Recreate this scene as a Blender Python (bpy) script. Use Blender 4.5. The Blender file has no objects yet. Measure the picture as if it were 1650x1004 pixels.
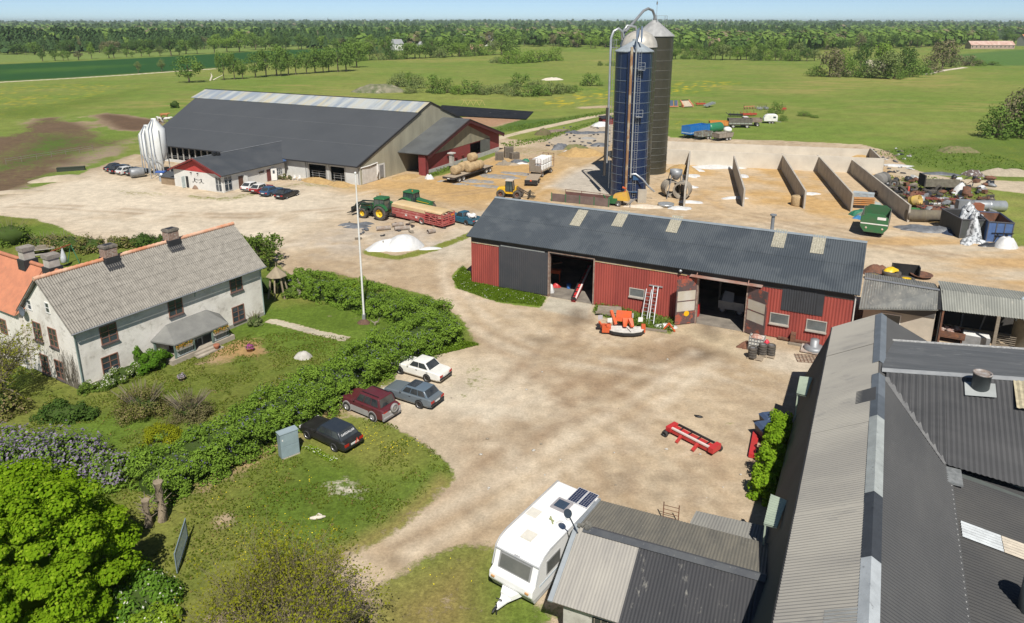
import bpy, math, random
import numpy as np
from mathutils import Vector, Matrix
R=math.radians
sc=bpy.context.scene
COL=sc.collection
rnd=random.Random(7)
# ------------------------------------------------------------ survey: the camera of the photograph
F=1160.;CX=825.;PY=365.;HZ=35.;H=27.
PT=math.atan((PY-HZ)/F);CT,ST=math.cos(PT),math.sin(PT)
def ray(x,y):
 u=(x-CX)/F;v=(y-PY)/F
 return np.array([u,CT-v*ST,-(ST+v*CT)])
def G(x,y,z=0.):
 d=ray(x,y);t=(z-H)/d[2]
 return Vector((d[0]*t,d[1]*t,z))
def hgt(bx,by,tx,ty):
 B=G(bx,by);d=ray(tx,ty);n=np.array([B[0],B[1],0.])
 t=(B[0]**2+B[1]**2)/float(np.dot(d,n));return H+d[2]*t
def pix(P):
 f=P[1]*CT-(P[2]-H)*ST;dn=-(P[1]*ST+(P[2]-H)*CT)
 return (CX+F*P[0]/f,PY+F*dn/f)
def ang(a,b): return math.atan2(b[1]-a[1],b[0]-a[0])
cam=bpy.data.cameras.new('camera');camo=bpy.data.objects.new('camera',cam);COL.objects.link(camo)
camo.location=(0,0,H);camo.rotation_euler=(math.pi/2-PT,0,0)
cam.sensor_fit='HORIZONTAL';cam.sensor_width=36;cam.lens=36*F/1650
cam.shift_y=-(502-PY)/1650;cam.clip_end=40000;cam.clip_start=.5
sc.camera=camo
# ------------------------------------------------------------ light
SUN_EL,SUN_AZ=52.,6.   # degrees; azimuth measured from behind the viewer towards the right
sdir=Vector((math.sin(R(SUN_AZ))*math.cos(R(SUN_EL)),-math.cos(R(SUN_AZ))*math.cos(R(SUN_EL)),math.sin(R(SUN_EL))))
sl=bpy.data.lights.new('sun','SUN');sl.energy=4.3;sl.angle=R(.53);sl.color=(1,.955,.885)
so=bpy.data.objects.new('sun',sl);COL.objects.link(so);so.rotation_euler=sdir.to_track_quat('Z','Y').to_euler()
w=bpy.data.worlds.new('World');sc.world=w;w.use_nodes=True
nt=w.node_tree;nt.nodes.clear()
sky=nt.nodes.new('ShaderNodeTexSky');sky.sky_type='NISHITA';sky.sun_disc=False
sky.sun_elevation=R(SUN_EL);sky.sun_rotation=R(180-SUN_AZ)
sky.altitude=30;sky.air_density=.35;sky.dust_density=.1;sky.ozone_density=5
bg=nt.nodes.new('ShaderNodeBackground');bg.inputs[1].default_value=.14
wo=nt.nodes.new('ShaderNodeOutputWorld')
tn=nt.nodes.new('ShaderNodeMix');tn.data_type='RGBA';tn.blend_type='MULTIPLY';tn.inputs['Factor'].default_value=1;tn.inputs['B'].default_value=(.735,.66,.55,1);nt.links.new(sky.outputs[0],tn.inputs['A']);nt.links.new(tn.outputs['Result'],bg.inputs[0]);nt.links.new(bg.outputs[0],wo.inputs[0])
sc.view_settings.view_transform='Standard';sc.view_settings.look='None';sc.view_settings.gamma=1
sc.view_settings.exposure=.47
sc.cycles.use_denoising=True
sc.cycles.max_bounces=6;sc.cycles.diffuse_bounces=3;sc.cycles.glossy_bounces=3;sc.cycles.transmission_bounces=4
sc.cycles.transparent_max_bounces=6;sc.cycles.volume_bounces=1
# ------------------------------------------------------------ materials
MATS={}
def _n(nt,t,**k):
 n=nt.nodes.new(t)
 for a,b in k.items(): setattr(n,a,b)
 return n
def mat(name,c,r=.7,c2=None,ns=1.,st=(1,1,1),metal=0.,bump=0.,bs=20.,lo=.35,hi=.65,spec=.4,det=5.,c3=None,ns3=6.,lo3=.55,hi3=.7):
 """worn surface: colour c drifting to c2 by noise, spots of c3"""
 if name in MATS: return MATS[name]
 m=bpy.data.materials.new(name);MATS[name]=m;m.use_nodes=True
 nt=m.node_tree;p=nt.nodes['Principled BSDF'];L=nt.links.new
 p.inputs['Roughness'].default_value=r;p.inputs['Metallic'].default_value=metal
 p.inputs['Specular IOR Level'].default_value=spec
 if c2 is None: c2=tuple(x*.8 for x in c)
 tc=_n(nt,'ShaderNodeTexCoord');mp=_n(nt,'ShaderNodeMapping');mp.inputs['Scale'].default_value=st
 L(tc.outputs['Object'],mp.inputs[0])
 nz=_n(nt,'ShaderNodeTexNoise');nz.inputs['Scale'].default_value=ns;nz.inputs['Detail'].default_value=det;nz.inputs['Roughness'].default_value=.62
 L(mp.outputs[0],nz.inputs['Vector'])
 mr=_n(nt,'ShaderNodeMapRange');mr.inputs['From Min'].default_value=lo;mr.inputs['From Max'].default_value=hi
 L(nz.outputs['Fac'],mr.inputs['Value'])
 mx=_n(nt,'ShaderNodeMix',data_type='RGBA');mx.inputs['A'].default_value=(*c,1);mx.inputs['B'].default_value=(*c2,1)
 L(mr.outputs[0],mx.inputs['Factor']);out=mx.outputs['Result']
 if c3 is not None:
  n3=_n(nt,'ShaderNodeTexNoise');n3.inputs['Scale'].default_value=ns3;n3.inputs['Detail'].default_value=6;n3.inputs['Roughness'].default_value=.7
  L(mp.outputs[0],n3.inputs['Vector'])
  m3=_n(nt,'ShaderNodeMapRange');m3.inputs['From Min'].default_value=lo3;m3.inputs['From Max'].default_value=hi3
  L(n3.outputs['Fac'],m3.inputs['Value'])
  x3=_n(nt,'ShaderNodeMix',data_type='RGBA');x3.inputs['B'].default_value=(*c3,1)
  L(m3.outputs[0],x3.inputs['Factor']);L(out,x3.inputs['A']);out=x3.outputs['Result']
 L(out,p.inputs['Base Color'])
 if bump:
  nb=_n(nt,'ShaderNodeTexNoise');nb.inputs['Scale'].default_value=bs;nb.inputs['Detail'].default_value=4
  L(tc.outputs['Object'],nb.inputs['Vector'])
  b=_n(nt,'ShaderNodeBump');b.inputs['Strength'].default_value=bump;b.inputs['Distance'].default_value=.05
  L(nb.outputs['Fac'],b.inputs['Height']);L(b.outputs[0],p.inputs['Normal'])
 return m
def leafmat(name,c1,c2,c3=None,trans=.35,ns=.5,f3=.12):
 if name in MATS: return MATS[name]
 m=bpy.data.materials.new(name);MATS[name]=m;m.use_nodes=True
 nt=m.node_tree;nt.nodes.clear();L=nt.links.new
 o=_n(nt,'ShaderNodeOutputMaterial');g=_n(nt,'ShaderNodeNewGeometry');tc=_n(nt,'ShaderNodeTexCoord')
 nz=_n(nt,'ShaderNodeTexNoise');nz.inputs['Scale'].default_value=ns;nz.inputs['Detail'].default_value=3
 L(tc.outputs['Object'],nz.inputs['Vector'])
 ad=_n(nt,'ShaderNodeMath',operation='MULTIPLY_ADD');ad.inputs[1].default_value=.5
 mr=_n(nt,'ShaderNodeMapRange');mr.inputs['From Min'].default_value=.3;mr.inputs['From Max'].default_value=.7;mr.inputs['To Max'].default_value=.5
 L(nz.outputs['Fac'],mr.inputs['Value']);L(g.outputs['Random Per Island'],ad.inputs[0]);L(mr.outputs[0],ad.inputs[2])
 mx=_n(nt,'ShaderNodeMix',data_type='RGBA');mx.inputs['A'].default_value=(*c1,1);mx.inputs['B'].default_value=(*c2,1)
 L(ad.outputs[0],mx.inputs['Factor']);out=mx.outputs['Result']
 if c3:
  gt=_n(nt,'ShaderNodeMath',operation='LESS_THAN');gt.inputs[1].default_value=f3
  L(g.outputs['Random Per Island'],gt.inputs[0])
  x3=_n(nt,'ShaderNodeMix',data_type='RGBA');x3.inputs['B'].default_value=(*c3,1)
  L(gt.outputs[0],x3.inputs['Factor']);L(out,x3.inputs['A']);out=x3.outputs['Result']
 d=_n(nt,'ShaderNodeBsdfDiffuse');t=_n(nt,'ShaderNodeBsdfTranslucent');ms=_n(nt,'ShaderNodeMixShader');ms.inputs[0].default_value=trans
 L(out,d.inputs[0]);L(out,t.inputs[0]);L(d.outputs[0],ms.inputs[1]);L(t.outputs[0],ms.inputs[2]);L(ms.outputs[0],o.inputs[0])
 return m
def glass(name='window_glass',c=(.03,.04,.05),r=.08):
 return mat(name,c,r,c2=tuple(x*1.8 for x in c),ns=.8,spec=.8)
# ------------------------------------------------------------ mesh builder
class MB:
 def __init__(s): s.v=[];s.f=[];s.sm=[]
 def add(s,vs,fs,smooth=False):
  o=len(s.v);s.v+=[tuple(v) for v in vs];s.f+=[tuple(i+o for i in f) for f in fs];s.sm+=[smooth]*len(fs);return s
 def hexa(s,p):  # 8 points: bottom 0-3 ccw, top 4-7
  return s.add(p,[(3,2,1,0),(4,5,6,7),(0,1,5,4),(1,2,6,5),(2,3,7,6),(3,0,4,7)])
 def box(s,c,d,rz=0.,ry=0.,rx=0.):
  x,y,z=d[0]/2,d[1]/2,d[2]/2
  P=[Vector(q) for q in ((-x,-y,-z),(x,-y,-z),(x,y,-z),(-x,y,-z),(-x,-y,z),(x,-y,z),(x,y,z),(-x,y,z))]
  if rz or ry or rx:
   M=Matrix.Rotation(rz,3,'Z')@Matrix.Rotation(ry,3,'Y')@Matrix.Rotation(rx,3,'X');P=[M@q for q in P]
  return s.hexa([q+Vector(c) for q in P])
 def bx(s,x0,x1,y0,y1,z0,z1): return s.box(((x0+x1)/2,(y0+y1)/2,(z0+z1)/2),(abs(x1-x0),abs(y1-y0),abs(z1-z0)))
 def slab(s,q,t):  # quad (4 pts) thickened by t along -normal
  q=[Vector(a) for a in q];n=(q[1]-q[0]).cross(q[3]-q[0]).normalized()
  return s.hexa([a-n*t for a in q]+q)
 def prism(s,poly,a,b,axis='y'):  # polygon in the plane across axis from a to b
  n=len(poly)
  if axis=='y': f=lambda p,t:(p[0],t,p[1])
  elif axis=='x': f=lambda p,t:(t,p[0],p[1])
  else: f=lambda p,t:(p[0],p[1],t)
  return s.add([f(p,a) for p in poly]+[f(p,b) for p in poly],[tuple(range(n))[::-1],tuple(range(n,2*n))]+[(i,(i+1)%n,n+(i+1)%n,n+i) for i in range(n)])
 def tube(s,pts,r,n=8,cap=True,smooth=True):
  pts=[Vector(p) for p in pts];rs=r if isinstance(r,(list,tuple)) else [r]*len(pts);vs=[];fs=[]
  for i,p in enumerate(pts):
   d=(pts[min(i+1,len(pts)-1)]-pts[max(i-1,0)]).normalized()
   a=d.cross(Vector((0,0,1)))
   if a.length<1e-3: a=Vector((1,0,0))
   a.normalize();b=d.cross(a)
   for k in range(n):
    t=2*math.pi*k/n;vs.append(p+(a*math.cos(t)+b*math.sin(t))*rs[i])
  for i in range(len(pts)-1):
   for k in range(n): fs.append((i*n+k,i*n+(k+1)%n,(i+1)*n+(k+1)%n,(i+1)*n+k))
  s.add(vs,fs,smooth)
  if cap: s.add(vs[:n],[tuple(range(n))]);s.add(vs[-n:],[tuple(range(n))[::-1]])
  return s
 def bar(s,a,b,w,h=None):
  a,b=Vector(a),Vector(b);h=h or w;d=(b-a).normalized();x=d.cross(Vector((0,0,1)))
  if x.length<1e-3:x=Vector((1,0,0))
  x.normalize();y=x.cross(d);x*=w/2;y*=h/2
  return s.hexa([a-x-y,a+x-y,a+x+y,a-x+y,b-x-y,b+x-y,b+x+y,b-x+y])
 def lathe(s,prof,c=(0,0,0),n=16,axis='z',smooth=True,closed=False):
  c=Vector(c);vs=[];fs=[]
  for r,z in prof:
   for k in range(n):
    t=2*math.pi*k/n;x,y=r*math.cos(t),r*math.sin(t)
    vs.append(c+(Vector((x,y,z)) if axis=='z' else Vector((z,x,y)) if axis=='x' else Vector((x,z,y))))
  m=len(prof)
  for i in range(m-1 if not closed else m):
   j=(i+1)%m
   for k in range(n): fs.append((i*n+k,i*n+(k+1)%n,j*n+(k+1)%n,j*n+k))
  s.add(vs,fs,smooth)
  if not closed:
   if prof[0][0]>1e-4: s.add(vs[:n],[tuple(range(n))[::-1]])
   if prof[-1][0]>1e-4: s.add(vs[-n:],[tuple(range(n))])
  return s
 def cyl(s,a,b,r,n=12): return s.tube([a,b],r,n)
 def ball(s,c,d,seg=10,rings=7,jit=0.,rg=rnd):
  c=Vector(c);vs=[];fs=[]
  for i in range(rings+1):
   ph=math.pi*i/rings
   for k in range(seg):
    t=2*math.pi*k/seg;j=1+rg.uniform(-jit,jit)
    vs.append(c+Vector((d[0]*math.sin(ph)*math.cos(t)*j,d[1]*math.sin(ph)*math.sin(t)*j,d[2]*math.cos(ph)*j)))
  for i in range(rings):
   for k in range(seg): fs.append((i*seg+k,(i+1)*seg+k,(i+1)*seg+(k+1)%seg,i*seg+(k+1)%seg))
  return s.add(vs,fs,True)
 def corr(s,p00,p10,p01,p11,pitch=.18,amp=.025,k=4,nv=1,sag=0.,rows=0):
  """corrugated sheet: waves run along p00->p10, ridges run p00->p01"""
  p00,p10,p01,p11=map(Vector,(p00,p10,p01,p11));L=(p10-p00).length
  n=(p10-p00).cross(p01-p00).normalized()
  if n.z<0: n=-n
  nu=max(4,int(L/pitch*k));vs=[];fs=[];nv=max(nv,1)
  for j in range(nv+1):
   v=j/nv
   for i in range(nu+1):
    u=i/nu;P=(p00*(1-u)+p10*u)*(1-v)+(p01*(1-u)+p11*u)*v
    z=amp*math.cos(2*math.pi*i/k)
    if sag: z-=sag*math.sin(math.pi*u)*math.sin(math.pi*v)
    vs.append(P+n*z)
  for j in range(nv):
   for i in range(nu): a=j*(nu+1)+i;fs.append((a,a+1,a+nu+2,a+nu+1))
  return s.add(vs,fs,False)
 def build(s,name,m,parent=None,kind=None):
  me=bpy.data.meshes.new(name);me.from_pydata(s.v,[],s.f);me.update()
  if any(s.sm): me.polygons.foreach_set('use_smooth',s.sm)
  me.materials.append(m);o=bpy.data.objects.new(name,me);COL.objects.link(o)
  if parent is not None:o.parent=parent
  if kind:o['kind']=kind
  return o
def thing(name,label,cat,loc=(0,0,0),rz=0.,group=None):
 o=bpy.data.objects.new(name,None);COL.objects.link(o);o.empty_display_size=.2
 o.location=loc;o.rotation_euler=(0,0,rz);o['label']=label;o['category']=cat
 if group:o['group']=group
 return o
def tag(o,label,cat,group=None,kind=None):
 o['label']=label;o['category']=cat
 if group:o['group']=group
 if kind:o['kind']=kind
 return o
def place(o,loc,rz=0.,sc_=None):
 o.location=loc;o.rotation_euler=(0,0,rz)
 if sc_:o.scale=(sc_,)*3 if not isinstance(sc_,tuple) else sc_
 return o
def copy_tree(o,parent=None):
 c=o.copy();COL.objects.link(c)
 if parent is not None:
  c.parent=parent
 for ch in list(o.children): copy_tree(ch,c)
 return c
# numpy quads for foliage
def quads(name,P,N,size,mat_,parent=None,asp=.75,bend=0.,rs=None,var=.35):
 rs=rs or np.random.RandomState(len(P)+3)
 n=len(P);P=np.asarray(P,float);N=np.asarray(N,float);N=N/np.maximum(np.linalg.norm(N,axis=1,keepdims=True),1e-6)
 A=rs.normal(size=(n,3));A-=N*(A*N).sum(1,keepdims=True);A/=np.maximum(np.linalg.norm(A,axis=1,keepdims=True),1e-6)
 B=np.cross(N,A);s=(np.asarray(size)*(1+var*rs.uniform(-1,1,n)))[:,None]/2
 A=A*s;B=B*s*asp
 V=np.stack([P-A,P-B*.9+A*.1,P+A,P+B*.9+A*.1],1).reshape(-1,3)   # leaf-shaped lozenge
 me=bpy.data.meshes.new(name);me.vertices.add(4*n);me.vertices.foreach_set('co',V.ravel().astype(np.float32))
 me.loops.add(4*n);me.loops.foreach_set('vertex_index',np.arange(4*n,dtype=np.int32))
 me.polygons.add(n);me.polygons.foreach_set('loop_start',np.arange(0,4*n,4,dtype=np.int32));me.polygons.foreach_set('loop_total',np.full(n,4,np.int32))
 me.update(calc_edges=True);me.materials.append(mat_)
 o=bpy.data.objects.new(name,me);COL.objects.link(o)
 if parent is not None:o.parent=parent
 return o
# lattice noise for the ground survey
def vnoise(x,y,seed=0):
 xi=np.floor(x).astype(np.int64);yi=np.floor(y).astype(np.int64);xf=x-xi;yf=y-yi
 def h(a,b):
  q=(a*374761393+b*668265263+seed*974711)&0x7fffffff
  q=((q^(q>>13))*1274126177)&0x7fffffff
  return ((q^(q>>16))&0xffff)/65535.
 u=xf*xf*(3-2*xf);v=yf*yf*(3-2*yf)
 return (h(xi,yi)*(1-u)+h(xi+1,yi)*u)*(1-v)+(h(xi,yi+1)*(1-u)+h(xi+1,yi+1)*u)*v
def fbm(x,y,sc_,oc=4,seed=0):
 a=.5;t=0.;w_=0.
 for i in range(oc):
  t=t+a*vnoise(x/sc_*2**i+17*i,y/sc_*2**i-9*i,seed+i);w_+=a;a*=.55
 return t/w_
# ------------------------------------------------------------ ground: one surveyed sheet, split by what covers it
def ground():
 Ys=np.concatenate([np.arange(-26,140,.3),np.geomspace(140,700,190)[:-1],np.geomspace(700,14000,70)])
 S=np.linspace(-1.3,1.3,660)
 YY,SS=np.meshgrid(Ys,S,indexing='ij');XX=SS*(YY+34)
 nr,ncol=YY.shape;x=XX.ravel();y=YY.ravel();n=len(x)
 f1=fbm(x,y,9,4,1);f2=fbm(x,y,2.2,4,5);f3=fbm(x,y,60,4,11);f4=fbm(x,y,.8,3,21)
 fd=fbm(x*.35+y*.12,y*1.2,5,4,31)
 bare=np.zeros((n,3));sward=np.zeros((n,3));cover=np.ones(n);zone=np.zeros(n,int)
 tan=np.array([.455,.36,.245]);tan2=np.array([.38,.288,.185])
 k=np.clip((f1-.35)/.3,0,1)[:,None];bare[:]=tan*(1-k)+tan2*k
 bare*=(1+.28*(f2-.5))[:,None]
 mead=np.array([.138,.196,.036]);mead2=np.array([.185,.215,.05])
 k=np.clip((f3-.36)/.28,0,1)[:,None];sward[:]=mead*(1-k)+mead2*k
 k=np.clip((fd-.5)/.25,0,1)[:,None]*.45;sward[:]=sward*(1-k)+np.array([.245,.22,.075])*k
 sward*=(1+.5*(f2-.5))[:,None]
 def sd(poly,margin):
  P=np.array([G(*q)[:2] for q in poly])
  m=(x>P[:,0].min()-margin)&(x<P[:,0].max()+margin)&(y>P[:,1].min()-margin)&(y<P[:,1].max()+margin)
  ix=np.nonzero(m)[0];px,py=x[ix],y[ix];d2=np.full(len(ix),1e12);ins=np.zeros(len(ix),bool)
  for i in range(len(P)):
   a,b=P[i],P[(i+1)%len(P)];e=b-a;t=np.clip(((px-a[0])*e[0]+(py-a[1])*e[1])/max(e@e,1e-9),0,1)
   d2=np.minimum(d2,(px-a[0]-e[0]*t)**2+(py-a[1]-e[1]*t)**2)
   c=((a[1]>py)!=(b[1]>py));
   with np.errstate(divide='ignore',invalid='ignore'): xi=(b[0]-a[0])*(py-a[1])/(b[1]-a[1])+a[0]
   ins^=c&(px<xi)
  return ix,np.where(ins,1,-1)*np.sqrt(d2)
 def wt(poly,soft,jit):
  ix,d=sd(poly,soft*2+jit*2+1)
  d=d+(f1[ix]-.5)*jit*2+(f2[ix]-.5)*jit
  return ix,np.clip(d/soft*.5+.5,0,1)
 def paint(arr,poly,c,soft=1.5,jit=1.,al=1.,nz=None):
  ix,w_=wt(poly,soft,jit);w_=w_*al
  if nz is not None: w_=w_*np.clip((nz[ix]-.38)/.22,0,1)
  arr[ix]=arr[ix]*(1-w_[:,None])+np.array(c)*w_[:,None]*(1+.3*(f2[ix]-.5))[:,None]
 def setcov(poly,c,soft=.6,jit=.6):
  ix,w_=wt(poly,soft,jit);cover[ix]=cover[ix]*(1-w_)+c*w_
 def setzone(poly,k):
  ix,d=sd(poly,1);zone[ix[d>0]]=k
 def blob(cx,cy,rx,ry):
  return [(cx+rx*math.cos(t)*(1+.25*math.sin(3*t+cx)),cy+ry*math.sin(t)*(1+.25*math.cos(2*t+cy))) for t in [2*math.pi*i/12 for i in range(12)]]
 def line(pts,wd):
  W=[G(*p) for p in pts];l=[];r=[]
  for i,p in enumerate(W):
   d=(W[min(i+1,len(W)-1)]-W[max(i-1,0)]).normalized();nn=Vector((-d.y,d.x,0))*wd/2
   l.append(pix(p+nn));r.append(pix(p-nn))
  return l+r[::-1]
 YARD=[(-250,440),(-60,352),(0,346),(60,352),(120,378),(180,394),(260,390),(330,374),(400,380),(440,397),(446,425),(470,447),(520,436),(600,452),(690,477),(735,510),(771,556),(742,562),(690,572),(640,592),(625,610),(588,645),(540,652),(600,672),(660,695),(722,745),(726,764),(690,802),(640,842),(570,880),(430,952),(330,1004),(280,1060),(600,1060),(612,950),(660,925),(720,893),(770,880),(800,890),(830,1060),(1800,1060),(1800,402),(1640,396),(1600,345),(1560,318),(1500,290),(1460,268),(1430,243),(1390,233),(1240,226),(1080,222),(1050,200),(985,192),(930,210),(880,224),(850,228),(802,221),(795,240),(700,250),(500,260),(330,265),(215,248),(130,280),(60,302),(0,318),(-150,350),(-400,430)]
 LAWN=[(-300,440),(0,346),(60,352),(120,378),(260,390),(400,380),(446,425),(520,436),(690,477),(735,510),(771,556),(640,592),(588,645),(540,652),(660,695),(722,745),(726,764),(570,880),(280,1060),(-900,1200),(-900,700)]
 setcov(YARD,0,.7,.7);setzone(YARD,1);setzone(LAWN,2)
 paint(sward,LAWN,(.108,.162,.024),2,.5)
 paint(sward,LAWN,(.20,.18,.05),2,.5,.6,f1)
 paint(sward,LAWN,(.07,.112,.014),2,.5,.5,fbm(x,y,3.5,4,77))
 # the bare yard: pale limestone, tan earth, spilled straw
 PALE=(.56,.485,.375)
 th=R(-54);uu_,vv_=x*math.cos(th)+y*math.sin(th),-x*math.sin(th)+y*math.cos(th)
 paint(bare,YARD,(.57,.49,.37),2,1,.26,fbm(uu_/5,vv_/.7,1,4,131)-.07);paint(bare,YARD,(.31,.22,.135),2,1,.3,fbm(uu_/6+40,vv_/.5,1,4,137)-.1)
 paint(bare,YARD,(.60,.52,.41),2,1,.3,fbm(x,y,1.3,4,141)-.14);paint(bare,YARD,(.24,.17,.11),2,1,.3,fbm(x,y,.9,3,149)-.2)
 paint(bare,[(-400,470),(-60,352),(0,346),(120,378),(260,390),(440,400),(560,352),(585,318),(480,300),(330,318),(220,290),(150,280),(60,300),(0,318),(-400,380)],PALE,6,2.5)
 paint(bare,[(640,592),(700,572),(770,585),(850,600),(900,665),(860,720),(800,740),(735,770),(720,745),(660,695),(545,655),(600,625)],(.53,.46,.355),5,2,.95)
 paint(bare,[(560,455),(640,430),(760,400),(740,380),(600,415),(500,430),(440,420),(450,395),(560,352),(700,360),(760,372),(762,440),(700,455)],(.44,.345,.235),5,2,.7)
 paint(bare,[(690,400),(750,360),(762,385),(755,420),(700,412)],(.5,.435,.335),2,1,.9)
 paint(bare,[(560,280),(690,285),(800,250),(870,262),(930,300),(860,330),(760,330),(640,318),(575,308)],(.46,.29,.115),4,2.5,.85)
 paint(bare,[(870,255),(1000,225),(1000,262),(900,285)],(.45,.30,.135),4,2,.6)
 paint(bare,[(1075,262),(1420,262),(1520,365),(1480,420),(1200,352),(1060,330)],(.47,.295,.115),4,3,.8)
 paint(bare,[(1075,262),(1420,262),(1520,365),(1480,420),(1200,352),(1060,330)],(.5,.43,.34),4,3,.5,fbm(x,y,7,4,91))
 paint(bare,[(1180,350),(1700,400),(1700,470),(1420,440),(1230,380)],(.5,.42,.31),3,3,.8)
 paint(bare,[(1180,350),(1700,400),(1700,470),(1420,440),(1230,380)],(.45,.275,.105),3,3,.75,fd)
 paint(bare,[(880,300),(905,285),(960,262),(1010,255),(1010,312),(960,318)],(.44,.395,.33),1.5,.8,.95)
 paint(bare,[(883,478),(958,490),(945,515),(868,498)],(.43,.39,.31),.3,.15)
 paint(bare,[(1235,560),(1340,580),(1310,610),(1225,590)],(.5,.43,.33),.8,.5)
 paint(bare,[(1095,520),(1200,545),(1190,570),(1090,545)],(.42,.345,.235),1.5,.7,.9)
 for b_ in [(690,465,90,14),(800,520,70,26),(900,570,130,26),(1040,590,110,28),(960,640,140,26),(760,820,120,30),(880,690,110,26),(1090,640,90,30),(690,880,110,24),(650,455,80,10),(520,420,60,6),(330,348,120,5),(200,352,70,4),(470,352,60,6),(1010,560,80,14),(820,700,120,20),(900,760,100,24)]:
  paint(bare,blob(*b_),(.30,.215,.13),4,3,.42,fbm(x,y,4,4,57))
 for b_ in [(1000,776,11,7),(1140,520,18,22),(1118,570,20,7),(930,512,24,13),(640,905,12,6),(1065,798,8,5),(1130,570,30,5),(870,548,20,5),(1075,770,10,6)]:
  paint(bare,blob(*b_),(.12,.085,.055),.9,.4,.75)
 paint(bare,[(1180,640),(1330,640),(1260,860),(1150,800)],(.33,.25,.165),3,2,.7)
 paint(bare,[(430,405),(600,352),(730,372),(720,400),(590,412)],(.40,.36,.31),3,2,.6,fbm(x,y,3,4,41))
 paint(bare,[(1075,160),(1250,195),(1250,226),(1060,222)],(.40,.32,.22),2,1)
 paint(bare,[(870,225),(985,192),(1000,230),(920,240)],(.40,.34,.26),2,1)
 for tr_,dk in [([(452,425),(600,460),(740,520),(880,590),(980,700),(1000,820)],1),([(560,890),(700,830),(820,740),(900,640),(1040,575),(1140,545)],1),([(1150,560),(1060,640),(930,720),(800,800),(600,900)],0),([(740,400),(720,440),(760,520),(860,570),(1000,590),(1180,620)],0),([(740,745),(860,690),(960,640),(1120,560)],1),([(0,330),(150,335),(330,350),(480,345),(600,330),(760,310),(900,290)],1),([(440,400),(560,390),(700,365),(760,345),(880,300),(950,260)],0),([(900,600),(1100,700),(1160,800),(1120,840)],1),([(1180,345),(1400,395),(1650,430)],1),([(920,520),(900,560),(820,620),(780,700)],1),([(200,300),(300,330),(430,340),(560,320),(640,300)],0),([(1100,300),(1150,335),(1300,360),(1500,400)],1)]:
  pp=[G(*p) for p in tr_];fine=[]
  for i in range(len(pp)-1):
   for k in range(6): fine.append(pp[i].lerp(pp[i+1],k/6))
  fine.append(pp[-1])
  fine=[sum((fine[max(0,min(len(fine)-1,i+j))] for j in range(-3,4)),Vector())/7 for i in range(len(fine))]
  for off in (-.95,.95):
   w_=[]
   for i,p in enumerate(fine):
    d=(fine[min(i+1,len(fine)-1)]-fine[max(i-1,0)]).normalized();w_.append(pix(p+Vector((-d.y,d.x,0))*off))
   paint(bare,line(w_,.8),(.27,.19,.12) if dk else (.58,.5,.385),.6,.3,.62,fbm(x,y,3.5,3,61)+.05)
 # thin growth on and along the yard
 def patch(poly,c,col=None,soft=1.2,jit=1.):
  setcov(poly,c,soft,jit)
  if col: paint(sward,poly,col,2,.5)
 patch([(727,445),(745,426),(762,442),(882,478),(872,498),(800,488),(735,464)],1,(.12,.20,.018),.4,.3)
 patch([(958,488),(1090,518),(1083,540),(1010,528),(950,506)],.8,(.10,.14,.02),.7,.5)
 patch([(585,400),(640,412),(700,395),(760,372),(765,380),(705,404),(640,420),(580,410)],.75,(.16,.17,.03),.5,.4)
 patch(blob(755,612,40,26),.52,(.14,.15,.04),2,1.5)
 patch(blob(610,612,22,14),.6,(.13,.14,.03),1.4,1.)
 patch([(600,960),(650,935),(720,890),(790,880),(802,960),(830,1060),(590,1060)],.66,(.22,.18,.06),2,1.2)
 patch([(795,930),(900,985),(905,1060),(780,1060)],.92,(.10,.15,.022),1,.8)
 patch(blob(1180,690,48,26),.46,(.13,.16,.03),2,1.5)
 patch(blob(1010,835,60,20),.42,(.14,.15,.035),2,1.5)
 patch(blob(1050,850,60,20),.4,(.14,.15,.035),2,1.5)
 patch([(1420,290),(1500,282),(1580,302),(1605,350),(1640,395),(1600,385),(1540,330),(1450,345),(1385,275)],.62,(.13,.16,.028),2,1.5)
 patch([(150,300),(265,310),(290,318),(200,316)],.45,(.2,.18,.06),1.5,1)
 patch([(300,312),(355,318),(420,306),(500,290),(495,296),(370,325),(300,320)],.5,(.17,.17,.04),1,.8)
 patch([(500,286),(575,300),(590,306),(480,300)],.45,(.17,.17,.04),1,.8)
 patch([(690,280),(745,262),(800,240),(802,250),(740,275),(692,288)],.8,(.13,.16,.03),.6,.5)
 patch([(805,236),(860,236),(930,244),(985,215),(990,232),(930,252),(830,250)],.4,(.15,.16,.03),1.5,1)
 paint(bare,[(1425,292),(1500,286),(1585,304),(1610,350),(1540,352),(1450,350)],(.17,.125,.085),2,1.5,.85)
 # tracks and paths
 T1=[(800,223),(850,211),(905,199),(955,188),(1000,182)]
 for off in (-1.1,1.1):
  ps=[pix(G(*p)+Vector((0,off*1.2,0))) for p in T1];l=line(ps,1.5);setcov(l,.06,.5,.3);paint(bare,l,(.5,.42,.3),.6,.2)
 setzone(line(T1,4.6),3)
 l=[(1430,262),(1470,274),(1540,288),(1800,298),(1800,330),(1600,306),(1500,290),(1440,282)];setcov(l,.04,1,.6);paint(bare,l,(.46,.385,.28),1,.4);setzone(l,3)
 l=line([(-120,139),(0,132.5),(110,126.5),(200,121),(285,115),(350,110.6)],4.);setcov(l,0,.8,.2);paint(bare,l,(.6,.54,.42),1,.2);setzone(l,3)
 l=line([(1490,120),(1520,113.5),(1556,108.5)],4);setcov(l,.05,1,.3);paint(bare,l,(.6,.54,.44),1,.2);setzone(l,3)
 l=line([(432,516),(470,525),(515,537),(560,547)],1.0);setcov(l,.0,.12,.05);paint(bare,l,(.42,.38,.29),.2,.05);setzone(l,4)
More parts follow.
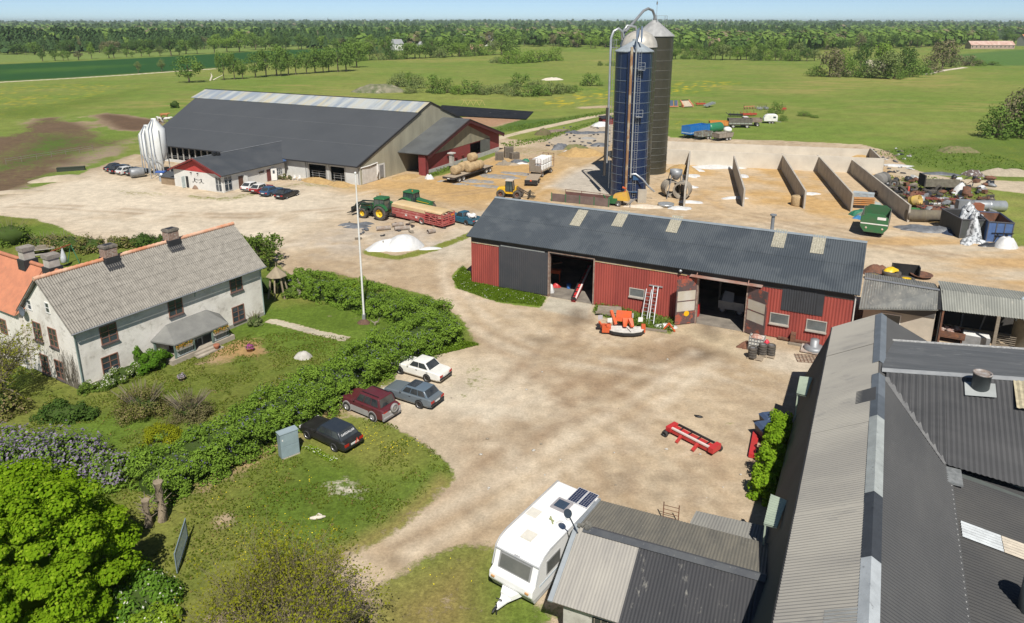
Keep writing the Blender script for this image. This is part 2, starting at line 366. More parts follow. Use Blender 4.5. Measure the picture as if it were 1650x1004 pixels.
 # earth patches in the fields and lawn
 PAD=[(-250,262),(0,217),(60,191),(100,187),(112,193),(205,224),(215,246),(130,277),(60,298),(0,314),(-250,372)]
 setcov(PAD,.2,6,9);paint(bare,PAD,(.135,.092,.056),3,1);setzone(PAD,5)
 setcov([(-60,292),(0,252),(60,217),(110,217),(178,226),(150,241),(80,264),(0,277)],.62,9,10);paint(sward,[(-60,292),(0,252),(60,217),(110,217),(178,226),(150,241),(80,264),(0,277)],(.072,.125,.02),4,2)
 paint(bare,[(100,270),(150,240),(215,228),(215,248),(130,280)],(.30,.235,.165),3,2,.8)
 P2=[(150,187),(172,181.5),(272,194),(268,204),(218,213),(180,209)];setcov(P2,.03,2.5,2);paint(bare,P2,(.125,.08,.05),3,1);setzone(P2,5)
 l=[(720,190),(800,186),(850,190),(800,205),(720,200)];setcov(l,.1,1.5,1);paint(bare,l,(.33,.2,.12),2,1)
 setcov([(925,172),(985,169),(990,174),(930,176)],.3,2,1);
 for b_,c in [((395,562,45,14),.2),((352,580,26,8),.35),((350,640,50,20),.72),((270,575,14,8),.7),((470,500,40,10),.75),((610,520,40,8),.6),((365,838,16,6),.05),((555,790,40,18),.25),((480,690,30,18),.75),((330,780,40,14),.6),((600,812,26,16),.5),((520,830,70,30),.8),((560,510,70,14),.75)]:
  setcov(blob(*b_),c,1.2,1.);
 paint(bare,blob(395,562,60,24),(.36,.23,.10),1.5,.5);paint(bare,blob(555,790,45,22),(.6,.56,.46),1,.5)
 l=line([(250,810),(320,775),(400,745),(470,705),(545,660)],2.0);setcov(l,.45,1,.8);paint(bare,l,(.33,.24,.12),1,.4)
 l=line([(720,770),(640,845),(570,885),(440,955)],1.1);paint(sward,l,(.26,.2,.075),.8,.4);setcov(l,.7,.6,.4)
 # crops and flowers
 CROP=[(-200,112),(0,103.5),(150,97.5),(300,89.5),(420,82.5),(540,77),(640,74),(640,84),(420,100),(350,109),(285,114),(110,125.5),(0,131),(-200,143)]
 paint(sward,CROP,(.022,.075,.018),6,1);paint(sward,[(0,113),(150,106),(230,104),(120,114),(0,119)],(.05,.115,.02),10,6,.8);setzone(CROP,6)
 paint(sward,[(-200,106),(0,101),(150,95),(300,87.5),(420,81),(600,73),(700,70),(400,70),(0,86),(-200,95)],(.16,.215,.055),6,1)
 paint(sward,[(1540,88),(1640,80),(1900,76),(1900,105),(1600,106),(1545,100)],(.075,.15,.035),6,1,.9);setzone([(1545,88),(1640,80),(1900,76),(1900,105),(1600,106),(1545,100)],6)
 spk=(vnoise(x/1.3,y/2.5,3)>.74)
 for p_,a in [([(-200,215),(-200,150),(0,140),(150,135),(230,138),(180,150),(100,165),(0,190)],.35),([(860,165),(930,152),(990,143),(990,160),(900,172)],.85),([(1078,136),(1130,131),(1180,132),(1150,142),(1078,150)],.95),([(1078,190),(1130,195),(1100,205),(1078,205)],.5),([(1560,255),(1660,235),(1660,262)],.4)]:
  ix,w_=wt(p_,8,5);w_=w_*a*spk[ix];sward[ix]=sward[ix]*(1-w_[:,None])+np.array([.5,.38,.02])*w_[:,None]
 paint(sward,[(-100,190),(100,165),(180,152),(245,140),(160,165),(60,190)],(.10,.14,.02),6,3,.6)
 for b_ in [(250,170,80,9),(560,150,60,8),(480,140,40,5),(330,165,60,7),(700,97,80,3),(950,97,40,2),(1300,140,120,10),(1500,130,110,10),(1560,170,60,10)]: paint(sward,blob(*b_),(.29,.245,.085),10,6,.55,fd)
 paint(sward,[(1390,240),(1650,215),(1800,230),(1800,295),(1540,285),(1450,262)],(.075,.13,.02),4,3,.7)
 paint(sward,[(800,195),(900,190),(985,178),(985,186),(860,208),(800,215)],(.065,.12,.022),2,1.5,.85);paint(sward,[(805,232),(870,222),(985,190),(960,196),(870,230)],(.065,.12,.022),2,1.5,.7)
 paint(sward,[(-5000,64),(6500,64),(9000,36.5),(-9000,36.5)],(.03,.05,.014),40,20)
 # height: flat farmland with a slight roughness
 z=np.zeros(n)
 near=(y<300);z[near]=(f2[near]-.5)*.05*np.clip(cover[near],0,1)-.0
 # material
 m=bpy.data.materials.new('farm_ground');m.use_nodes=True;nt=m.node_tree;p=nt.nodes['Principled BSDF'];L=nt.links.new
 p.inputs['Roughness'].default_value=.95;p.inputs['Specular IOR Level'].default_value=.1
 tc=_n(nt,'ShaderNodeTexCoord')
 ab=_n(nt,'ShaderNodeAttribute',attribute_name='bare');as_=_n(nt,'ShaderNodeAttribute',attribute_name='sward');ac=_n(nt,'ShaderNodeAttribute',attribute_name='cover')
 def nz(s,d,r=.65):
  q=_n(nt,'ShaderNodeTexNoise');q.inputs['Scale'].default_value=s;q.inputs['Detail'].default_value=d;q.inputs['Roughness'].default_value=r;L(tc.outputs['Object'],q.inputs['Vector']);return q.outputs['Fac']
 def mrange(s,a,b,c,d):
  q=_n(nt,'ShaderNodeMapRange')
  for i,v in zip(('From Min','From Max','To Min','To Max'),(a,b,c,d)): q.inputs[i].default_value=v
  L(s,q.inputs['Value']);return q.outputs[0]
 def mth(op,a,b):
  q=_n(nt,'ShaderNodeMath',operation=op)
  for i,v in enumerate((a,b)):
   if isinstance(v,(int,float)): q.inputs[i].default_value=v
   else: L(v,q.inputs[i])
  return q.outputs[0]
 def scale(col,f):
  q=_n(nt,'ShaderNodeVectorMath',operation='SCALE');L(col,q.inputs[0]);L(f,q.inputs['Scale']);return q.outputs[0]
 na=nz(.9,9,.7);nb=nz(6.,6,.72);nc=nz(2.3,7,.75);nd=nz(14.,4,.7)
 bcol=scale(ab.outputs['Color'],mth('MULTIPLY',mrange(na,.3,.7,.78,1.2),mrange(nb,.3,.7,.80,1.18)))
 peb=mrange(nd,.66,.74,0,1)   # loose stones
 q=_n(nt,'ShaderNodeMix',data_type='RGBA');q.inputs['B'].default_value=(.62,.56,.46,1);L(mth('MULTIPLY',peb,.5),q.inputs['Factor']);L(bcol,q.inputs['A']);bcol=q.outputs['Result']
 gcol=scale(as_.outputs['Color'],mth('MULTIPLY',mrange(nc,.3,.7,.62,1.4),mrange(nb,.3,.7,.7,1.3)))
 fac=mrange(mth('ADD',ac.outputs['Fac'],mth('MULTIPLY',mth('SUBTRACT',mth('ADD',mth('MULTIPLY',na,.6),mth('MULTIPLY',nc,.6)),.6),1.7)),.4,.62,0,1)
 q=_n(nt,'ShaderNodeMix',data_type='RGBA');L(fac,q.inputs['Factor']);L(bcol,q.inputs['A']);L(gcol,q.inputs['B']);L(q.outputs['Result'],p.inputs['Base Color'])
 bm=_n(nt,'ShaderNodeBump');bm.inputs['Strength'].default_value=.55;bm.inputs['Distance'].default_value=.09
 L(mth('ADD',mth('MULTIPLY',nb,fac),mth('MULTIPLY',nc,.5)),bm.inputs['Height']);L(bm.outputs[0],p.inputs['Normal'])
 # faces
 I=np.arange(nr*ncol).reshape(nr,ncol);Fq=np.stack([I[:-1,:-1],I[:-1,1:],I[1:,1:],I[1:,:-1]],-1).reshape(-1,4)
 zf=np.where(cover>.5,np.where((zone==1)|(zone==0),0,zone),np.where((zone==2),2,zone))[Fq[:,0]]
 names={0:'meadow',1:'farmyard_ground',2:'lawn',3:'track',4:'garden_path',5:'bare_paddock',6:'crop_field'}
 co=np.stack([x,y,z],1).astype(np.float32)
 for k,nm in names.items():
  fk=Fq[zf==k]
  if not len(fk): continue
  used,inv=np.unique(fk,return_inverse=True);inv=inv.reshape(-1,4).astype(np.int32)
  me=bpy.data.meshes.new(nm);me.vertices.add(len(used));me.vertices.foreach_set('co',co[used].ravel())
  me.loops.add(inv.size);me.loops.foreach_set('vertex_index',inv.ravel());me.polygons.add(len(inv))
  me.polygons.foreach_set('loop_start',np.arange(0,inv.size,4,dtype=np.int32));me.polygons.foreach_set('loop_total',np.full(len(inv),4,np.int32))
  me.update(calc_edges=True);me.polygons.foreach_set('use_smooth',np.ones(len(inv),bool))
  for an,ar in (('bare',bare),('sward',sward)):
   a=me.attributes.new(an,'FLOAT_COLOR','POINT');a.data.foreach_set('color',np.concatenate([np.clip(ar[used],0,1),np.ones((len(used),1))],1).astype(np.float32).ravel())
  a=me.attributes.new('cover','FLOAT','POINT');a.data.foreach_set('value',cover[used].astype(np.float32))
  me.materials.append(m);o=bpy.data.objects.new(nm,me);COL.objects.link(o);o['kind']='structure'
 g=MB();g.add([(-16000,-9000,-.3),(16000,-9000,-.3),(16000,16000,-.3),(-16000,16000,-.3)],[(0,1,2,3)])
 g.build('ground',mat('far_ground',(.09,.12,.03),.95,c2=(.12,.13,.035),ns=.02),kind='structure')
ground()
# ------------------------------------------------------------ frames: a plan origin and a heading
class FR:
 def __init__(s,o,deg):
  s.o=Vector((o[0],o[1],0));s.rz=R(deg);s.M=Matrix.Translation(s.o)@Matrix.Rotation(s.rz,4,'Z');s.I=s.M.inverted()
 def hit(s,px,py,p0,n):
  d=s.I.to_3x3()@Vector(ray(px,py));o=s.I@Vector((0,0,H));p0=Vector(p0);n=Vector(n)
  return o+d*((p0-o).dot(n)/d.dot(n))
 def w(s,x,y,z=0): return s.M@Vector((x,y,z))
C_black=mat('black_steel',(.016,.017,.019),.5,c2=(.03,.03,.03))
M_asph=mat('dark_sheet_roof',(.052,.058,.066),.58,c2=(.075,.08,.086),ns=.35,spec=.35,c3=(.13,.13,.125),ns3=2.5,lo3=.64,hi3=.8)
M_red=mat('falu_red_cladding',(.345,.07,.052),.75,c2=(.25,.05,.04),ns=.7,st=(1,1,.2),lo=.38,hi=.68,bump=.15,c3=(.2,.06,.05),ns3=3,lo3=.62,hi3=.75)
M_darkred=mat('dark_red_cladding',(.20,.03,.028),.75,c2=(.16,.03,.028),ns=.6)
M_white=mat('white_paint',(.78,.77,.74),.55,c2=(.66,.65,.61),ns=1.2)
M_render=mat('weathered_white_render',(.77,.735,.67),.9,c2=(.57,.53,.47),ns=.5,lo=.42,hi=.7,bump=.35,bs=3,c3=(.36,.33,.28),ns3=1.1,lo3=.55,hi3=.72)
M_greywall=mat('pale_grey_cladding',(.60,.60,.575),.7,c2=(.5,.5,.47),ns=.4)
M_conc=mat('weathered_concrete',(.47,.43,.365),.9,c2=(.34,.31,.265),ns=.7,bump=.3,bs=6,c3=(.2,.19,.17),ns3=2,lo3=.62,hi3=.75)
M_galv=mat('galvanised_steel',(.50,.52,.53),.38,c2=(.40,.42,.43),ns=1.5,metal=.55)
M_dull=mat('dull_grey_metal',(.30,.31,.32),.5,c2=(.22,.23,.24),ns=1.5,metal=.3)
M_brownframe=mat('brown_window_frame',(.26,.135,.095),.6,c2=(.2,.10,.07))
M_wood=mat('grey_weathered_wood',(.27,.235,.185),.85,c2=(.18,.15,.115),ns=2.5,st=(1,1,6))
M_plank=mat('pale_planks',(.40,.33,.24),.85,c2=(.28,.22,.16),ns=3,st=(1,6,1))
M_rust=mat('rusty_steel',(.19,.085,.05),.85,c2=(.10,.055,.04),ns=2,c3=(.28,.13,.06),ns3=5,lo3=.55,hi3=.7)
M_rubber=mat('black_rubber',(.022,.022,.023),.8,c2=(.045,.042,.04),ns=3)
M_dustyrubber=mat('dusty_rubber',(.055,.05,.045),.9,c2=(.11,.095,.08),ns=3)
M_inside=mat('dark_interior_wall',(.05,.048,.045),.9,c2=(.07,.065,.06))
M_glass=glass()
M_brick=mat('chimney_brick',(.32,.21,.16),.9,c2=(.22,.15,.12),ns=5,bump=.5,bs=14,c3=(.42,.37,.31),ns3=9,lo3=.52,hi3=.62)
M_blackflash=mat('black_flashing',(.035,.036,.04),.6)
def window(parent,plane,cx,cz,wd,ht,fm=None,rows=3,cols=2,off=0.,sill=None,name='window',gm=None,t=.07):
 """plane 'y-': on y=off facing -y; 'x-': on x=off facing -x"""
 fm=fm or M_brownframe
 def P(m,a0,a1,z0,z1,d0,d1):
  if plane=='y-': m.bx(a0,a1,off-d1,off-d0,z0,z1)
  else: m.bx(off-d1,off-d0,a0,a1,z0,z1)
 a0,a1,z0,z1=cx-wd/2,cx+wd/2,cz-ht/2,cz+ht/2
 f=MB();P(f,a0-t,a0,z0-t,z1+t,-.02,.05);P(f,a1,a1+t,z0-t,z1+t,-.02,.05);P(f,a0,a1,z1,z1+t,-.02,.05);P(f,a0,a1,z0-t,z0,-.02,.05)
 for i in range(1,cols): c=a0+wd*i/cols;P(f,c-.035,c+.035,z0,z1,-.02,.045)
 for i in range(1,rows): c=z0+ht*i/rows;P(f,a0,a1,c-.018,c+.018,-.02,.035)
 fo=f.build(name,fm,parent)
 g=MB();P(g,a0,a1,z0,z1,-.015,.006);g.build('pane',gm or M_glass,fo)
 if sill: s=MB();P(s,a0-t-.04,a1+t+.04,z0-t-.12,z0-t-.003,-.02,.14);s.build('sill',sill,fo)
 return fo
def wallx(mb,x0,x1,z0,z1,y0,y1,holes):
 """wall along x with rectangular holes (a0,a1,z0,z1)"""
 hs=sorted(holes);x=x0
 for a0,a1,b0,b1 in hs:
  if a0>x: mb.bx(x,a0,y0,y1,z0,z1)
  if b0>z0: mb.bx(a0,a1,y0,y1,z0,b0)
  if b1<z1: mb.bx(a0,a1,y0,y1,b1,z1)
  x=a1
 if x<x1: mb.bx(x,x1,y0,y1,z0,z1)
# ------------------------------------------------------------ the white farmhouse
def farmhouse():
 f=FR(G(134,630),59);L_,D_,ez,rz_,ry=17.25,7.2,5.15,8.35,3.6
 t=thing('farmhouse','old white rendered two-storey farmhouse with grey corrugated roof and porch','house',f.o,f.rz)
 w=MB();w.prism([(0,0),(D_,0),(D_,ez),(ry,rz_-.12),(0,ez)],0,L_,'x');w.build('wall',M_render,t)
 p=MB();p.bx(-.06,L_+.06,-.07,0,-.1,.35);p.build('plinth',mat('grey_plinth',(.33,.31,.27),.9),t)
 M_etern=mat('lichen_fibre_cement',(.29,.27,.235),.92,c2=(.205,.19,.165),ns=2.2,c3=(.44,.41,.35),ns3=7,lo3=.58,hi3=.72)
 r=MB();sl=(rz_-ez)/ry;o=.45
 e0=ez-o*sl+.12
 nrow=6
 for i in range(nrow):
  a=i/nrow;b=(i+1)/nrow;y0=-o+(ry+o)*a-.05*(i>0);y1=-o+(ry+o)*b;z0=e0+(rz_+.12-e0)*a+.03-.05*sl*(i>0);z1=e0+(rz_+.12-e0)*b
  r.corr((-.32,y0,z0),(L_+.32,y0,z0),(-.32,y1,z1),(L_+.32,y1,z1),.19,.042)
 r.corr((-.32,D_+o,e0),(L_+.32,D_+o,e0),(-.32,ry,rz_+.12),(L_+.32,ry,rz_+.12),.19,.03)
 r.slab([(-.30,-o+.02,e0-.03),(L_+.30,-o+.02,e0-.03),(L_+.30,ry,rz_+.07),(-.30,ry,rz_+.07)],.06)
 r.slab([(-.30,ry,rz_+.07),(L_+.30,ry,rz_+.07),(L_+.30,D_+o,e0-.03),(-.30,D_+o,e0-.03)],.06)
 ro=r.build('roof',M_etern,t)
 M_ridge=mat('orange_ridge_tile',(.50,.20,.10),.8,c2=(.62,.42,.30),ns=.35,lo=.4,hi=.6)
 k=MB();n=44
 for i in range(n):
  x0=-.34+(L_+.68)*i/n;x1=-.34+(L_+.68)*(i+1.08)/n
  k.tube([(x0,ry,rz_+.1),(x1,ry,rz_+.13)],[.17,.19],8,True)
 k.build('ridge_tiles',M_ridge,ro)
 for px_ in (5.5,11.1):
  c=MB();c.bx(px_-.5,px_+.5,ry-.42,ry+.42,rz_-.6,rz_+1.05);co=c.build('chimney',M_brick,ro)
  c=MB();c.bx(px_-.56,px_+.56,ry-.48,ry+.48,rz_+1.052,rz_+1.2);c.bx(px_-.5,px_+.5,ry-.42,ry+.42,rz_+1.2,rz_+1.26);c.build('cap',mat('sooty_mortar',(.25,.22,.18),.9,c2=(.1,.09,.08),ns=4),co)
  c=MB();c.bx(px_-.33,px_+.33,ry-.26,ry+.26,rz_+1.262,rz_+1.275);c.build('flue',M_blackflash,co)
  c=MB();c.bx(px_-.58,px_+.58,ry-.5,ry+.5,rz_-.55,rz_+.28);c.slab([(px_-.65,ry-.95,rz_-.67),(px_+.65,ry-.95,rz_-.67),(px_+.65,ry-.3,rz_-.08),(px_-.65,ry-.3,rz_-.08)],.05);c.build('flashing',M_blackflash,co)
 sill=mat('dark_slate_sill',(.10,.085,.085),.7)
 for a,b in ((175,537.5),(282.5,494.5),(380,457)):
  q=f.hit(a,b,(0,0,0),(0,1,0));window(t,'y-',q.x,q.z,1.2,1.35,sill=sill)
 for a,b in ((178,586.5),(384,505)):
  q=f.hit(a,b,(0,0,0),(0,1,0));window(t,'y-',q.x,q.z,1.2,1.4,sill=sill)
 for a,b in ((61,534),(86,544),(73,586),(97,596)):
  q=f.hit(a,b,(0,0,0),(1,0,0));window(t,'x-',q.y,q.z,1.05,1.45,sill=sill)
 for a,b in ((47.5,491),(76.5,496)):
  q=f.hit(a,b,(0,0,0),(1,0,0));window(t,'x-',q.y,q.z,.5,.75,rows=2,cols=1,fm=M_white)
 q=f.hit(43.5,499,(0,0,0),(1,0,0));d=MB();d.lathe([(.0,-.02),(.25,-.05),(.42,-.16),(.44,-.16),(.26,-.02),(0,.02)],(-.25,q.y,q.z),14,'x');d.bar((-.25,q.y,q.z),(0,q.y,q.z),.05);d.build('satellite_dish',mat('grey_dish',(.13,.15,.18),.5),t)
 dp=MB();dp.tube([(-.02,-.38,e0-.05),(-.02,-.12,e0-.4),(.02,-.1,e0-.5),(.02,-.1,.1)],.05,8);dpm=mat('grey_green_drainpipe',(.28,.36,.34),.5);dp.build('drainpipe',dpm,t);dp=MB();dp.tube([(L_-.05,-.38,e0-.05),(L_-.05,-.12,e0-.4),(L_-.05,-.1,.1)],.05,8);dp.build('drainpipe',dpm,t);dp=MB();dp.tube([(10.2,-.38,e0-.05),(10.2,-.12,e0-.35),(10.2,-.1,e0-.6)],.04,6);dp.build('drainpipe',mat('grey_green_drainpipe',(.28,.36,.34),.5),t)
 gt=MB();gt.tube([(-.34,-o-.06,e0-.03),(L_+.34,-o-.06,e0-.03)],.07,8);gt.build('gutter',M_dull,t)
 # porch with a grey half-hipped canopy
 ql=f.hit(241,540,(0,0,0),(0,1,0));qr=f.hit(355,514,(0,0,0),(0,1,0))
 x0,x1=ql.x+.0,qr.x;pz=(ql.z+qr.z)/2;qt=f.hit(313,506,(0,0,0),(0,1,0));tz=qt.z;dep=2.1
 po=MB();c=MB()
 pts=[(x0,0,pz),(x0+.75,-dep,pz-.15),(x1-.75,-dep,pz-.15),(x1,0,pz),(x0+1.5,0,tz),(x1-1.3,0,tz)]
 c.add(pts+[(a,b,z-.12) for a,b,z in pts],[(0,1,4),(1,2,5,4),(2,3,5),(6,10,7),(7,10,11,8),(8,11,9),(0,6,7,1),(1,7,8,2),(2,8,9,3)])
 po=c.build('porch_canopy',mat('grey_canopy_felt',(.20,.20,.185),.8,c2=(.16,.16,.15),ns=1.5),t)
 pm=mat('green_grey_post',(.15,.21,.18),.6);
 for xx,yy in ((x0+.8,-dep+.15),(x0+2.5,-dep+.12),(x1-2.35,-dep+.12),(x1-.8,-dep+.15),(x0+.25,-.1),(x1-.25,-.1)): MB().bx(xx-.07,xx+.07,yy-.07,yy+.07,.4,pz-.14).build('porch_post',pm,po)
 pp=MB();pp.bx(x0+.8,x1-.8,-dep+.08,-dep+.18,pz-.42,pz-.27)
 pp.build('porch_beam',pm,po)
 fl=MB();fl.bx(x0+.3,x1-.3,-dep-.05,-.075,0,.42);fl.bx(x0+2.3,x1-2.1,-dep-.4,-dep-.055,0,.28);fl.bx(x0+2.2,x1-2.0,-dep-.75,-dep-.405,0,.14);fl.build('porch_step',mat('worn_step',(.42,.37,.30),.9,c2=(.3,.26,.21)),po)
 for a,b in ((x0+.8,x0+2.5),(x1-2.35,x1-.8)):
  rl=MB()
  rl.bx(a,b,-dep+.09,-dep+.15,1.2,1.28);rl.bx(a,b,-dep+.09,-dep+.15,.5,.56)
  xx=a+.12
  while xx<b-.05: rl.bx(xx-.035,xx+.035,-dep+.1,-dep+.14,.56,1.2);xx+=.14
  rl.build('porch_railing',mat('blue_grey_railing',(.45,.50,.50),.6),po)
 d=MB();d.bx(x0+1.5,x0+2.45,-.05,.02,.42,2.5);do=d.build('front_door',mat('brown_panel_door',(.14,.06,.05),.6,c2=(.3,.25,.22),ns=5),t);k=MB();k.ball((x0+2.3,-.09,1.4),(.04,.04,.04));k.build('handle',M_galv,do)
 d=MB();d.bx(x0+2.6,x0+3.2,-.05,.02,.9,2.4);d.build('porch_window',M_glass,t)
 return f,x0,x1,dep
HF,PX0,PX1,PDEP=farmhouse()
def rear_wing():
 f=HF;t=thing('tiled_house_wing','low white house wing under a bright orange tiled roof with two rendered chimneys','house wing',f.w(0,7.2),f.rz)
 ex,rx,ez,rz_,y0,y1=-.55,2.25,4.75,8.0,.0,14.
 w=MB();w.prism([(ex+.3,0),(5.0,0),(5.0,ez+.2),(rx,rz_-.15),(ex+.3,ez+.2)],y0+.05,y1,'y');w.build('wall',M_render,t)
 m=mat('orange_clay_tiles',(.47,.19,.105),.85,c2=(.38,.155,.09),ns=1.5,c3=(.25,.20,.12),ns3=3,lo3=.6,hi3=.75)
 r=MB();r.corr((ex,y0,ez),(ex,y1,ez),(rx,y0,rz_),(rx,y1,rz_),.3,.04);r.corr((rx,y0,rz_),(rx,y1,rz_),(5.2,y0,ez),(5.2,y1,ez),.3,.04)
 # valley back over the main roof
 r.add([(rx,-3.6,rz_+.05),(rx,y0,rz_),(ex,y0,ez)],[(0,1,2)])
 ro=r.build('roof',m,t);k=MB();k.tube([(rx,-2.6,rz_+.03),(rx,y1,rz_+.03)],.17,8);k.build('ridge_tiles',m,ro)
 for yy in (-1.2,2.6):
  c=MB();c.bx(rx-.42,rx+.42,yy-.42,yy+.42,rz_-.5,rz_+1.0);co=c.build('chimney',mat('pale_rendered_chimney',(.50,.46,.41),.9,c2=(.38,.35,.31),ns=2),ro)
  c=MB();c.bx(rx-.5,rx+.5,yy-.5,yy+.5,rz_+1.002,rz_+1.32);c.build('cap',mat('mossy_cap',(.30,.27,.235),.9,c2=(.2,.18,.16),ns=5),co)
  c=MB();c.bx(rx-.55,rx+.55,yy-.55,yy+.55,rz_-.6,rz_+.3);c.build('flashing',M_blackflash,co)
 window(t,'x-',3.,3.1,1.0,1.2,off=ex+.3)
 d=MB();d.slab([(ex+.75,5.5,ez+1.55),(ex+.75,7.3,ez+1.55),(ex+1.45,7.3,ez+2.36),(ex+1.45,5.5,ez+2.36)],.05);d.build('roof_light',mat('mossy_rooflight',(.09,.10,.07),.5),t)
rear_wing()
# ------------------------------------------------------------ red machine shed
SF=FR(G(760.7,455),-27)
def machine_shed():
 f=SF;L_,D_,ez,rz_=36.9,12.4,5.35,8.02;ry=6.2
 t=thing('red_machine_shed','long red sheet-clad machine shed with black corrugated roof and open doorways','shed',f.o,f.rz)
 on=lambda a,b:f.hit(a,b,(0,0,0),(0,1,0))
 d1=(on(882.5,470).x,on(957.5,470).x);d2=(on(1122,480).x,on(1203,500).x);bk=on(805,430).x
 h1=4.75;h2=4.55
 w=MB();k=.0
 # corrugated front skin between openings, ridges vertical
 def skin(a0,a1,z0,z1,y=-.03): w.corr((a0,y,z0),(a1,y,z0),(a0,y,z1),(a1,y,z1),.25,.022)
 for a0,a1 in ((.0,bk),(d1[1],d2[0]),(d2[1],L_)): skin(a0,a1,.1,ez-.75)
 wallx(w,0,L_,0,ez,0,.12,[(d1[0],d1[1],0,h1),(d2[0],d2[1],0,h2)])
 w.bx(0,L_,D_-.12,D_,0,ez);w.prism([(.12,0),(D_-.12,0),(D_-.12,ez),(ry,rz_-.15),(.12,ez)],0,.12,'x');w.prism([(.12,0),(D_-.12,0),(D_-.12,ez),(ry,rz_-.15),(.12,ez)],L_-.12,L_,'x')
 wo=w.build('wall',M_red,t)
 fa=MB();fa.bx(0,L_,-.06,-.002,ez-.75,ez+.05);fa.build('fascia',mat('brown_black_fascia',(.055,.05,.045),.7),t)
 tr=MB();tr.bx(bk+.2,bk+5.2,-.13,-.065,ez-.72,ez-.6);tr.build('sliding_rail',M_galv,t)
 tr=MB();tr.bx(.1,bk,-.09,-.062,ez-.82,ez-.75);tr.bx(d1[1],d1[1]+9,-.09,-.062,ez-.83,ez-.75);tr.build('pale_trim',mat('pale_trim',(.5,.44,.33),.8,c2=(.45,.3,.12),ns=1),t)
 bd=MB();bd.corr((bk,-.14,.15),(d1[0]+.05,-.14,.15),(bk,-.14,ez-.7),(d1[0]+.05,-.14,ez-.7),.22,.012);bd.bx(bk,d1[0]+.05,-.12,-.065,.1,ez-.7);bd.build('sliding_door',mat('charcoal_sheet_door',(.047,.050,.058),.6,c2=(.06,.06,.066),ns=.6),t)
 jmm=mat('peeling_frame',(.33,.27,.22),.8,c2=(.2,.12,.09),ns=4)
 for a,b,hh in ((d1[0]+.05,d1[1],h1),(d2[0],d2[1],h2)): jm=MB();jm.bx(a,a+.14,-.16,.3,0,hh);jm.bx(b-.12,b,-.16,.3,0,hh);jm.bx(a,b,-.16,.0,hh+.001,hh+.14);jm.build('door_frame',jmm,t)
 r=MB();sl=(rz_-ez)/ry;o=.45;e0=ez-o*sl+.12
 for a,b in ((0,.52),(.505,1)):
  y0,y1=-o+(ry+o)*a,-o+(ry+o)*b;z0,z1=e0+(rz_-e0+.05)*a,e0+(rz_-e0+.05)*b;u=.025 if a else 0
  r.corr((-.4,y0,z0+u),(L_+.4,y0,z0+u),(-.4,y1,z1+u),(L_+.4,y1,z1+u),.2,.028)
 r.corr((-.4,ry,rz_+.08),(L_+.4,ry,rz_+.08),(-.4,D_+o,e0),(L_+.4,D_+o,e0),.2,.028)
 r.slab([(-.38,-o+.03,e0-.035),(L_+.38,-o+.03,e0-.035),(L_+.38,ry,rz_+.015),(-.38,ry,rz_+.015)],.05);r.slab([(-.38,ry,rz_+.015),(L_+.38,ry,rz_+.015),(L_+.38,D_+o,e0-.035),(-.38,D_+o,e0-.035)],.05)
 ro=r.build('roof',mat('slate_blue_sheet_roof',(.057,.068,.079),.52,c2=(.078,.09,.10),ns=.3,lo=.45,hi=.55,c3=(.035,.042,.05),ns3=.5,lo3=.6,hi3=.75),t)
 rc=MB();rc.slab([(-.42,ry-.3,rz_+.01),(L_+.42,ry-.3,rz_+.01),(L_+.42,ry,rz_+.13),(-.42,ry,rz_+.13)],.02);rc.slab([(-.42,ry,rz_+.13),(L_+.42,ry,rz_+.13),(L_+.42,ry+.9,rz_-.24),(-.42,ry+.9,rz_-.24)],.02);rc.build('ridge_cap',mat('pale_ridge_cap',(.24,.275,.30),.5),ro)
 n=Vector((0,-sl,1));p0=(0,ry,rz_+.05)
 for a,b in ((933,352),(1000,353),(1087,362),(1256,385),(1318.5,394.5)):
  q=f.hit(a,b,p0,n);s=MB();yy0,yy1=q.y-1.25,q.y+1.25
  z=lambda y:rz_+.11-(ry-y)*sl
  s.corr((q.x-.55,yy0,z(yy0)+.02),(q.x+.55,yy0,z(yy0)+.02),(q.x-.55,yy1,z(yy1)+.02),(q.x+.55,yy1,z(yy1)+.02),.2,.012)
  s.build('roof_light',mat('lichen_fibreglass',(.34,.315,.24),.85,c2=(.22,.205,.155),ns=7,c3=(.46,.43,.34),ns3=11,lo3=.5,hi3=.6),ro)
 vp=MB();q=f.hit(1243,368,p0,n);vp.tube([(q.x,ry+.8,rz_-.3),(q.x,ry+.8,rz_+1.3)],.16,10);vp.tube([(q.x,ry+.8,rz_+1.3),(q.x,ry+.8,rz_+1.42)],.3,10);vp.build('vent_pipe',M_dull,ro)
 for a,b,ww,hh in ((1026.5,471.5,1.35,.72),(1256,513.5,1.45,.85),(1315.5,524.5,1.5,.85)):
  q=on(a,b);window(t,'y-',q.x,q.z,ww,hh,fm=mat('pale_grey_frame',(.45,.42,.37),.8),rows=1,cols=1,off=-.06,gm=glass('dusty_glass',(.09,.10,.10),.25),sill=mat('pale_sill',(.42,.38,.33),.8))
 q0=on(1265,470);q1=on(1316,490);h=MB();h.corr((q0.x,-.1,2.75),(q1.x,-.1,2.75),(q0.x,-.1,ez-.5),(q1.x,-.1,ez-.5),.2,.02);h.bx(q0.x,q1.x,-.08,-.062,2.75,ez-.3);h.bx(q1.x,q1.x+.55,-.085,-.062,2.75,ez-.3);h.bx(q0.x-.2,q0.x,-.085,-.062,2.75,ez-.3);h.build('loft_hatch',mat('black_sheet',(.045,.048,.054),.6),t)
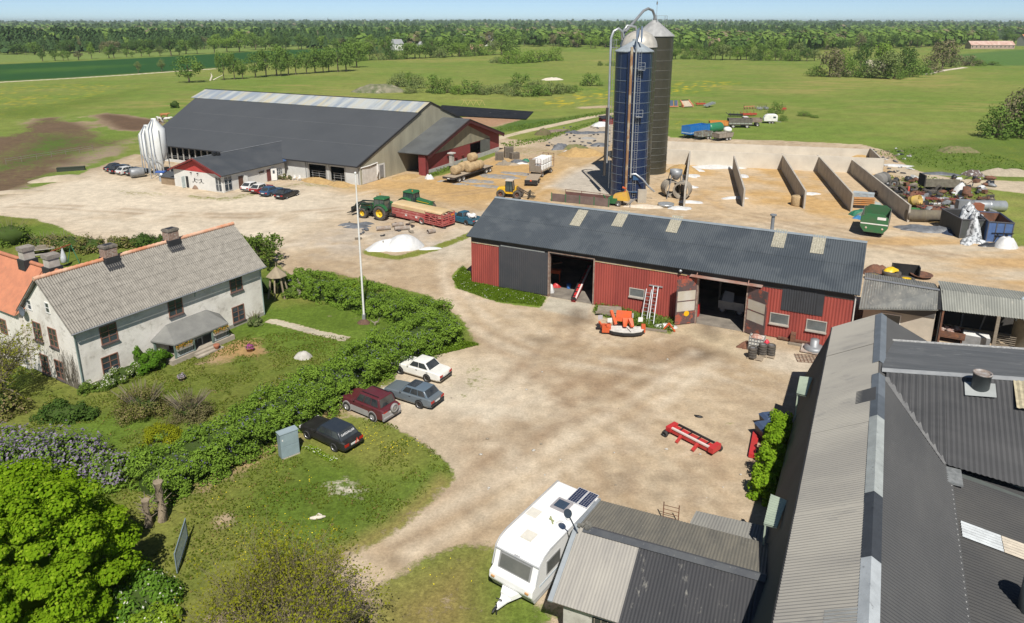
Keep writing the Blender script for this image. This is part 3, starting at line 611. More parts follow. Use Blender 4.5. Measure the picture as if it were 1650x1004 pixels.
 # double doors standing open
 for hx,a,wd in ((d2[0]+.02,R(222),2.05),(d2[1]-.02,R(-28),2.05)):
  m=MB();c,s_=math.cos(a),math.sin(a)
  def B(u0,u1,z0,z1,th,mb):
   p=[(hx+c*u-s_*v,-.1+s_*u+c*v) for u,v in ((u0,-th),(u1,-th),(u1,th),(u0,th))]
   mb.hexa([(x,y,z0) for x,y in p]+[(x,y,z1) for x,y in p])
  B(0,wd,.1,1.35,.04,m);B(0,wd,3.35,4.5,.04,m);B(0,.12,1.35,3.35,.04,m);B(wd-.12,wd,1.35,3.35,.04,m);B(.12,wd-.12,2.3,2.4,.04,m)
  mo=m.build('swing_door',mat('rust_red_door',(.13,.075,.07),.85,c2=(.075,.06,.06),ns=1.8,c3=(.33,.085,.05),ns3=1.2,lo3=.52,hi3=.6),t)
  g=MB();B(.12,wd-.12,1.35,2.3,.025,g);B(.12,wd-.12,2.4,3.35,.025,g);g.build('door_light',mat('yellowed_panel',(.42,.37,.28),.7,c2=(.5,.47,.42),ns=.5),mo)
  if a>R(90):
   y=MB();cx,cy=hx+c*wd*.45,-.1+s_*wd*.45;nx,ny=(s_,-c) if (-c)<0 else (-s_,c)
   y.tube([(cx+nx*.042,cy+ny*.042,1.1),(cx+nx*.055,cy+ny*.055,1.1)],.27,14);y.tube([(cx-nx*.042,cy-ny*.042,1.1),(cx-nx*.055,cy-ny*.055,1.1)],.27,14);y.build('round_marker',mat('yellow_sign',(.8,.45,.01),.5),mo)
 st=MB();st.bx(d2[0]-.6,d2[1]+1.2,-.75,-.1,h2+.17,h2+.22);st.bar((d2[0],-.1,h2+.6),(d2[0],-.7,h2+.2),.06);st.bar((d2[1],-.1,h2+.6),(d2[1],-.7,h2+.2),.06);st.build('door_canopy',mat('rusty_pale_strip',(.36,.30,.26),.8,c2=(.3,.14,.1),ns=1),t)
 lp=MB();q=on(1098,435);lp.ball((q.x,-.3,q.z),(.16,.16,.16));lp.bar((q.x,-.3,q.z),(q.x,0,q.z+.1),.05);lp.build('wall_lamp',M_galv,t)
 dr=MB();dr.tube([(L_+.1,-.12,.2),(L_+.1,-.12,ez-.2)],.06,8);dr.build('drainpipe',mat('pale_pipe',(.6,.58,.54),.5),t)
 fl=MB();fl.bx(.2,L_-.2,.0,D_-.2,-.02,.03);fl.build('floor_slab',mat('oily_concrete',(.25,.22,.18),.9,c2=(.12,.105,.09),ns=.6),t)
 for xx in (6,12.5,18.5,25,31):
  ip=MB();ip.bx(xx-.1,xx+.1,5.5,5.7,.03,rz_-.4);ip.bx(xx-.08,xx+.08,.3,D_-.3,ez-.2,ez-.02)
  ip.build('roof_post',M_wood,t)
 return d1,d2
SD1,SD2=machine_shed()
# ------------------------------------------------------------ dairy barn
BF=FR((-26.2,120.1),-27)
def dairy_barn():
 f=BF;X0=-61.5;ez=3.36;rz_=11.9;ry=23.;sl=(rz_-ez)/ry
 t=thing('dairy_barn','huge low dairy barn with charcoal roof and pale ridge skylight','barn',f.o,f.rz)
 zr=lambda y:ez+sl*min(y,46-y)
 r=MB()
 XE=-54.5;r.slab([(XE,0,ez),(0,0,ez),(0,19.6,zr(19.6)),(X0+.6,19.6,zr(19.6))],.16);r.slab([(X0,26.4,zr(19.6)),(0,26.4,zr(19.6)),(0,46,ez),(X0,46,ez)],.16)
 ro=r.build('roof',mat('charcoal_felt_roof',(.062,.067,.073),.6,c2=(.072,.077,.083),ns=.12,spec=.3,c3=(.085,.09,.095),ns3=.6,lo3=.6,hi3=.8),t)
 sm=MB()
 for yy in (6.5,12.8): sm.slab([(XE,yy,zr(yy)+.012),(0,yy,zr(yy)+.012),(0,yy+.1,zr(yy+.1)+.012),(XE,yy+.1,zr(yy+.1)+.012)],.01)
 sm.build('sheet_lap',mat('roof_lap_line',(.11,.115,.12),.6),ro)
 w=MB();w.bx(X0+.2,-.3,19.62,19.72,zr(19.6)-.1,10.55);w.bx(X0+.2,-.3,26.28,26.38,zr(19.6)-.1,10.55);w.build('ridge_band',M_darkred,ro)
 tr=MB();tr.bx(X0+.1,-.1,19.35,19.61,zr(19.4)+.02,zr(19.6)+.1);tr.build('pale_flashing',mat('pale_flashing',(.42,.36,.31),.7),ro)
 fg=mat('streaky_fibreglass',(.40,.42,.41),.5,c2=(.25,.29,.335),ns=.6,st=(1,.1,.1),lo=.44,hi=.56,c3=(.45,.41,.29),ns3=.45,lo3=.5,hi3=.6)
 s=MB();s.slab([(X0-.3,18.75,10.5),(.0,18.75,10.5),(0,23,12.05),(X0-.3,23,12.05)],.12);s.slab([(X0-.3,23,12.05),(0,23,12.05),(0,27.25,10.5),(X0-.3,27.25,10.5)],.12);s.build('ridge_skylight',fg,ro)
 k=MB();k.bar((X0-.3,23,12.08),(0,23,12.08),.25,.12);k.bar((.03,18.7,10.46),(.03,23,12.03),.12,.2);k.bar((.03,23,12.03),(.03,27.3,10.46),.12,.2);k.bar((.03,0,ez-.05),(.03,19.6,zr(19.6)-.05),.14,.28);k.bar((.03,26.4,zr(19.6)-.05),(.03,46,ez-.05),.14,.28);k.bar((XE,-.05,ez-.1),(0,-.05,ez-.1),.12,.2);k.build('verge_board',mat('dark_verge',(.03,.03,.033),.6),ro)
 m=MB();m.slab([(X0+25,15.8,zr(15.8)+.014),(X0+25.12,15.8,zr(15.8)+.014),(X0+25.12,18,zr(18)+.014),(X0+25,18,zr(18)+.014)],.01)
 yw=.7
 on=lambda a,b:f.hit(a,b,(0,yw,0),(0,1,0))
 o=[on(497,275).x,on(525.5,280).x,on(532,280).x,on(555.5,285).x]
 front=MB();wallx(front,-25.,-.25,0,ez-.1,yw,yw+.2,[(o[0],o[1],0,2.75),(o[2],o[3],0,2.75)])
 front.bx(XE+.2,-25,yw,yw+.2,0,.55)
 front.bx(-.45,-.25,yw+.2,7.4,0,ez-.1)
 fo=front.build('front_wall',M_greywall,t)
 n=17;pm=mat('grey_steel_post',(.42,.41,.38),.6)
 for i in range(n+1): xx=XE+.4+(29)*i/n;MB().bx(xx-.1,xx+.1,yw+.02,yw+.18,.55,ez-.02).build('wall_post',pm,fo)
 for xx in (o[0]-.15,o[1]+.15,o[2]-.15,o[3]+.15): MB().bx(xx-.14,xx+.14,yw-.03,yw+.3,0,ez-.02).build('door_post',pm,fo)
 g=mat('weathered_green_grey_boards',(.36,.34,.25),.85,c2=(.27,.255,.19),ns=.5,st=(1,1,.25))
 ga=MB();ga.prism([(yw+.2,0),(45.3,0),(45.3,ez-.2),(26.5,zr(19.6)-.2),(26.5,10.5),(23,11.85),(19.5,10.5),(19.5,zr(19.6)-.2),(yw+.2,ez-.15)],-.24,-.1,'x');ga.build('gable_wall',g,t)
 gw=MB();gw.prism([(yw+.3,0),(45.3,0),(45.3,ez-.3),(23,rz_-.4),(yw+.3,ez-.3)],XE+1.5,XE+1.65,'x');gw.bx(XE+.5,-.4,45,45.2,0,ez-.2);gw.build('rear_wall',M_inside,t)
 fl=MB();fl.bx(XE+1.7,-.5,yw+.2,45,-.02,.04);fl.build('floor_slab',mat('barn_floor',(.22,.18,.12),.95),t)
 # canvas side panels and a small grey door on the lower gable
 cv=MB();cv.bx(-.07,.0,1.2,5.4,.05,2.75);cv.build('canvas_panel',mat('white_canvas',(.62,.60,.56),.8,c2=(.5,.48,.44),ns=1.5),t)
 cv=MB();cv.tube([(0,.9,2.95),(.12,3,3.0),(.08,5.4,3.15)],.12,8);cv.tube([(.05,5.3,3.0),(.1,5.35,1.8),(.06,5.3,.6)],[.15,.25,.18],8);cv.build('rolled_canvas',mat('rolled_canvas',(.68,.66,.62),.7),t)
 dr=MB();dr.bx(-.08,-.01,6.05,7.25,.3,2.5);dr.build('gable_door',M_dull,t)
 fr=MB();fr.bx(-.09,-.0,5.75,6.05,.1,2.75);fr.bx(-.09,0,7.25,7.6,.1,2.75);fr.bx(-.09,0,6.05,7.25,2.5,2.75);fr.build('door_surround',M_greywall,t)
 hd=MB()
 for a,b in ((o[0],o[1]),(o[2],o[3])):
  for z in (.7,1.1,1.5): hd.bar((a+.2,yw+.5,z),(b-.2,yw+.5,z),.05)
  k_=a+.5
  while k_<b: hd.bar((k_,yw+.5,0),(k_,yw+.5,1.5),.06);k_+=1.5
 xx=X0+.5
 for z in (.95,1.25): hd.bar((XE+.5,yw+.3,z),(-26,yw+.3,z),.05)
 hd.build('feed_rail',M_galv,t)
 bl=MB();q=f.hit(447,243,(0,0,ez),(0,-sl,1));bl.bx(q.x-.3,q.x+.1,q.y-1.7,q.y-1.5,zr(q.y),zr(q.y)+1.6);
 dp=MB();dp.tube([(-.35,.1,ez-.15),(-.35,.6,ez-.5),(-.35,.62,.2)],.07,8);dp.tube([(o[0]-.5,.1,ez-.15),(o[0]-.5,.6,ez-.4),(o[0]-.5,.62,.3)],.06,8);dp.build('drainpipe',M_dull,t)
dairy_barn()
def annex():
 f=FR(G(361,311),63);W,L_,ez,rz_=11.6,20.,3.05,5.25
 t=thing('milk_house','white rendered milking annex with red gable and dark roof','annex',f.o,f.rz)
 w=MB();w.prism([(0,0),(W,0),(W,ez),(0,ez)],0,13.9,'x');w.build('wall',mat('clean_pale_render',(.66,.65,.61),.85,c2=(.58,.57,.53),ns=.6),t)
 g=MB();g.prism([(.1,ez-.05),(W-.1,ez-.05),(W/2,rz_-.15)],-.02,.2,'x');g.build('gable',mat('bright_red_boards',(.44,.05,.045),.7,c2=(.36,.045,.04)),t)
 sl=(rz_-ez)/(W/2);o=.55;e0=ez-o*sl+.1
 r=MB();r.slab([(-.7,-o,e0),(-.7,W/2,rz_+.1),(L_,W/2,rz_+.1),(13.4,-o,e0)][::-1],.14);r.slab([(-.7,W/2,rz_+.1),(-.7,W+o,e0),(13.4,W+o,e0),(L_,W/2,rz_+.1)][::-1],.14);ro=r.build('roof',M_asph,t)
 k=MB();k.bar((-.72,-o,e0-.08),(-.72,W/2,rz_+.02),.1,.26);k.bar((-.72,W/2,rz_+.02),(-.72,W+o,e0-.08),.1,.26);k.build('bargeboard',M_darkred,ro)
 rf=MB();rf.bar((-.7,W/2,rz_+.12),(L_,W/2,rz_+.12),.25,.05);rf.build('ridge_cap',M_dull,ro)
 v=MB();v.bx(3.2,4.0,W/2-.6,W/2-.1,rz_+.0,rz_+.55);v.bx(3.9,4.5,W/2-.75,W/2-.15,rz_-.1,rz_+.35);v.build('roof_vent',C_black,ro)
 bl=MB();bl.bar((13.5,-o,e0+.1),(L_-.1,W/2,rz_+.16),.55,.06);bl.build('blue_flashing',mat('blue_flashing',(.055,.10,.21),.5),ro)
 fm=mat('white_frame',(.7,.7,.68),.5)
 on=lambda a,b:f.hit(a,b,(0,0,0),(0,1,0))
 window(t,'y-',1.05,1.35,1.5,2.3,fm=fm,rows=2,cols=2,off=-.01)
 window(t,'x-',1.0,1.35,1.3,2.3,fm=fm,rows=2,cols=2,off=-.01)
 window(t,'x-',11.3-4.,2.,.4,.0+.3,fm=fm,rows=1,cols=1,off=-.01) if 0 else None
 q=on(421,277.5);window(t,'y-',q.x,q.z,1.3,.45,fm=fm,rows=1,cols=1,off=-.01)
 q=on(450,276);window(t,'y-',q.x,q.z,1.2,1.,fm=fm,rows=2,cols=3,off=-.01)
 q=on(388,290);d=MB();d.bx(q.x-.5,q.x+.45,-.04,.03,.1,2.15);d.build('brown_door',mat('brown_door',(.13,.06,.035),.6),t)
 d=MB();d.bx(q.x+.55,q.x+.62,-1.0,-.02,.1,2.15);d.build('open_door_leaf',M_greywall,t)
 q=on(437,283);d=MB();d.bx(q.x-1.0,q.x-.1,-.04,.03,.1,2.15);d.build('entrance',mat('reddish_entrance',(.16,.05,.045),.6),t)
 d=MB();d.box((q.x+.25,-.42,1.13),(1.0,.07,2.1),R(-30));do=d.build('white_door_leaf',M_white,t);k=MB();k.box((q.x+.2,-.46,1.6),(.35,.03,.55),R(-30));k.build('door_light',M_glass,do)
 d=MB();d.bx(-.04,.03,8.15,8.75,.05,2.0);d.build('side_door',C_black,t);d=MB();d.box((-.38,8.95,1.03),(.75,.06,1.95),R(8));d.build('side_door_leaf',mat('pale_blue_door',(.55,.63,.63),.5),t)
 # ironwork and lamps on the gable wall
 o_=MB()
 for yy in (5.0,6.6): o_.bx(-.07,-.01,yy-.08,yy+.08,1.35,1.85);o_.tube([(-.05,yy,1.5),(-.06,yy+.35,1.15),(-.06,yy+.6,1.2)],.025,5);o_.tube([(-.05,yy,1.5),(-.06,yy-.35,1.15),(-.06,yy-.6,1.25)],.025,5);o_.box((-.16,yy+.6,2.75),(.25,.14,.14))
 o_.tube([(-.05,6.5,1.75),(-.05,5.8,1.62),(-.05,5.1,1.75)],.02,5);o_.build('wall_ironwork',C_black,t)
annex()
def side_barn():
 f=FR(G(687,283),64);L_,ez,rz_,rx=29.2,4.1,8.5,14.9
 t=thing('red_hay_barn','red gabled hay barn built onto the end of the dairy barn','hay barn',f.o,f.rz)
 q=[f.hit(a,b,(0,0,0),(0,1,0)) for a,b in ((758,262),(789,250))]
 a0,a1=q[0].x,q[1].x
 w=MB();wallx(w,0,L_,.9,3.5,0,.15,[(a0,a1,.95,3.35)]);w.prism([(0,3.5),(L_,3.5),(L_,ez-.1),(rx,rz_-.1),(0,ez-.1)],.0,.15,'y');w.bx(L_-.15,L_,.15,9,0,ez-.2);w.bx(0,.15,.15,1.3,0,ez-.2)
 wo=w.build('wall',mat('faded_red_cladding',(.235,.042,.04),.75,c2=(.2,.04,.038),ns=.6),t)
 p=MB();p.bx(-.03,L_+.02,-.06,.15,0,.897);p.build('plinth',mat('pale_concrete_plinth',(.46,.45,.42),.9),t)
 g=MB();g.prism([(2.6,3.52),(25.2,3.52),(rx,rz_-1.05)],-.045,-.003,'y');g.build('gable_sheet',mat('aged_fibre_sheet',(.30,.28,.19),.8,c2=(.22,.21,.155),ns=.8,st=(1,1,.2),c3=(.09,.09,.08),ns3=.5,lo3=.58,hi3=.75),t)
 s=(rz_-ez)/rx;r=MB();e=-.7
 r.slab([(e,-.9,ez+s*e),(rx,-.9,rz_),(rx,9.,rz_),(e,6.4,ez+s*e)][::-1],.14);r.slab([(rx,-.9,rz_),(L_+.7,-.9,ez+s*e-.1),(L_+.7,9,ez+s*e-.1),(rx,9,rz_)][::-1],.14)
 ro=r.build('roof',mat('worn_felt_roof',(.105,.112,.113),.55,c2=(.075,.08,.082),ns=.25,lo=.4,hi=.6),t)
 k=MB();k.bar((e,-.93,ez+s*e-.3),(rx,-.93,rz_-.3),.1,.75);k.bar((rx,-.93,rz_-.3),(L_+.7,-.93,ez+s*e-.4),.1,.75);k.build('bargeboard',mat('oxblood_board',(.075,.014,.016),.7),ro)
 k=MB();k.bar((e,-.97,ez+s*e+.0),(rx,-.97,rz_+.02),.16,.1);k.bar((rx,-.97,rz_+.02),(L_+.7,-.97,ez+s*e-.08),.16,.1);k.build('verge_trim',C_black,ro)
 c=MB();c.bx(-.3,.5,-.2,.0-.062,0,ez-.3);c.bx(-.3,-.02,-.2,1.4,0,ez-.4);c.build('corner_pier',mat('red_pier',(.22,.04,.04),.75),t)
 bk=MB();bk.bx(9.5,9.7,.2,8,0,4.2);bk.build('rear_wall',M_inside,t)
 d=MB();d.bx((a0+a1)/2,a1,-.1,-.05,1.0,3.45);d.build('sliding_door',mat('grey_green_door',(.12,.125,.115),.7),t)
 for xx in (10.6,13.2): b=MB();b.bx(xx-.4,xx+.4,-.35,-.07,1.6,1.75);b.build('small_vent_hood',M_darkred,t)
 c=thing('stone_chimney_stack','pale square vent stack with a flat cap beside the hay barn wall','vent stack',f.w(7.6,-.9),f.rz)
 m=MB();m.bx(-.35,.35,-.35,.35,0,2.6);m.build('shaft',mat('pale_stone',(.45,.43,.39),.9,c2=(.3,.28,.25)),c);m=MB();m.bx(-.6,.6,-.6,.6,2.9,3.1);m.bx(-.28,.28,-.28,.28,2.6,2.9);m.build('cap',mat('pale_cap',(.55,.53,.5),.8),c);m=MB();m.bx(-.42,.42,-.42,.42,0,.6);m.build('base',C_black,c)
side_barn()
# ------------------------------------------------------------ tower silos
def tower(name,label,c,r,h,col,band,dome=False,apex=2.0,nb=13,topc=(.55,.56,.56)):
 t=thing(name,label,'silo',(c[0],c[1],0))
 m=MB();m.lathe([(r,0),(r,h)],n=40);m.build('shell',col,t)
 b=MB()
 for i in range(nb+1):
  z=h*(1-((i/nb)**.82)) if i else h-.05
  rr=r+.035;b.lathe([(r+.005,z-.05),(rr,z-.04),(rr,z+.04),(r+.005,z+.05)],n=40)
 for k in range(7):
  a=2*math.pi*k/7+.2
  b.bar((math.cos(a)*(r+.01),math.sin(a)*(r+.01),0),(math.cos(a)*(r+.0),math.sin(a)*(r+.0),h),.03)
 b.build('hoops',band,t)
 k=MB()
 if dome: k.lathe([(r+.12,h-.02)]+[((r+.1)*math.cos(a),h+.0+r*.92*math.sin(a)) for a in [R(x) for x in range(0,91,10)]],n=36)
 else: k.lathe([(r+.18,h-.1),(r+.18,h+.02),(.35,h+apex),(.35,h+apex+.25),(0,h+apex+.3)],n=28,smooth=False)
 k.build('roof',mat(name+'_roof',topc,.45,c2=tuple(x*.72 for x in topc),ns=1.2,st=(1,1,.3),metal=.25),t)
 return t
M_sblue=mat('navy_enamel_steel',(.0085,.020,.062),.3,c2=(.012,.026,.072),ns=.6,spec=.5)
M_sgreen=mat('olive_enamel_steel',(.040,.038,.026),.38,c2=(.05,.047,.033),ns=.6,spec=.5)
M_band=mat('pale_hoop',(.12,.15,.19),.5);M_bandg=mat('dull_hoop',(.11,.11,.095),.5)
TB=(18.75,113.4);TG1=(20.9,122.4);TG2=(25.3,132.8)
tower('blue_tower_silo','navy blue steel tower silo with pale hoops and pipes',TB,2.8,22.7,M_sblue,M_band,nb=15,apex=1.5,topc=(.42,.47,.5))
tower('domed_tower_silo','olive tower silo with rust streaked white dome behind the blue silo',TG1,2.95,23.0,M_sgreen,M_bandg,dome=True,topc=(.56,.53,.47),nb=17)
tower('tall_tower_silo','tallest olive tower silo with silver cone roof',TG2,3.5,24.6,M_sgreen,M_bandg,apex=2.7,topc=(.46,.46,.45),nb=17)
def silo_pipes():
 t=thing('silo_filling_pipe','rusty cream filling pipe and ladder cage up the front of the blue silo','filling pipe',(TB[0],TB[1]-2.8,0))
 m=MB();m.tube([(-.9,-.35,.3),(-.9,-.35,23.4)],.21,10);m.build('rusty_pipe',mat('rust_blotched_cream',(.40,.34,.24),.6,c2=(.27,.15,.075),ns=.9,st=(1,1,.5),lo=.45,hi=.55),t)
 m=MB();m.tube([(-.25,-.4,3.6),(-.25,-.4,24.8)],.13,8);m.tube([(-.25,-.4,4.1),(.5,-.6,4.2),(1.6,-.7,3.4),(2.6,-.6,2.2),(3.6,-.3,1.3)],.14,8);m.build('galvanised_pipe',M_galv,t)
 m=MB();m.bx(-1.4,-.6,-.2,-.05,0,22.7);m.build('tall_navy_box',mat('navy_chute',(.012,.022,.06),.4),t)  # tall navy box up the shell behind the cream pipe
 for z in (20.0,13.0):
  m=MB();m.bx(.1,1.1,-.85,-.02,z,z+.06);m.bar((.1,-.83,z),(.1,-.83,z+1.1),.05);m.bar((1.1,-.83,z),(1.1,-.83,z+1.1),.05);m.bar((.1,-.83,z+1.1),(1.1,-.83,z+1.1),.05);m.bar((1.1,-.83,z+1.1),(1.1,-.05,z+1.1),.05);m.bar((1.1,-.83,z+.55),(.1,-.83,z+.55),.04);m.build('platform',M_galv,t)
 m=MB();m.bx(.1,1.,-.5,-.02,3.2,4.0);m.bx(.0,.9,-.45,-.02,1.2,1.25);m.build('outlet_box',mat('blue_box',(.035,.10,.21),.5),t)
 m=MB()
 for z in np.arange(.5,22.5,.35): m.bar((.2,-.25,z),(.6,-.25,z),.03)
 m.bar((.2,-.25,.3),(.2,-.25,23),.04);m.bar((.6,-.25,.3),(.6,-.25,23),.04);m.build('ladder',M_galv,t)
 m=MB();m.tube([(-.25,-.4,24.6),(.2,.8,26.),(.4,2.0,25.2),(.35,2.6,24.2)],.13,8);m.bar((-.25,-.4,23.2),(-.25,-.4,25.8),.22);m.bar((.6,.5,24.),(.6,.5,26.4),.24);m.build('head_pipe',mat('blue_grey_pipe',(.22,.28,.38),.4,metal=.3),t)
 t=thing('bent_blower_pipe','silver blower pipe with a gooseneck at the left of the blue silo','blower pipe',(TB[0]-3.55,TB[1]+.6,0))
 m=MB();m.tube([(.0,0,5.2),(0,0,12.),(.0,0,24.6),(.35,.1,25.6),(1.1,.3,26.0),(1.8,.6,25.5),(2.0,.8,24.7)],.2,10);m.build('gooseneck',M_galv,t)
 m=MB();m.tube([(-.35,-.2,3.2),(-.2,-.1,14.)],.22,8);m.build('dark_duct',mat('dark_duct',(.05,.045,.04),.7),t)
 m=MB()
 for z in np.arange(2,24,.4): m.bar((.45,.1,z),(.85,.2,z),.03)
 m.bar((.45,.1,1),(.45,.1,24.4),.045);m.bar((.85,.2,1),(.85,.2,24.4),.045)
 for z in (23.2,24.3): m.bar((.1,0,z),(1.2,.3,z),.06)
 m.build('ladder',M_dull,t)
 t=thing('high_filling_pipe','long curved filling pipe rising over the tower silo roofs','filling pipe',(TG2[0],TG2[1],0))
 m=MB();m.tube([(-.0,-.2,27.0),(-.1,-.3,28.),(-.6,-.8,28.9),(-1.6,-2.,29.2),(-2.7,-3.8,28.8),(-5.,-8.,26.9),(-6.9,-11.,25.3),(-7.4,-12,24.6)],.22,10);m.build('curved_pipe',M_dull,t)
 m=MB();m.tube([(-7.4,-12,24.2),(-7.5,-12.3,25.3),(-6.7,-12.0,26.4),(-5.2,-11.2,26.2),(-4.7,-10.8,25)],.2,8);m.build('short_gooseneck',M_galv,t)
 m=MB();m.bar((.3,0,27.),(.3,0,30.6),.05);m.tube([(.3,0,29.9),(.3,0,30.4)],.13,6)
 for dx in (-.9,.9):
  for dy in (-.9,.9): m.bar((1.1+dx,dy,26.2),(1.1+dx,dy,28.),.06)
 for z in (27.4,28.): m.bar((.2,-.9,z),(2,-.9,z),.05);m.bar((2,-.9,z),(2,.9,z),.05);m.bar((.2,.9,z),(2,.9,z),.05);m.bar((.2,-.9,z),(.2,.9,z),.05)
 m.build('mast_rail',M_dull,t)
silo_pipes()
def bin_silo(c,s,lab):
 t=thing('feed_bin',lab,'feed silo',(c[0],c[1],0),0,None);r=1.75*s
 m=MB();m.lathe([(.25*s,1.1),(r,5.0*s),(r,9.4*s),(.45*s,11.1*s),(.45*s,11.4*s),(0,11.42*s)],n=20);m.build('hopper_shell',mat('white_fibreglass',(.74,.76,.75),.35,c2=(.66,.66,.62),ns=.5),t)
 for k in range(4):
  a=math.pi/4+k*math.pi/2;l=MB();x,y=math.cos(a)*(r+.07),math.sin(a)*(r+.07);l.bar((x,y,0),(x,y,9.3*s),.13);l.build('leg',M_galv,t)
 l=MB();
 for k in range(4):
  a=math.pi/4+k*math.pi/2;b=a+math.pi/2;l.bar((math.cos(a)*r,math.sin(a)*r,3.2),(math.cos(b)*r,math.sin(b)*r,3.2),.07)
 l.build('brace',M_galv,t)
 p=MB();p.tube([(-.3,-r-.15,.8),(-.3,-r-.15,9.6*s),(-.25,-r*.6,10.6*s),(-.1,-.4,11.3*s)],.07,8);p.tube([(.25,-r-.15,.8),(.25,-r-.15,9.6*s),(.2,-r*.6,10.5*s),(.1,-.4,11.3*s)],.07,8);p.build('filling_pipe',mat('grey_pipe',(.3,.33,.38),.5),t)
 return t
q=G(252.5,289);bin_silo((q.x,q.y+1.75),.93,'larger white feed bin with dark pipes beside the dairy barn')
q=G(232,287);bin_silo((q.x,q.y+3.2),.80,'smaller white feed bin half hidden behind the larger one')
# ------------------------------------------------------------ mansard barn and its wing, near right
MF=FR(G(1420,506,7.5),-27)   # x across to the right, y along the ridge away
def ML(px,py,z): return MF.I@G(px,py,z)
def mansard_barn():
 f=MF;zr=7.5;K=(-2.92,5.86);Lp=(-4.35,1.66);Ra=(3.4,5.82);Y0,Y1=-38.,0.
 t=thing('mansard_barn','long grey mansard roofed barn with patched ridge cap filling the near right corner','barn',f.o,f.rz)
 M_sh=mat('pale_fibre_cement_sheet',(.365,.345,.30),.85,c2=(.29,.275,.245),ns=.22,st=(.4,1.6,1),lo=.38,hi=.62,c3=(.2,.195,.185),ns3=.55,lo3=.56,hi3=.75)
 M_dk=mat('dark_green_sheet',(.055,.068,.066),.55,c2=(.04,.05,.05),ns=.3)
 M_bk=mat('black_coated_sheet',(.058,.059,.060),.65,c2=(.078,.078,.077),ns=.3,st=(1.5,.4,1),c3=(.085,.085,.085),ns3=.9,lo3=.6,hi3=.8)
 w=MB();w.prism([(-4.2,0),(11.8,0),(11.8,4.45),(3.4,5.65),(0,zr-.2),(-2.8,5.6),(-4.2,1.6)],Y0+.3,Y1-.35,'y');w.build('wall',mat('grey_green_wall',(.10,.115,.11),.8),t)
 # left pale slope, laid in courses with slight laps
 r=MB();cs=[-38,-30.5,-23.,-15.5,-11.2,-5.2,-4.4,0.]
 for i in range(len(cs)-1):
  a,b=cs[i],cs[i+1];u=.018*(i%2)
  r.corr((K[0]-.05,b+.1,K[1]+u),(K[0]-.05,a,K[1]+u),(-.05,b+.1,zr+u),(-.05,a,zr+u),.178,.015)
 r.slab([(K[0],Y0,K[1]-.04),(0,Y0,zr-.04),(0,Y1-.05,zr-.04),(K[0],Y1-.05,K[1]-.04)],.05)
 ro=r.build('roof',M_sh,t)
 d=MB();d.corr((Lp[0],Y1,Lp[1]),(Lp[0],Y0,Lp[1]),(K[0]+.04,Y1,K[1]-.04),(K[0]+.04,Y0,K[1]-.04),.2,.02);d.slab([(Lp[0]+.05,Y0,Lp[1]),(K[0]+.08,Y0,K[1]-.06),(K[0]+.08,Y1-.05,K[1]-.06),(Lp[0]+.05,Y1-.05,Lp[1])],.04);d.build('steep_lower_roof',M_dk,ro)
 e=MB();e.bar((K[0]-.07,Y1+.02,K[1]-.02),(K[0]-.07,Y0,K[1]-.02),.07,.09);e.build('break_trim',C_black,ro)
 e=MB();e.slab([(K[0]+1.9,-11.7,6.955),(K[0]+1.9,-13.25,6.955),(-.1,-13.25,7.51),(-.1,-11.7,7.51)][::-1],.02);e.build('dark_patch',M_bk,ro)
 q=MB();q.corr((-1.35,-29.2,6.79),(-1.35,-31.6,6.79),(-.12,-29.2,7.48),(-.12,-31.6,7.48),.178,.015);q.build('worn_patch',mat('worn_bluish_sheet',(.27,.28,.275),.8,c2=(.2,.205,.2),ns=1),ro)
 # right slope: steep upper sheet to the lap, then shallow sheeting
 b=MB();b.corr((0,Y0,zr),(0,Y1,zr),(Ra[0]+.1,Y0,Ra[1]),(Ra[0]+.1,Y1,Ra[1]),.19,.016);b.build('upper_right_slope',M_bk,ro)
 b=MB();b.corr((Ra[0]-.02,Y0,Ra[1]-.05),(Ra[0]-.02,-16.,Ra[1]-.05),(12.2,Y0,4.55),(12.2,-16.,4.55),.19,.016);b.build('shallow_right_slope',mat('black_brown_sheet',(.052,.052,.052),.7,c2=(.072,.07,.066),ns=.4),ro)
 lp=MB()
 for yy in np.arange(-37,-16,.38): lp.ball((Ra[0]+.02,yy,Ra[1]+.02),(.035,.07,.03),5,4)
 lp.build('lap_fixings',mat('pale_fixing',(.5,.5,.48),.6),ro)
 # translucent sheets low on the right slope
 zs=lambda x:Ra[1]-.05+(x-Ra[0])*(4.55-Ra[1]+.05)/(12.2-Ra[0])
 for a0,a1,c in ((3.62,5.15,(.50,.53,.54)),(5.17,7.6,(.52,.46,.37))):
  s=MB();s.corr((a0,-21.0,zs(a0)+.035),(a0,-19.75,zs(a0)+.035),(a1,-21.0,zs(a1)+.035),(a1,-19.75,zs(a1)+.035),.19,.024);s.build('translucent_sheet',mat('fibreglass_%d'%int(a0*100),c,.6,c2=tuple(x*.75 for x in c),ns=3),ro)
 # ridge cap in differently painted lengths
 caps=[(0,-8.2,(.155,.175,.195)),(-9.9,-12.6,(.145,.165,.185)),(-12.6,-15.1,(.10,.115,.13)),(-15.1,-22.1,(.36,.385,.37)),(-22.1,-26.5,(.05,.055,.062)),(-26.5,-38,(.43,.46,.475))]
 for y1,y0,c in caps:
  k=MB();k.slab([(-.34,y0,zr-.13),(0,y0,zr+.09),(0,y1,zr+.09),(-.34,y1,zr-.13)],.02);k.slab([(0,y0,zr+.09),(.36,y0,zr-.12),(.36,y1,zr-.12),(0,y1,zr+.09)],.02)
  k.build('ridge_cap',mat('ridge_cap_%d'%int(-y0*10),c,.5,c2=tuple(x*.8 for x in c),ns=1.5,c3=tuple(x*.5 for x in c),ns3=4,lo3=.6,hi3=.7),ro)
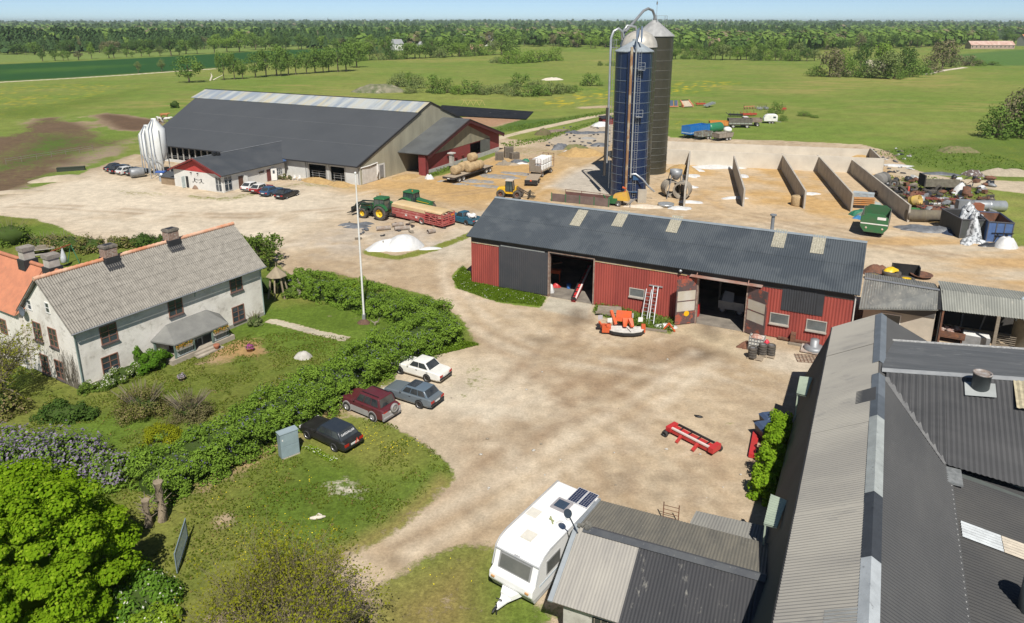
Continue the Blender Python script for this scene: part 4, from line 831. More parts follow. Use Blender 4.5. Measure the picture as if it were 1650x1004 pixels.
 fl=MB();V1,V2=Vector((.38,-9.9,7.36)),Vector((3.3,-15.6,6.0));fl.bar(V1,V2,.34,.07);fl.build('valley_flashing',mat('valley_flashing_grey',(.19,.19,.185),.6,c2=(.14,.14,.14),ns=3),ro)
 fl=MB();fl.bx(2.9,3.9,-17.1,-15.7,5.83,5.93);fl.build('lead_patch',mat('grey_lead',(.24,.25,.25),.55,c2=(.14,.15,.15),ns=3),ro)
 # pale green porch roofs on the wall
 mg=mat('pale_green_sheet',(.40,.47,.36),.6,c2=(.33,.39,.31),ns=1)
 for pts in ([(1288.7,606.4),(1309,608.5),(1298.8,637.6),(1283.2,633.9)],[(1242,796.5),(1268,806.8),(1252,849),(1230.5,843.6)]):
  P=[ML(*p,z) for p,z in zip(pts,(3.7,3.95,3.95,3.7))];n=MB();n.corr(P[0],P[3],P[1],P[2],.2,.02);n.slab([P[0]-Vector((0,0,.05)),P[3]-Vector((0,0,.05)),P[2]-Vector((0,0,.05)),P[1]-Vector((0,0,.05))],.05)
  c=(P[0]+P[1]+P[2]+P[3])/4
  for p in (P[0],P[3]): n.bx(p.x+.05,p.x+.13,p.y-.04,p.y+.04,0,3.65)
  n.build('porch_roof',mg,t)
mansard_barn()
def wing():
 f=MF;A=Vector((.15,-9.35,7.52));B=ML(1650,611.8,8.3);d=(B-A)/(B.x-A.x);B2=A+d*16
 E0=Vector((.40,-9.95,7.34));V2=Vector((3.32,-15.7,6.02));E1=ML(1650,785,5.75);e=(E1-V2)/(E1.x-V2.x);E2=V2+e*13
 Fa=ML(1425,548,7.05);Fb=ML(1650,563,7.5);g=(Fb-Fa)/(Fb.x-Fa.x);F2=Fa+g*15.5
 t=thing('barn_wing','black corrugated barn wing with a round steel chimney on its front slope','barn wing',f.o,f.rz)
 w=MB();w.prism([(3.9,-5.0),(15.5,-4.6),(15.5,-16.),(3.9,-15.)],0,5.5,'z');w.build('wall',mat('grey_green_wall',(.10,.115,.11),.8),t)
 r=MB();nsec=9
 m=mat('black_wing_sheet',(.056,.057,.059),.6,c2=(.08,.08,.081),ns=.35,st=(.5,1.5,1))
 # front slope clipped by the valley
 def sheet(a0,a1,b0,b1): r.corr(a0,a1,b0,b1,.24,.024)
 n=9
 for i in range(n):
  u0,u1=i/n,(i+1)/n;p0,p1=E0.lerp(V2,u0),E0.lerp(V2,u1)
  xa,xb=p0.x,p1.x;sheet(A+d*(xa-A.x),A+d*(xb-A.x),p0,p1)
 a0=A+d*(V2.x-A.x);sheet(a0,B2,V2,E2)
 ro=r.build('roof',m,t)
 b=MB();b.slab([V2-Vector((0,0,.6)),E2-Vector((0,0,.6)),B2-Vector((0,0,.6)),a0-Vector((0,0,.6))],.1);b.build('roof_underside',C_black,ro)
 k=MB();k.slab([A+Vector((0,-.18,0)),B2+Vector((0,-.18,0)),B2+Vector((0,.2,.06)),A+Vector((0,.2,.06))],.03);k.build('ridge_flashing',mat('lead_grey_flashing',(.24,.25,.26),.5,c2=(.33,.34,.34),ns=1.2),ro)
 s=MB();s.slab([A+Vector((.0,.2,.02)),B2+Vector((0,.2,.02)),F2,Fa],.1);s.build('felt_slope',mat('streaked_grey_felt',(.115,.12,.124),.7,c2=(.085,.09,.094),ns=1.2,st=(.25,2.5,1),c3=(.30,.30,.29),ns3=2,lo3=.6,hi3=.72),ro)
 s=MB();s.bar(Fa+Vector((0,.03,.03)),F2+Vector((0,.03,.03)),.18,.06);s.build('white_verge',mat('flaking_white_edge',(.5,.5,.48),.8,c2=(.25,.25,.25),ns=6),ro)
 # round chimney on its pale plate
 n=(B2-A).cross(V2-a0).normalized();n=-n if n.z<0 else n
 q=f.hit(1579,625,a0,n);z=q.z
 pl=MB();u=(V2-a0).normalized();v=d.normalized();c=q
 pl.slab([c-v*.72+u*.75,c+v*.72+u*.75,c+v*.72-u*.35,c-v*.72-u*.35],.02)
 for i in range(4): pl.v=[tuple(Vector(x)+n*.0125) for x in pl.v] if i==0 else pl.v
 po=pl.build('flashing_plate',mat('pale_plate',(.38,.40,.39),.6),ro)
 po.location=n*.06
 ch=MB();ch.lathe([(.44,z-.2),(.44,z+.8),(.46,z+.81),(.46,z+.9),(.4,z+.9),(.4,z+.2),(0,z+.2)],(c.x,c.y,0),20);co=ch.build('steel_chimney',mat('dark_green_flue',(.055,.065,.066),.45),ro)
 ri=MB();ri.lathe([(.465,z+.84),(.475,z+.84),(.475,z+.92),(.40,z+.92),(.39,z+.7)],(c.x,c.y,0),20);ri.build('rusty_rim',mat('rim_galv',(.33,.32,.31),.55,c2=(.2,.15,.12),ns=3),co)
 ch=MB();q=f.hit(1664,985,(3.4,0,5.8),(.14,0,1));z=q.z;ch.lathe([(.5,z-.2),(.5,z+1.4),(.43,z+1.4),(.43,z+.2),(0,z+.2)],(q.x,q.y,0),18);ch.build('second_chimney',mat('dark_green_flue',(.055,.065,.066),.45),ro)
 y=MB();p0=f.hit(1636,614,a0,n);s0=p0-v*.0;y.corr(s0-v*.1,s0+v*1.2,s0-v*.1+u*2.2,s0+v*1.2+u*2.2,.24,.024);yo=y.build('yellowed_sheet',mat('yellow_fibreglass',(.45,.40,.27),.7,c2=(.3,.26,.18),ns=4),ro);yo.location=n*.05
wing()
# ------------------------------------------------------------ small outbuildings behind the wing
def stone_shed():
 f=MF
 t=thing('rendered_shed','small beige rendered shed with lichen grey corrugated roof joining the red shed','shed',f.o,f.rz)
 a,b=ML(1393,449,4.3),ML(1514,468,4.3);c,d=ML(1384,497,3.3),ML(1512,499,3.3)
 ym=max(c.y,d.y)
 w=MB();w.bx(c.x+.4,d.x-.1,d.y+.35,d.y+7.5,0,3.05);w.build('wall',mat('beige_render',(.47,.42,.345),.9,c2=(.38,.34,.28),ns=.8,bump=.2,bs=4),t)
 r=MB();r.corr(a,b,c,d,.2,.028);a2,b2=a+Vector((0,5,-1.)),b+Vector((0,5,-1.));r.corr(a,b,a2,b2,.2,.028)
 r.slab([c-Vector((0,0,.05)),d-Vector((0,0,.05)),b-Vector((0,0,.05)),a-Vector((0,0,.05))],.06)
 ro=r.build('roof',mat('mossy_grey_sheet',(.205,.205,.185),.85,c2=(.13,.135,.13),ns=1.5,st=(1,.3,1),c3=(.36,.34,.29),ns3=5,lo3=.58,hi3=.72),t)
 k=MB();k.bar(a+Vector((0,0,.05)),b+Vector((0,0,.05)),.35,.06);k.build('ridge_cap',M_dull,ro)
 v=MB();v.bar(b+Vector((.08,0,0)),d+Vector((.08,0,0)),.3,.12);v.build('verge_board',C_black,ro)
 fa=MB();fa.bx(c.x+1.6,d.x-.15,d.y+.28,d.y+.345,2.35,3.15);fa.build('fascia',mat('dark_grey_fascia',(.09,.085,.08),.8),t)
 window(t,'y-',c.x+2.6,1.6,1.5,.9,fm=M_white,rows=1,cols=1,off=d.y+.34)
 return b,d
SB,SDD=stone_shed()
def shelter():
 f=MF;t=thing('open_shelter','open fronted grey roofed lean-to packed with farm junk behind the barn wing','open shed',f.o,f.rz)
 a,b=ML(1516,466,4.4),ML(1665,486,4.4);c,d=ML(1519,500,3.4),ML(1665,516,3.4)
 r=MB();r.corr(a,b,c,d,.2,.028);a2,b2=a+Vector((0,4,-.5)),b+Vector((0,4,-.5));r.corr(a,b,a2,b2,.2,.028);ro=r.build('roof',mat('pale_lichen_sheet',(.29,.295,.26),.85,c2=(.22,.225,.2),ns=.6,st=(1,.3,1),c3=(.37,.36,.31),ns3=2,lo3=.58,hi3=.7),t)
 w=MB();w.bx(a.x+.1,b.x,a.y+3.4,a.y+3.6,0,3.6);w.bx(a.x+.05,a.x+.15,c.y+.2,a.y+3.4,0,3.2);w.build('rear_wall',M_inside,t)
 for px_ in (1600,):
  q=ML(px_,545,1.2);p=MB();p.bx(q.x-.12,q.x+.12,c.y+.3,c.y+.55,0,3.45);p.build('post',M_wood,t)
 q=ML(1500,540,1.);p=MB();p.bx(a.x+.16,a.x+.3,c.y+.1,c.y+.3,0,3.3);p.build('post',M_rust,t)
shelter()
def junk(name,label,cat,parts,loc,rz=0,group=None):
 """parts: list of (part name, MB, material)"""
 t=thing(name,label,cat,loc,rz,group)
 for pn,m,mt in parts: m.build(pn,mt,t)
 return t
def at(px,py,z=0): return G(px,py,z)
# things in the shelter
q=at(1524,548);m=MB();m.bx(-1.3,1.3,-.7,.7,.5,.62);m.bx(-1.3,1.3,-.72,-.66,.62,1.1);m.bx(-1.3,1.3,.66,.72,.62,1.1);m.bx(-1.3,-1.24,-.66,.66,.62,1.1);
mm=MB();rr=random.Random(3);[mm.ball((rr.uniform(-1,1),rr.uniform(-.5,.5),.95+rr.uniform(0,.3)),(.25,.2,.15),7,5,.25,rr) for _ in range(14)]
junk('junk_crate','rusty red crate heaped with rags under the open shelter','crate',[('crate_box',m,M_rust),('rag_heap',mm,mat('mixed_rags',(.42,.38,.33),.9,c2=(.25,.08,.06),ns=2.5)),*[('leg',MB().bx(x-.06,x+.06,y-.06,y+.06,0,.5),M_rust) for x in (-1.1,1.1) for y in (-.5,.5)]],q,MF.rz)
q=at(1570,556);m=MB();m.bx(-1.,1.,-.6,.6,.0,1.0);f2=MB();f2.bx(-1.02,1.02,-.63,-.6,.1,.95);lid=MB();lid.bx(-.95,.95,-.55,.55,1.002,1.03);
junk('white_chest','white topped chest standing in the shelter beside the crate','chest',[('chest_body',m,M_dull),('lid',lid,M_white)],q,MF.rz)
q=at(1560,528);m=MB();m.tube([(-1.8,0,1.8),(0,.2,2.3),(1.8,.1,1.9)],.45,10);
junk('old_auger_hopper','dusty grey hopper on thin legs inside the shelter','hopper',[('hopper',m,mat('dusty_grey',(.16,.15,.13),.9)),('leg',MB().bar((-.6,0,0),(-.6,0,1.9),.12),M_dull),('leg',MB().bar((.9,0,0),(1.2,0,1.9),.12),M_dull)],q,MF.rz)
q=at(1623,560);m=MB()
for i in range(6): m.bar((-.9,0,.1+i*.18),(.9,0,.1+i*.18),.05)
m.bar((-.9,0,0),(-.9,0,1.1),.07);m.bar((.9,0,0),(.9,0,1.1),.07);junk('hay_rack','slatted rusty hay rack standing under the right bay of the shelter','rack',[('rack_bars',m,M_wood)],q,MF.rz)
q=at(1656,560);t=thing('round_tank','round weathered tank with bent pipe at the right edge beside the shelter','tank',q)
m=MB();m.lathe([(1.35,0),(1.35,2.7),(1.4,2.72),(1.4,2.8),(1.22,2.8),(1.22,2.45),(0,2.4)],n=24);m.build('tank_wall',mat('olive_grey_tank',(.19,.175,.13),.8,c2=(.12,.11,.09),ns=1),t)
m=MB();m.tube([(-1.3,.2,2.4),(-1.3,.2,4.0),(-1.1,.2,4.5),(-.6,.2,4.6),(0,.2,4.5)],.12,8);m.build('bent_pipe',mat('pale_blue_pipe',(.4,.47,.5),.4),t)
# ------------------------------------------------------------ near hut with two-tone roof
HU=FR(G(935,848,3.6),-23)
def hut():
 f=HU;t=thing('near_hut','near outbuilding with a corrugated roof half pale grey and half black','outbuilding',f.o,f.rz)
 zr=3.6;ez=2.4;L_=8.35;yf,yb=-3.75,3.85
 w=MB();w.prism([(yf+.35,0),(yb-.4,0),(yb-.4,ez-.05),(0,zr-.2),(yf+.35,ez-.05)],.35,L_-.3,'x');wo=w.build('wall',mat('flaking_whitewash',(.52,.50,.45),.9,c2=(.36,.34,.30),ns=1.4,c3=(.28,.25,.22),ns3=4,lo3=.6,hi3=.7),t)
 d=MB();d.bx(1.7,4.2,yf+.3,yf+.345,.2,1.95);d.build('lattice_window',mat('dark_leaded_glass',(.05,.05,.05),.3),t)
 ml=MB()
 for x in np.arange(1.8,4.2,.3): ml.bx(x-.02,x+.02,yf+.275,yf+.298,.2,1.95)
 for z in (.6,1.1,1.6): ml.bx(1.7,4.2,yf+.272,yf+.29,z-.02,z+.02)
 ml.build('window_bars',M_wood,t)
 sl=(zr-ez)/3.75
 pale=mat('pale_old_sheet',(.36,.34,.30),.8,c2=(.29,.275,.25),ns=.8,st=(2,.4,1),c3=(.22,.2,.18),ns3=9,lo3=.62,hi3=.72)
 blk=mat('black_flaking_sheet',(.040,.041,.045),.55,c2=(.055,.055,.058),ns=.6,c3=(.36,.345,.30),ns3=2.2,st=(1,.35,1),lo3=.6,hi3=.78)
 r=MB();r.corr((-.1,0,zr),(2.95,0,zr),(-.1,yf,ez),(2.95,yf,ez),.15,.013);ro=r.build('pale_roof_half',pale,t)
 r=MB();r.corr((2.93,0,zr+.01),(8.2,0,zr+.01),(2.93,yf,ez+.01),(8.2,yf,ez+.01),.15,.013);r.build('black_roof_half',blk,t)
 r=MB();r.slab([(-.05,yf+.02,ez-.03),(8.2,yf+.02,ez-.03),(8.2,0,zr-.03),(-.05,0,zr-.03)],.04);r.slab([(-.05,0,zr-.03),(8.2,0,zr-.03),(8.2,yb-.03,ez-.03),(-.05,yb-.03,ez-.03)],.04);r.build('roof_boards',M_wood,t)
 r=MB();r.corr((-.1,0,zr),(8.45,0,zr),(-.1,yb,ez),(8.45,yb,ez),.15,.013);r.build('rear_roof',mat('brown_grey_sheet',(.20,.185,.15),.85,c2=(.145,.138,.118),ns=.9,st=(2,.4,1),c3=(.33,.31,.26),ns3=8,lo3=.6,hi3=.7),t)
 k=MB();k.slab([(.2,-.3,zr-.02),(8.5,-.3,zr-.02),(8.5,.02,zr+.09),(.2,.02,zr+.09)],.02);k.slab([(.2,.02,zr+.09),(8.5,.02,zr+.09),(8.5,.2,zr+.02),(.2,.2,zr+.02)],.02);k.build('ridge_cap',mat('dark_ridge_flaking',(.06,.065,.075),.5,c2=(.09,.095,.1),ns=1,c3=(.5,.48,.42),ns3=7,lo3=.64,hi3=.7),t)
 k=MB();k.bar((-.16,yf-.02,ez),(-.16,0,zr+.02),.22,.1);k.bar((-.16,0,zr+.02),(-.16,yb,ez+.02),.22,.1);k.build('verge_board',mat('blue_grey_verge',(.33,.36,.38),.6),t)
 k=MB();k.slab([(8.2,yf,ez+.02),(8.75,yf,ez-.05),(8.75,0,zr-.05),(8.2,0,zr+.02)],.03);k.slab([(8.45,0,zr),(8.95,0,zr-.06),(8.8,yb-.4,ez-.05),(8.45,yb,ez)],.03);k.build('dark_edge_sheet',mat('dark_edge',(.055,.055,.06),.6),t)
 s=MB()
 for i in range(9): s.box((.05+rnd.uniform(-.1,.45),rnd.uniform(-.15,.2),zr+.09+rnd.uniform(0,.05)),(.2,.15,.08),rnd.uniform(0,3))
 s.build('ridge_stones',mat('mossy_stone',(.22,.21,.18),.9,c2=(.1,.1,.09),ns=5),t)
 # lower lean-to at the back
 P=[HU.I@G(x,y,2.0) for x,y in ((1108,850),(1236,880),(1243,850),(1122,823))];l=MB();l.corr(P[3],P[2],P[0],P[1],.15,.013);l.build('lean_to_roof',mat('plain_grey_sheet',(.245,.24,.215),.85,c2=(.2,.195,.18),ns=.6),t)
 l=MB();l.bx(P[0].x+.3,P[1].x-.2,yb-.5,P[3].y-.2,0,1.85);l.build('lean_to_wall',mat('grey_green_wall',(.10,.115,.11),.8),t)
 a=MB();a.bar((.0,-.4,zr-.1),(-.5,-.35,zr+.75),.05);a.tube([(-.52,-.42,zr+.86),(-.5,-.35,zr+.83)],[.22,.2],14);a.build('small_dish',mat('dark_blue_dish',(.045,.06,.085),.4),t)
hut()
# bed-frame like ladder behind the hut
q=at(1068,838);m=MB();m.bar((0,0,0),(0,0,1.2),.05);m.bar((.85,0,0),(.85,0,1.2),.05)
for z in (.25,.5,.75,1.): m.bar((0,0,z),(.85,0,z),.025)
junk('iron_frame','thin rusty iron frame standing upright behind the near hut','iron frame',[('bars',m,M_rust)],q,R(-23))
# ------------------------------------------------------------ white caravan
def caravan():
 f=FR((1.99,31.45),54.2);t=thing('white_caravan','large white touring caravan with roof solar panels parked by the hut','caravan',f.o,f.rz)
 W=1.3;x0,x1=-3.55,2.9  # front towards -x
 M_car=mat('caravan_white',(.80,.80,.79),.35,c2=(.74,.735,.72),ns=.5,spec=.5)
 prof=[(x0+.15,.55),(x0-.06,.85),(x0-.02,1.2),(x0+.28,1.35),(x0+.62,2.30),(x0+.95,2.52),(x0+1.5,2.62),(x1-.2,2.62),(x1,2.45),(x1+.03,.55)]
 b=MB();b.prism(prof,-W+.02,W-.02,'y')
 bo=b.build('body',M_car,t)
 bev=bo.modifiers.new('bevel','BEVEL');bev.width=.07;bev.segments=3;bev.limit_method='ANGLE'
 s=MB();s.prism([(x0+.3,.28),(x1,.28),(x1,.6),(x0+.1,.6)],-W+.08,W-.08,'y');s.build('underbody',mat('underbody_grey',(.5,.5,.49),.6),t)
 for sy in (-1,1):
  e=MB();pts=[(x,sy*(W-.0),z) for x,z in prof[3:9]];e.tube(pts,.035,6);e.build('edge_rail',mat('grey_edge_rail',(.42,.43,.44),.4),t)
 e=MB();e.bar((x0+.56,-W+.02,2.17),(x0+.56,W-.02,2.17),.1,.05);e.build('front_gutter',mat('grey_edge_rail',(.42,.43,.44),.4),t)
 def onfront(u0,u1,v0,v1,off):  # on the sloping front: v measured up the slope 0..1
  a=Vector((x0+.28,0,1.35));c=Vector((x0+.62,0,2.30));n=Vector((-.95,0,.34)).normalized()
  return [Vector((0,y,0))+a.lerp(c,v)+n*off for y,v in ((u1,v0),(u0,v0),(u0,v1),(u1,v1))]
 wd=MB();q=onfront(-.95,.95,.02,.78,.035);wd.slab(q,.05);wo=wd.build('front_window_frame',mat('grey_rubber_seal',(.28,.28,.28),.5),t)
 g=MB();q=onfront(-.86,.86,.08,.71,.05);g.slab(q,.01);g.build('pane',mat('tinted_window',(.10,.105,.10),.12,c2=(.15,.15,.14),ns=.6),wo)
 for sx,sz,ww,hh in ((-1.75,1.72,1.1,.62),):
  for sy in (-1,1):
   wn=MB();y=sy*(W-.02);wn.bx(sx-ww/2-.06,sx+ww/2+.06,y-.02*sy,y+.03*sy,sz-hh/2-.06,sz+hh/2+.06);wno=wn.build('side_window_frame',mat('grey_rubber_seal',(.28,.28,.28),.5),t)
   g=MB();g.bx(sx-ww/2,sx+ww/2,y,y+.04*sy,sz-hh/2,sz+hh/2);g.build('pane',mat('tinted_window',(.10,.105,.10),.12),wno)
 l=MB()
 for sy in (-1,1):
  ln=MB();ln.bx(x0-.1,x0-.03,sy*1.0-.1,sy*1.0+.1,.98,1.06);ln.build('front_reflector',mat('amber_reflector',(.55,.3,.12),.4),t)
 st=MB()
 for sy in (-1,1): st.bx(x0+.6,x1-.1,sy*(W-.015)-.006,sy*(W-.015)+.006,1.02,1.12)
 st.build('side_stripe',mat('pale_blue_stripe',(.55,.62,.68),.5),t)
 vt=mat('cream_rooflight',(.68,.65,.56),.5,c2=(.6,.57,.5),ns=3)
 for x,y in ((-1.9,.05),(-.35,.82)):
  v=MB();v.bx(x-.3,x+.3,y-.3,y+.3,2.6,2.70);v.build('rooflight',vt,t)
 v=MB();v.bx(.55,1.45,-.48,.4,2.6,2.72);vo=v.build('skylight_frame',mat('grey_skylight_frame',(.36,.34,.35),.5),t)
 g=MB();g.bx(.68,1.3,-.36,.28,2.722,2.735);g.build('skylight_pane',mat('dark_blue_pane',(.05,.075,.115),.12),vo)
 M_sol=mat('solar_cells',(.016,.024,.06),.2,c2=(.02,.03,.07),ns=8)
 for y0,y1 in ((-.62,-.02),(-1.24,-.66)):
  p=MB();p.bx(1.52,2.82,y0,y1,2.66,2.70);po=p.build('solar_panel',mat('panel_edge',(.6,.6,.62),.4),t)
  for i in range(8):
   for j in range(4):
    c=MB() if i==0 and j==0 else c
    xa=1.55+i*.156;ya=y0+.03+j*((y1-y0-.06)/4);c.bx(xa,xa+.145,ya,ya+(y1-y0-.06)/4-.012,2.701,2.706)
  c.build('cell_pattern',M_sol,po)
 a=MB();a.lathe([(0,2.62),(.12,2.62),(.12,2.72),(0,2.74)],(.3,-.85,0),10);a.tube([(.0,-.8,2.66),(-.1,-.6,2.68),(-.35,-.55,2.66)],.03,6);a.build('roof_vent',mat('off_white',(.6,.6,.58),.5),t)
 a=MB();a.bar((-.5,-.45,2.68),(-.1,-.05,2.68),.06);a.bar((-.3,-.4,2.68),(-.3,-.1,2.72),.04);a.build('roof_antenna',mat('olive_antenna',(.35,.38,.18),.6),t)
 d=MB();d.prism([(x0+.2,-.55),(x0+.2,.55),(x0-.5,.22),(x0-1.15,.08),(x0-1.15,-.08),(x0-.5,-.22)],.42,.5,'z');d.prism([(x0+.3,-.6),(x0+.3,.6),(x0-.35,.3),(x0-.35,-.3)],.5,.68,'z');do=d.build('drawbar',M_car,t)
 k=MB();k.tube([(x0-1.1,0,.52),(x0-1.32,0,.5),(x0-1.42,0,.44)],[.06,.07,.05],8);k.tube([(x0-1.05,.05,.0),(x0-1.05,.05,.62)],.035,6);k.tube([(x0-.8,-.1,.72),(x0-1.0,.1,.9)],.025,6);k.build('hitch',C_black,do)
 for sy in (-1,1):
  w=MB();w.lathe([(.1,-.09),(.33,-.09),(.35,0),(.33,.09),(.1,.09)],(.4,sy*(W-.12),.35),16,'y',closed=True);w.build('wheel',M_rubber,t)
 # maker-style oval badge on the front
 e=MB();q=onfront(-.16,.16,.84,.95,.02);e.slab(q,.02);e.build('badge',mat('grey_badge',(.45,.45,.46),.4),t)
caravan()
# ------------------------------------------------------------ silage bunkers
M_pale=mat('pale_bunker_concrete',(.60,.55,.46),.9,c2=(.50,.455,.38),ns=.35,c3=(.38,.35,.30),ns3=1.2,lo3=.62,hi3=.8)
def wallpp(label,a,b,h,th=.25,z1=None,mat_=M_conc):
 A,B=G(*a),G(*b);L_=(B-A).length;t=MB();h1=z1 or h
 t.hexa([(0,-th/2,0),(L_,-th/2,0),(L_,th/2,0),(0,th/2,0),(0,-th/2,h),(L_,-th/2,h1),(L_,th/2,h1),(0,th/2,h)])
 o=t.build('concrete_wall',mat_);place(o,A,ang(A,B));tag(o,label,'concrete wall','silage bunker walls');return o
wh=2.75
wallpp('low concrete dividing wall nearest the tower silos',(1110.5,265),(1102,336),wh)
wallpp('concrete bunker divider with white plastic lying on both sides',(1181,274),(1197.5,333.5),wh)
wallpp('concrete bunker divider with a round bale against its near end',(1258,270),(1295.5,336.5),wh)
wallpp('tallest looking bunker divider beside the pallet stack bay',(1315,272.5),(1371.5,341.5),wh)
wallpp('outermost bunker divider running down to the green wagon',(1367,275),(1463,358),wh-.3)
wallpp('long concrete back wall that the dividers meet',(1050,263),(1421,280.5),2.9,mat_=M_pale)
wallpp('rear concrete wall running parallel behind the back wall',(1050,243),(1400,258),2.2,mat_=M_pale)
wallpp('short concrete end wall closing the rear bay',(1400,258),(1421,280.5),2.5)
# ------------------------------------------------------------ vehicles
def paint_mat(n,c,r=.32,dust=None):
 return mat(n,c,r,c2=dust or tuple(x*.85+.012 for x in c),ns=1.3,spec=.5)
M_trim=mat('black_plastic',(.02,.02,.021),.5)
M_dkglass=mat('car_glass',(.022,.027,.031),.05,c2=(.06,.066,.068),ns=1.2,spec=.9)
M_rim=mat('silver_rim',(.42,.42,.42),.35,metal=.6)
M_tail=mat('red_tail_lamp',(.42,.02,.015),.25);M_head=mat('clear_headlamp',(.6,.6,.58),.15);M_amber=mat('amber_lamp',(.7,.25,.02),.3)
M_plate=mat('white_plate',(.75,.75,.72),.5)
def wheel(parent,x,y,r,w,side,rim=M_rim,rr=.62,tyre=None,nm='wheel',lug=False,z=None):
 z=r if z is None else z
 m=MB();prof=[(r*rr,-w/2),(r*.93,-w/2),(r,-w*.32),(r,w*.32),(r*.93,w/2),(r*rr,w/2)];m.lathe(prof,(x,y,z),20 if not lug else 24,'y',closed=True)
 if lug:
  for k in range(22):
   a=2*math.pi*k/22
   for s in (-1,1): m.box((x+math.cos(a+s*.07)*r*.995,y+s*w*.22,z+math.sin(a+s*.07)*r*.995),(.09,w*.46,.07),0,-a+math.pi/2)
 wo=m.build(nm,tyre or M_rubber,parent)
 m=MB();s=side;m.lathe([(0,s*w*.12),(r*.2,s*w*.2),(r*.28,s*w*.02),(r*rr*.75,s*w*.02),(r*rr*.98,s*w*.34),(r*rr*1.0,s*w*.42),(r*rr*1.02,s*w*.3),(r*rr*1.02,-s*w*.3),(0,-s*w*.2)],(x,y,z),16,'y');m.build('rim',rim,wo)
 return wo
def car(name,label,cat,loc,rz,col,L_=4.6,W=1.7,Hh=1.43,wb=2.65,belt=.92,hood=.86,deck=None,tail=0.,ws=.55,roof=(.0,-1.0),rearw=-1.6,group=None,r=.31,clad=None,cladz=.5,rim=M_rim,wins=2,roofm=None,fo=.82,text=None):
 """local x forward; wheels at x=wb/2 and -wb/2; roof=(front x, rear x); ws = windscreen base x; rearw = backlight base x"""
 t=thing(name,label,cat,loc,rz,group);w=W/2
 xf=wb/2+fo;xr=xf-L_;deck=deck or belt
 st=[(xr,w*.90,.34,deck-.16),(xr+.06,w*.95,.27,deck-.05),(xr+.3,w,.24,deck),(rearw-.02,w,.22,max(belt,deck)),(ws,w,.22,belt),(ws+.15,w*.995,.22,hood+.045),(xf-.45,w*.96,.24,hood-.01),(xf-.12,w*.91,.27,hood-.07),(xf,w*.84,.36,hood-.17)]
 st.sort(key=lambda s:s[0])
 b=MB();vs=[];n=10
 for x,ww,z0,z1 in st:
  vs+=[(x,-ww*.9,z0),(x,-ww,z0+.13),(x,-ww*1.0,z0+(z1-z0)*.62),(x,-ww*.965,z1-.07),(x,-ww*.87,z1),(x,ww*.87,z1),(x,ww*.965,z1-.07),(x,ww,z0+(z1-z0)*.62),(x,ww,z0+.13),(x,ww*.9,z0)]
 fs=[]
 for i in range(len(st)-1):
  for k in range(n): fs.append((i*n+k,(i+1)*n+k,(i+1)*n+(k+1)%n,i*n+(k+1)%n))
 fs+=[tuple(range(n)),tuple(range((len(st)-1)*n,len(st)*n))[::-1]]
 b.add(vs,fs,True);bo=b.build('body',col,t);bo.data.set_sharp_from_angle(angle=R(32))
 # cabin
 zb=belt-.02;rf,rr_=roof;hw=w*.90;rw=w*.745
 c=MB();P=[(rearw,-hw,zb),(ws,-hw,zb),(ws,hw,zb),(rearw,hw,zb),(rr_,-rw,Hh),(rf,-rw,Hh),(rf,rw,Hh),(rr_,rw,Hh)]
 zc=Hh-.05;lerp=lambda a,b_,u:Vector(a).lerp(Vector(b_),u)
 u=1-(.05/(Hh-zb));Q=[lerp(P[i],P[i+4],u) for i in range(4)]
 ins=.07
 T=[Vector((rr_+ins*.6*(1 if 1 else 0),-rw+ins,Hh)),Vector((rf-ins*.4,-rw+ins,Hh)),Vector((rf-ins*.4,rw-ins,Hh)),Vector((rr_+ins*.6,rw-ins,Hh))]
 c.hexa([Vector(p) for p in P[:4]]+Q);c.hexa(Q+T);co=c.build('cabin',roofm or col,t)
 co.data.set_sharp_from_angle(angle=R(40))
 bev=co.modifiers.new('bevel','BEVEL');bev.width=.035;bev.segments=2;bev.limit_method='ANGLE'
 def pane(a,b_,c_,d,nm,u0,u1,v0,v1,off=.012,m=M_dkglass):
  a,b_,c_,d=map(Vector,(a,b_,c_,d))  # a,b bottom; d,c top
  f=lambda uu,vv:(a.lerp(b_,uu)).lerp(d.lerp(c_,uu),vv)
  q=[f(u0,v0),f(u1,v0),f(u1,v1),f(u0,v1)];nn=(q[1]-q[0]).cross(q[3]-q[0]).normalized()
  g=MB();g.slab([x+nn*off for x in q],.012);return g.build(nm,m,t)
 pane(P[1],P[2],P[6],P[5],'windscreen',.05,.95,.08,.92);pane(P[3],P[0],P[4],P[7],'rear_window',.06,.94,.1,.9)
 n_=wins
 for a,b_,c_,d,flip in ((P[0],P[1],P[5],P[4],0),(P[2],P[3],P[7],P[6],1)):
  e=[.06+.88*i/n_ for i in range(n_+1)]
  for i in range(n_): pane(a,b_,c_,d,'side_window',e[i]+.012,e[i+1]-.012,.14,.88)
 for x in (wb/2,-wb/2):
  for s in (-1,1):
   a=MB();a.tube([(x,s*(w-.14),r+.02),(x,s*(w+.005),r+.02)],r+.06,20);a.build('wheel_arch',clad or M_trim,t)
   wheel(t,x,s*(w-.045),r,.19,s,rim)
 if clad:
  k=MB()
  for s in (-1,1): k.bx(-wb/2+r+.05,wb/2-r-.05,s*(w-.03),s*(w+.012),.25,cladz)
  k.build('side_cladding',clad,t)
 for s in (-1,1):
  h=MB();h.bx(xf-.09,xf-.0+.012,s*w*.78-.2,s*w*.78+.12*1,hood-.3,hood-.16);h.build('headlight',M_head,t)
  h=MB();h.bx(xr-.012,xr+.1,s*w*.72-.19,s*w*.72+.16,deck-.32,deck-.14);h.build('tail_light',M_tail,t)
  h=MB();h.box((ws-.12,s*(w*.98),belt+.06),(.1,.2,.13));h.build('mirror',col,t)
  for i in range(max(1,min(2,wins))):
   pass
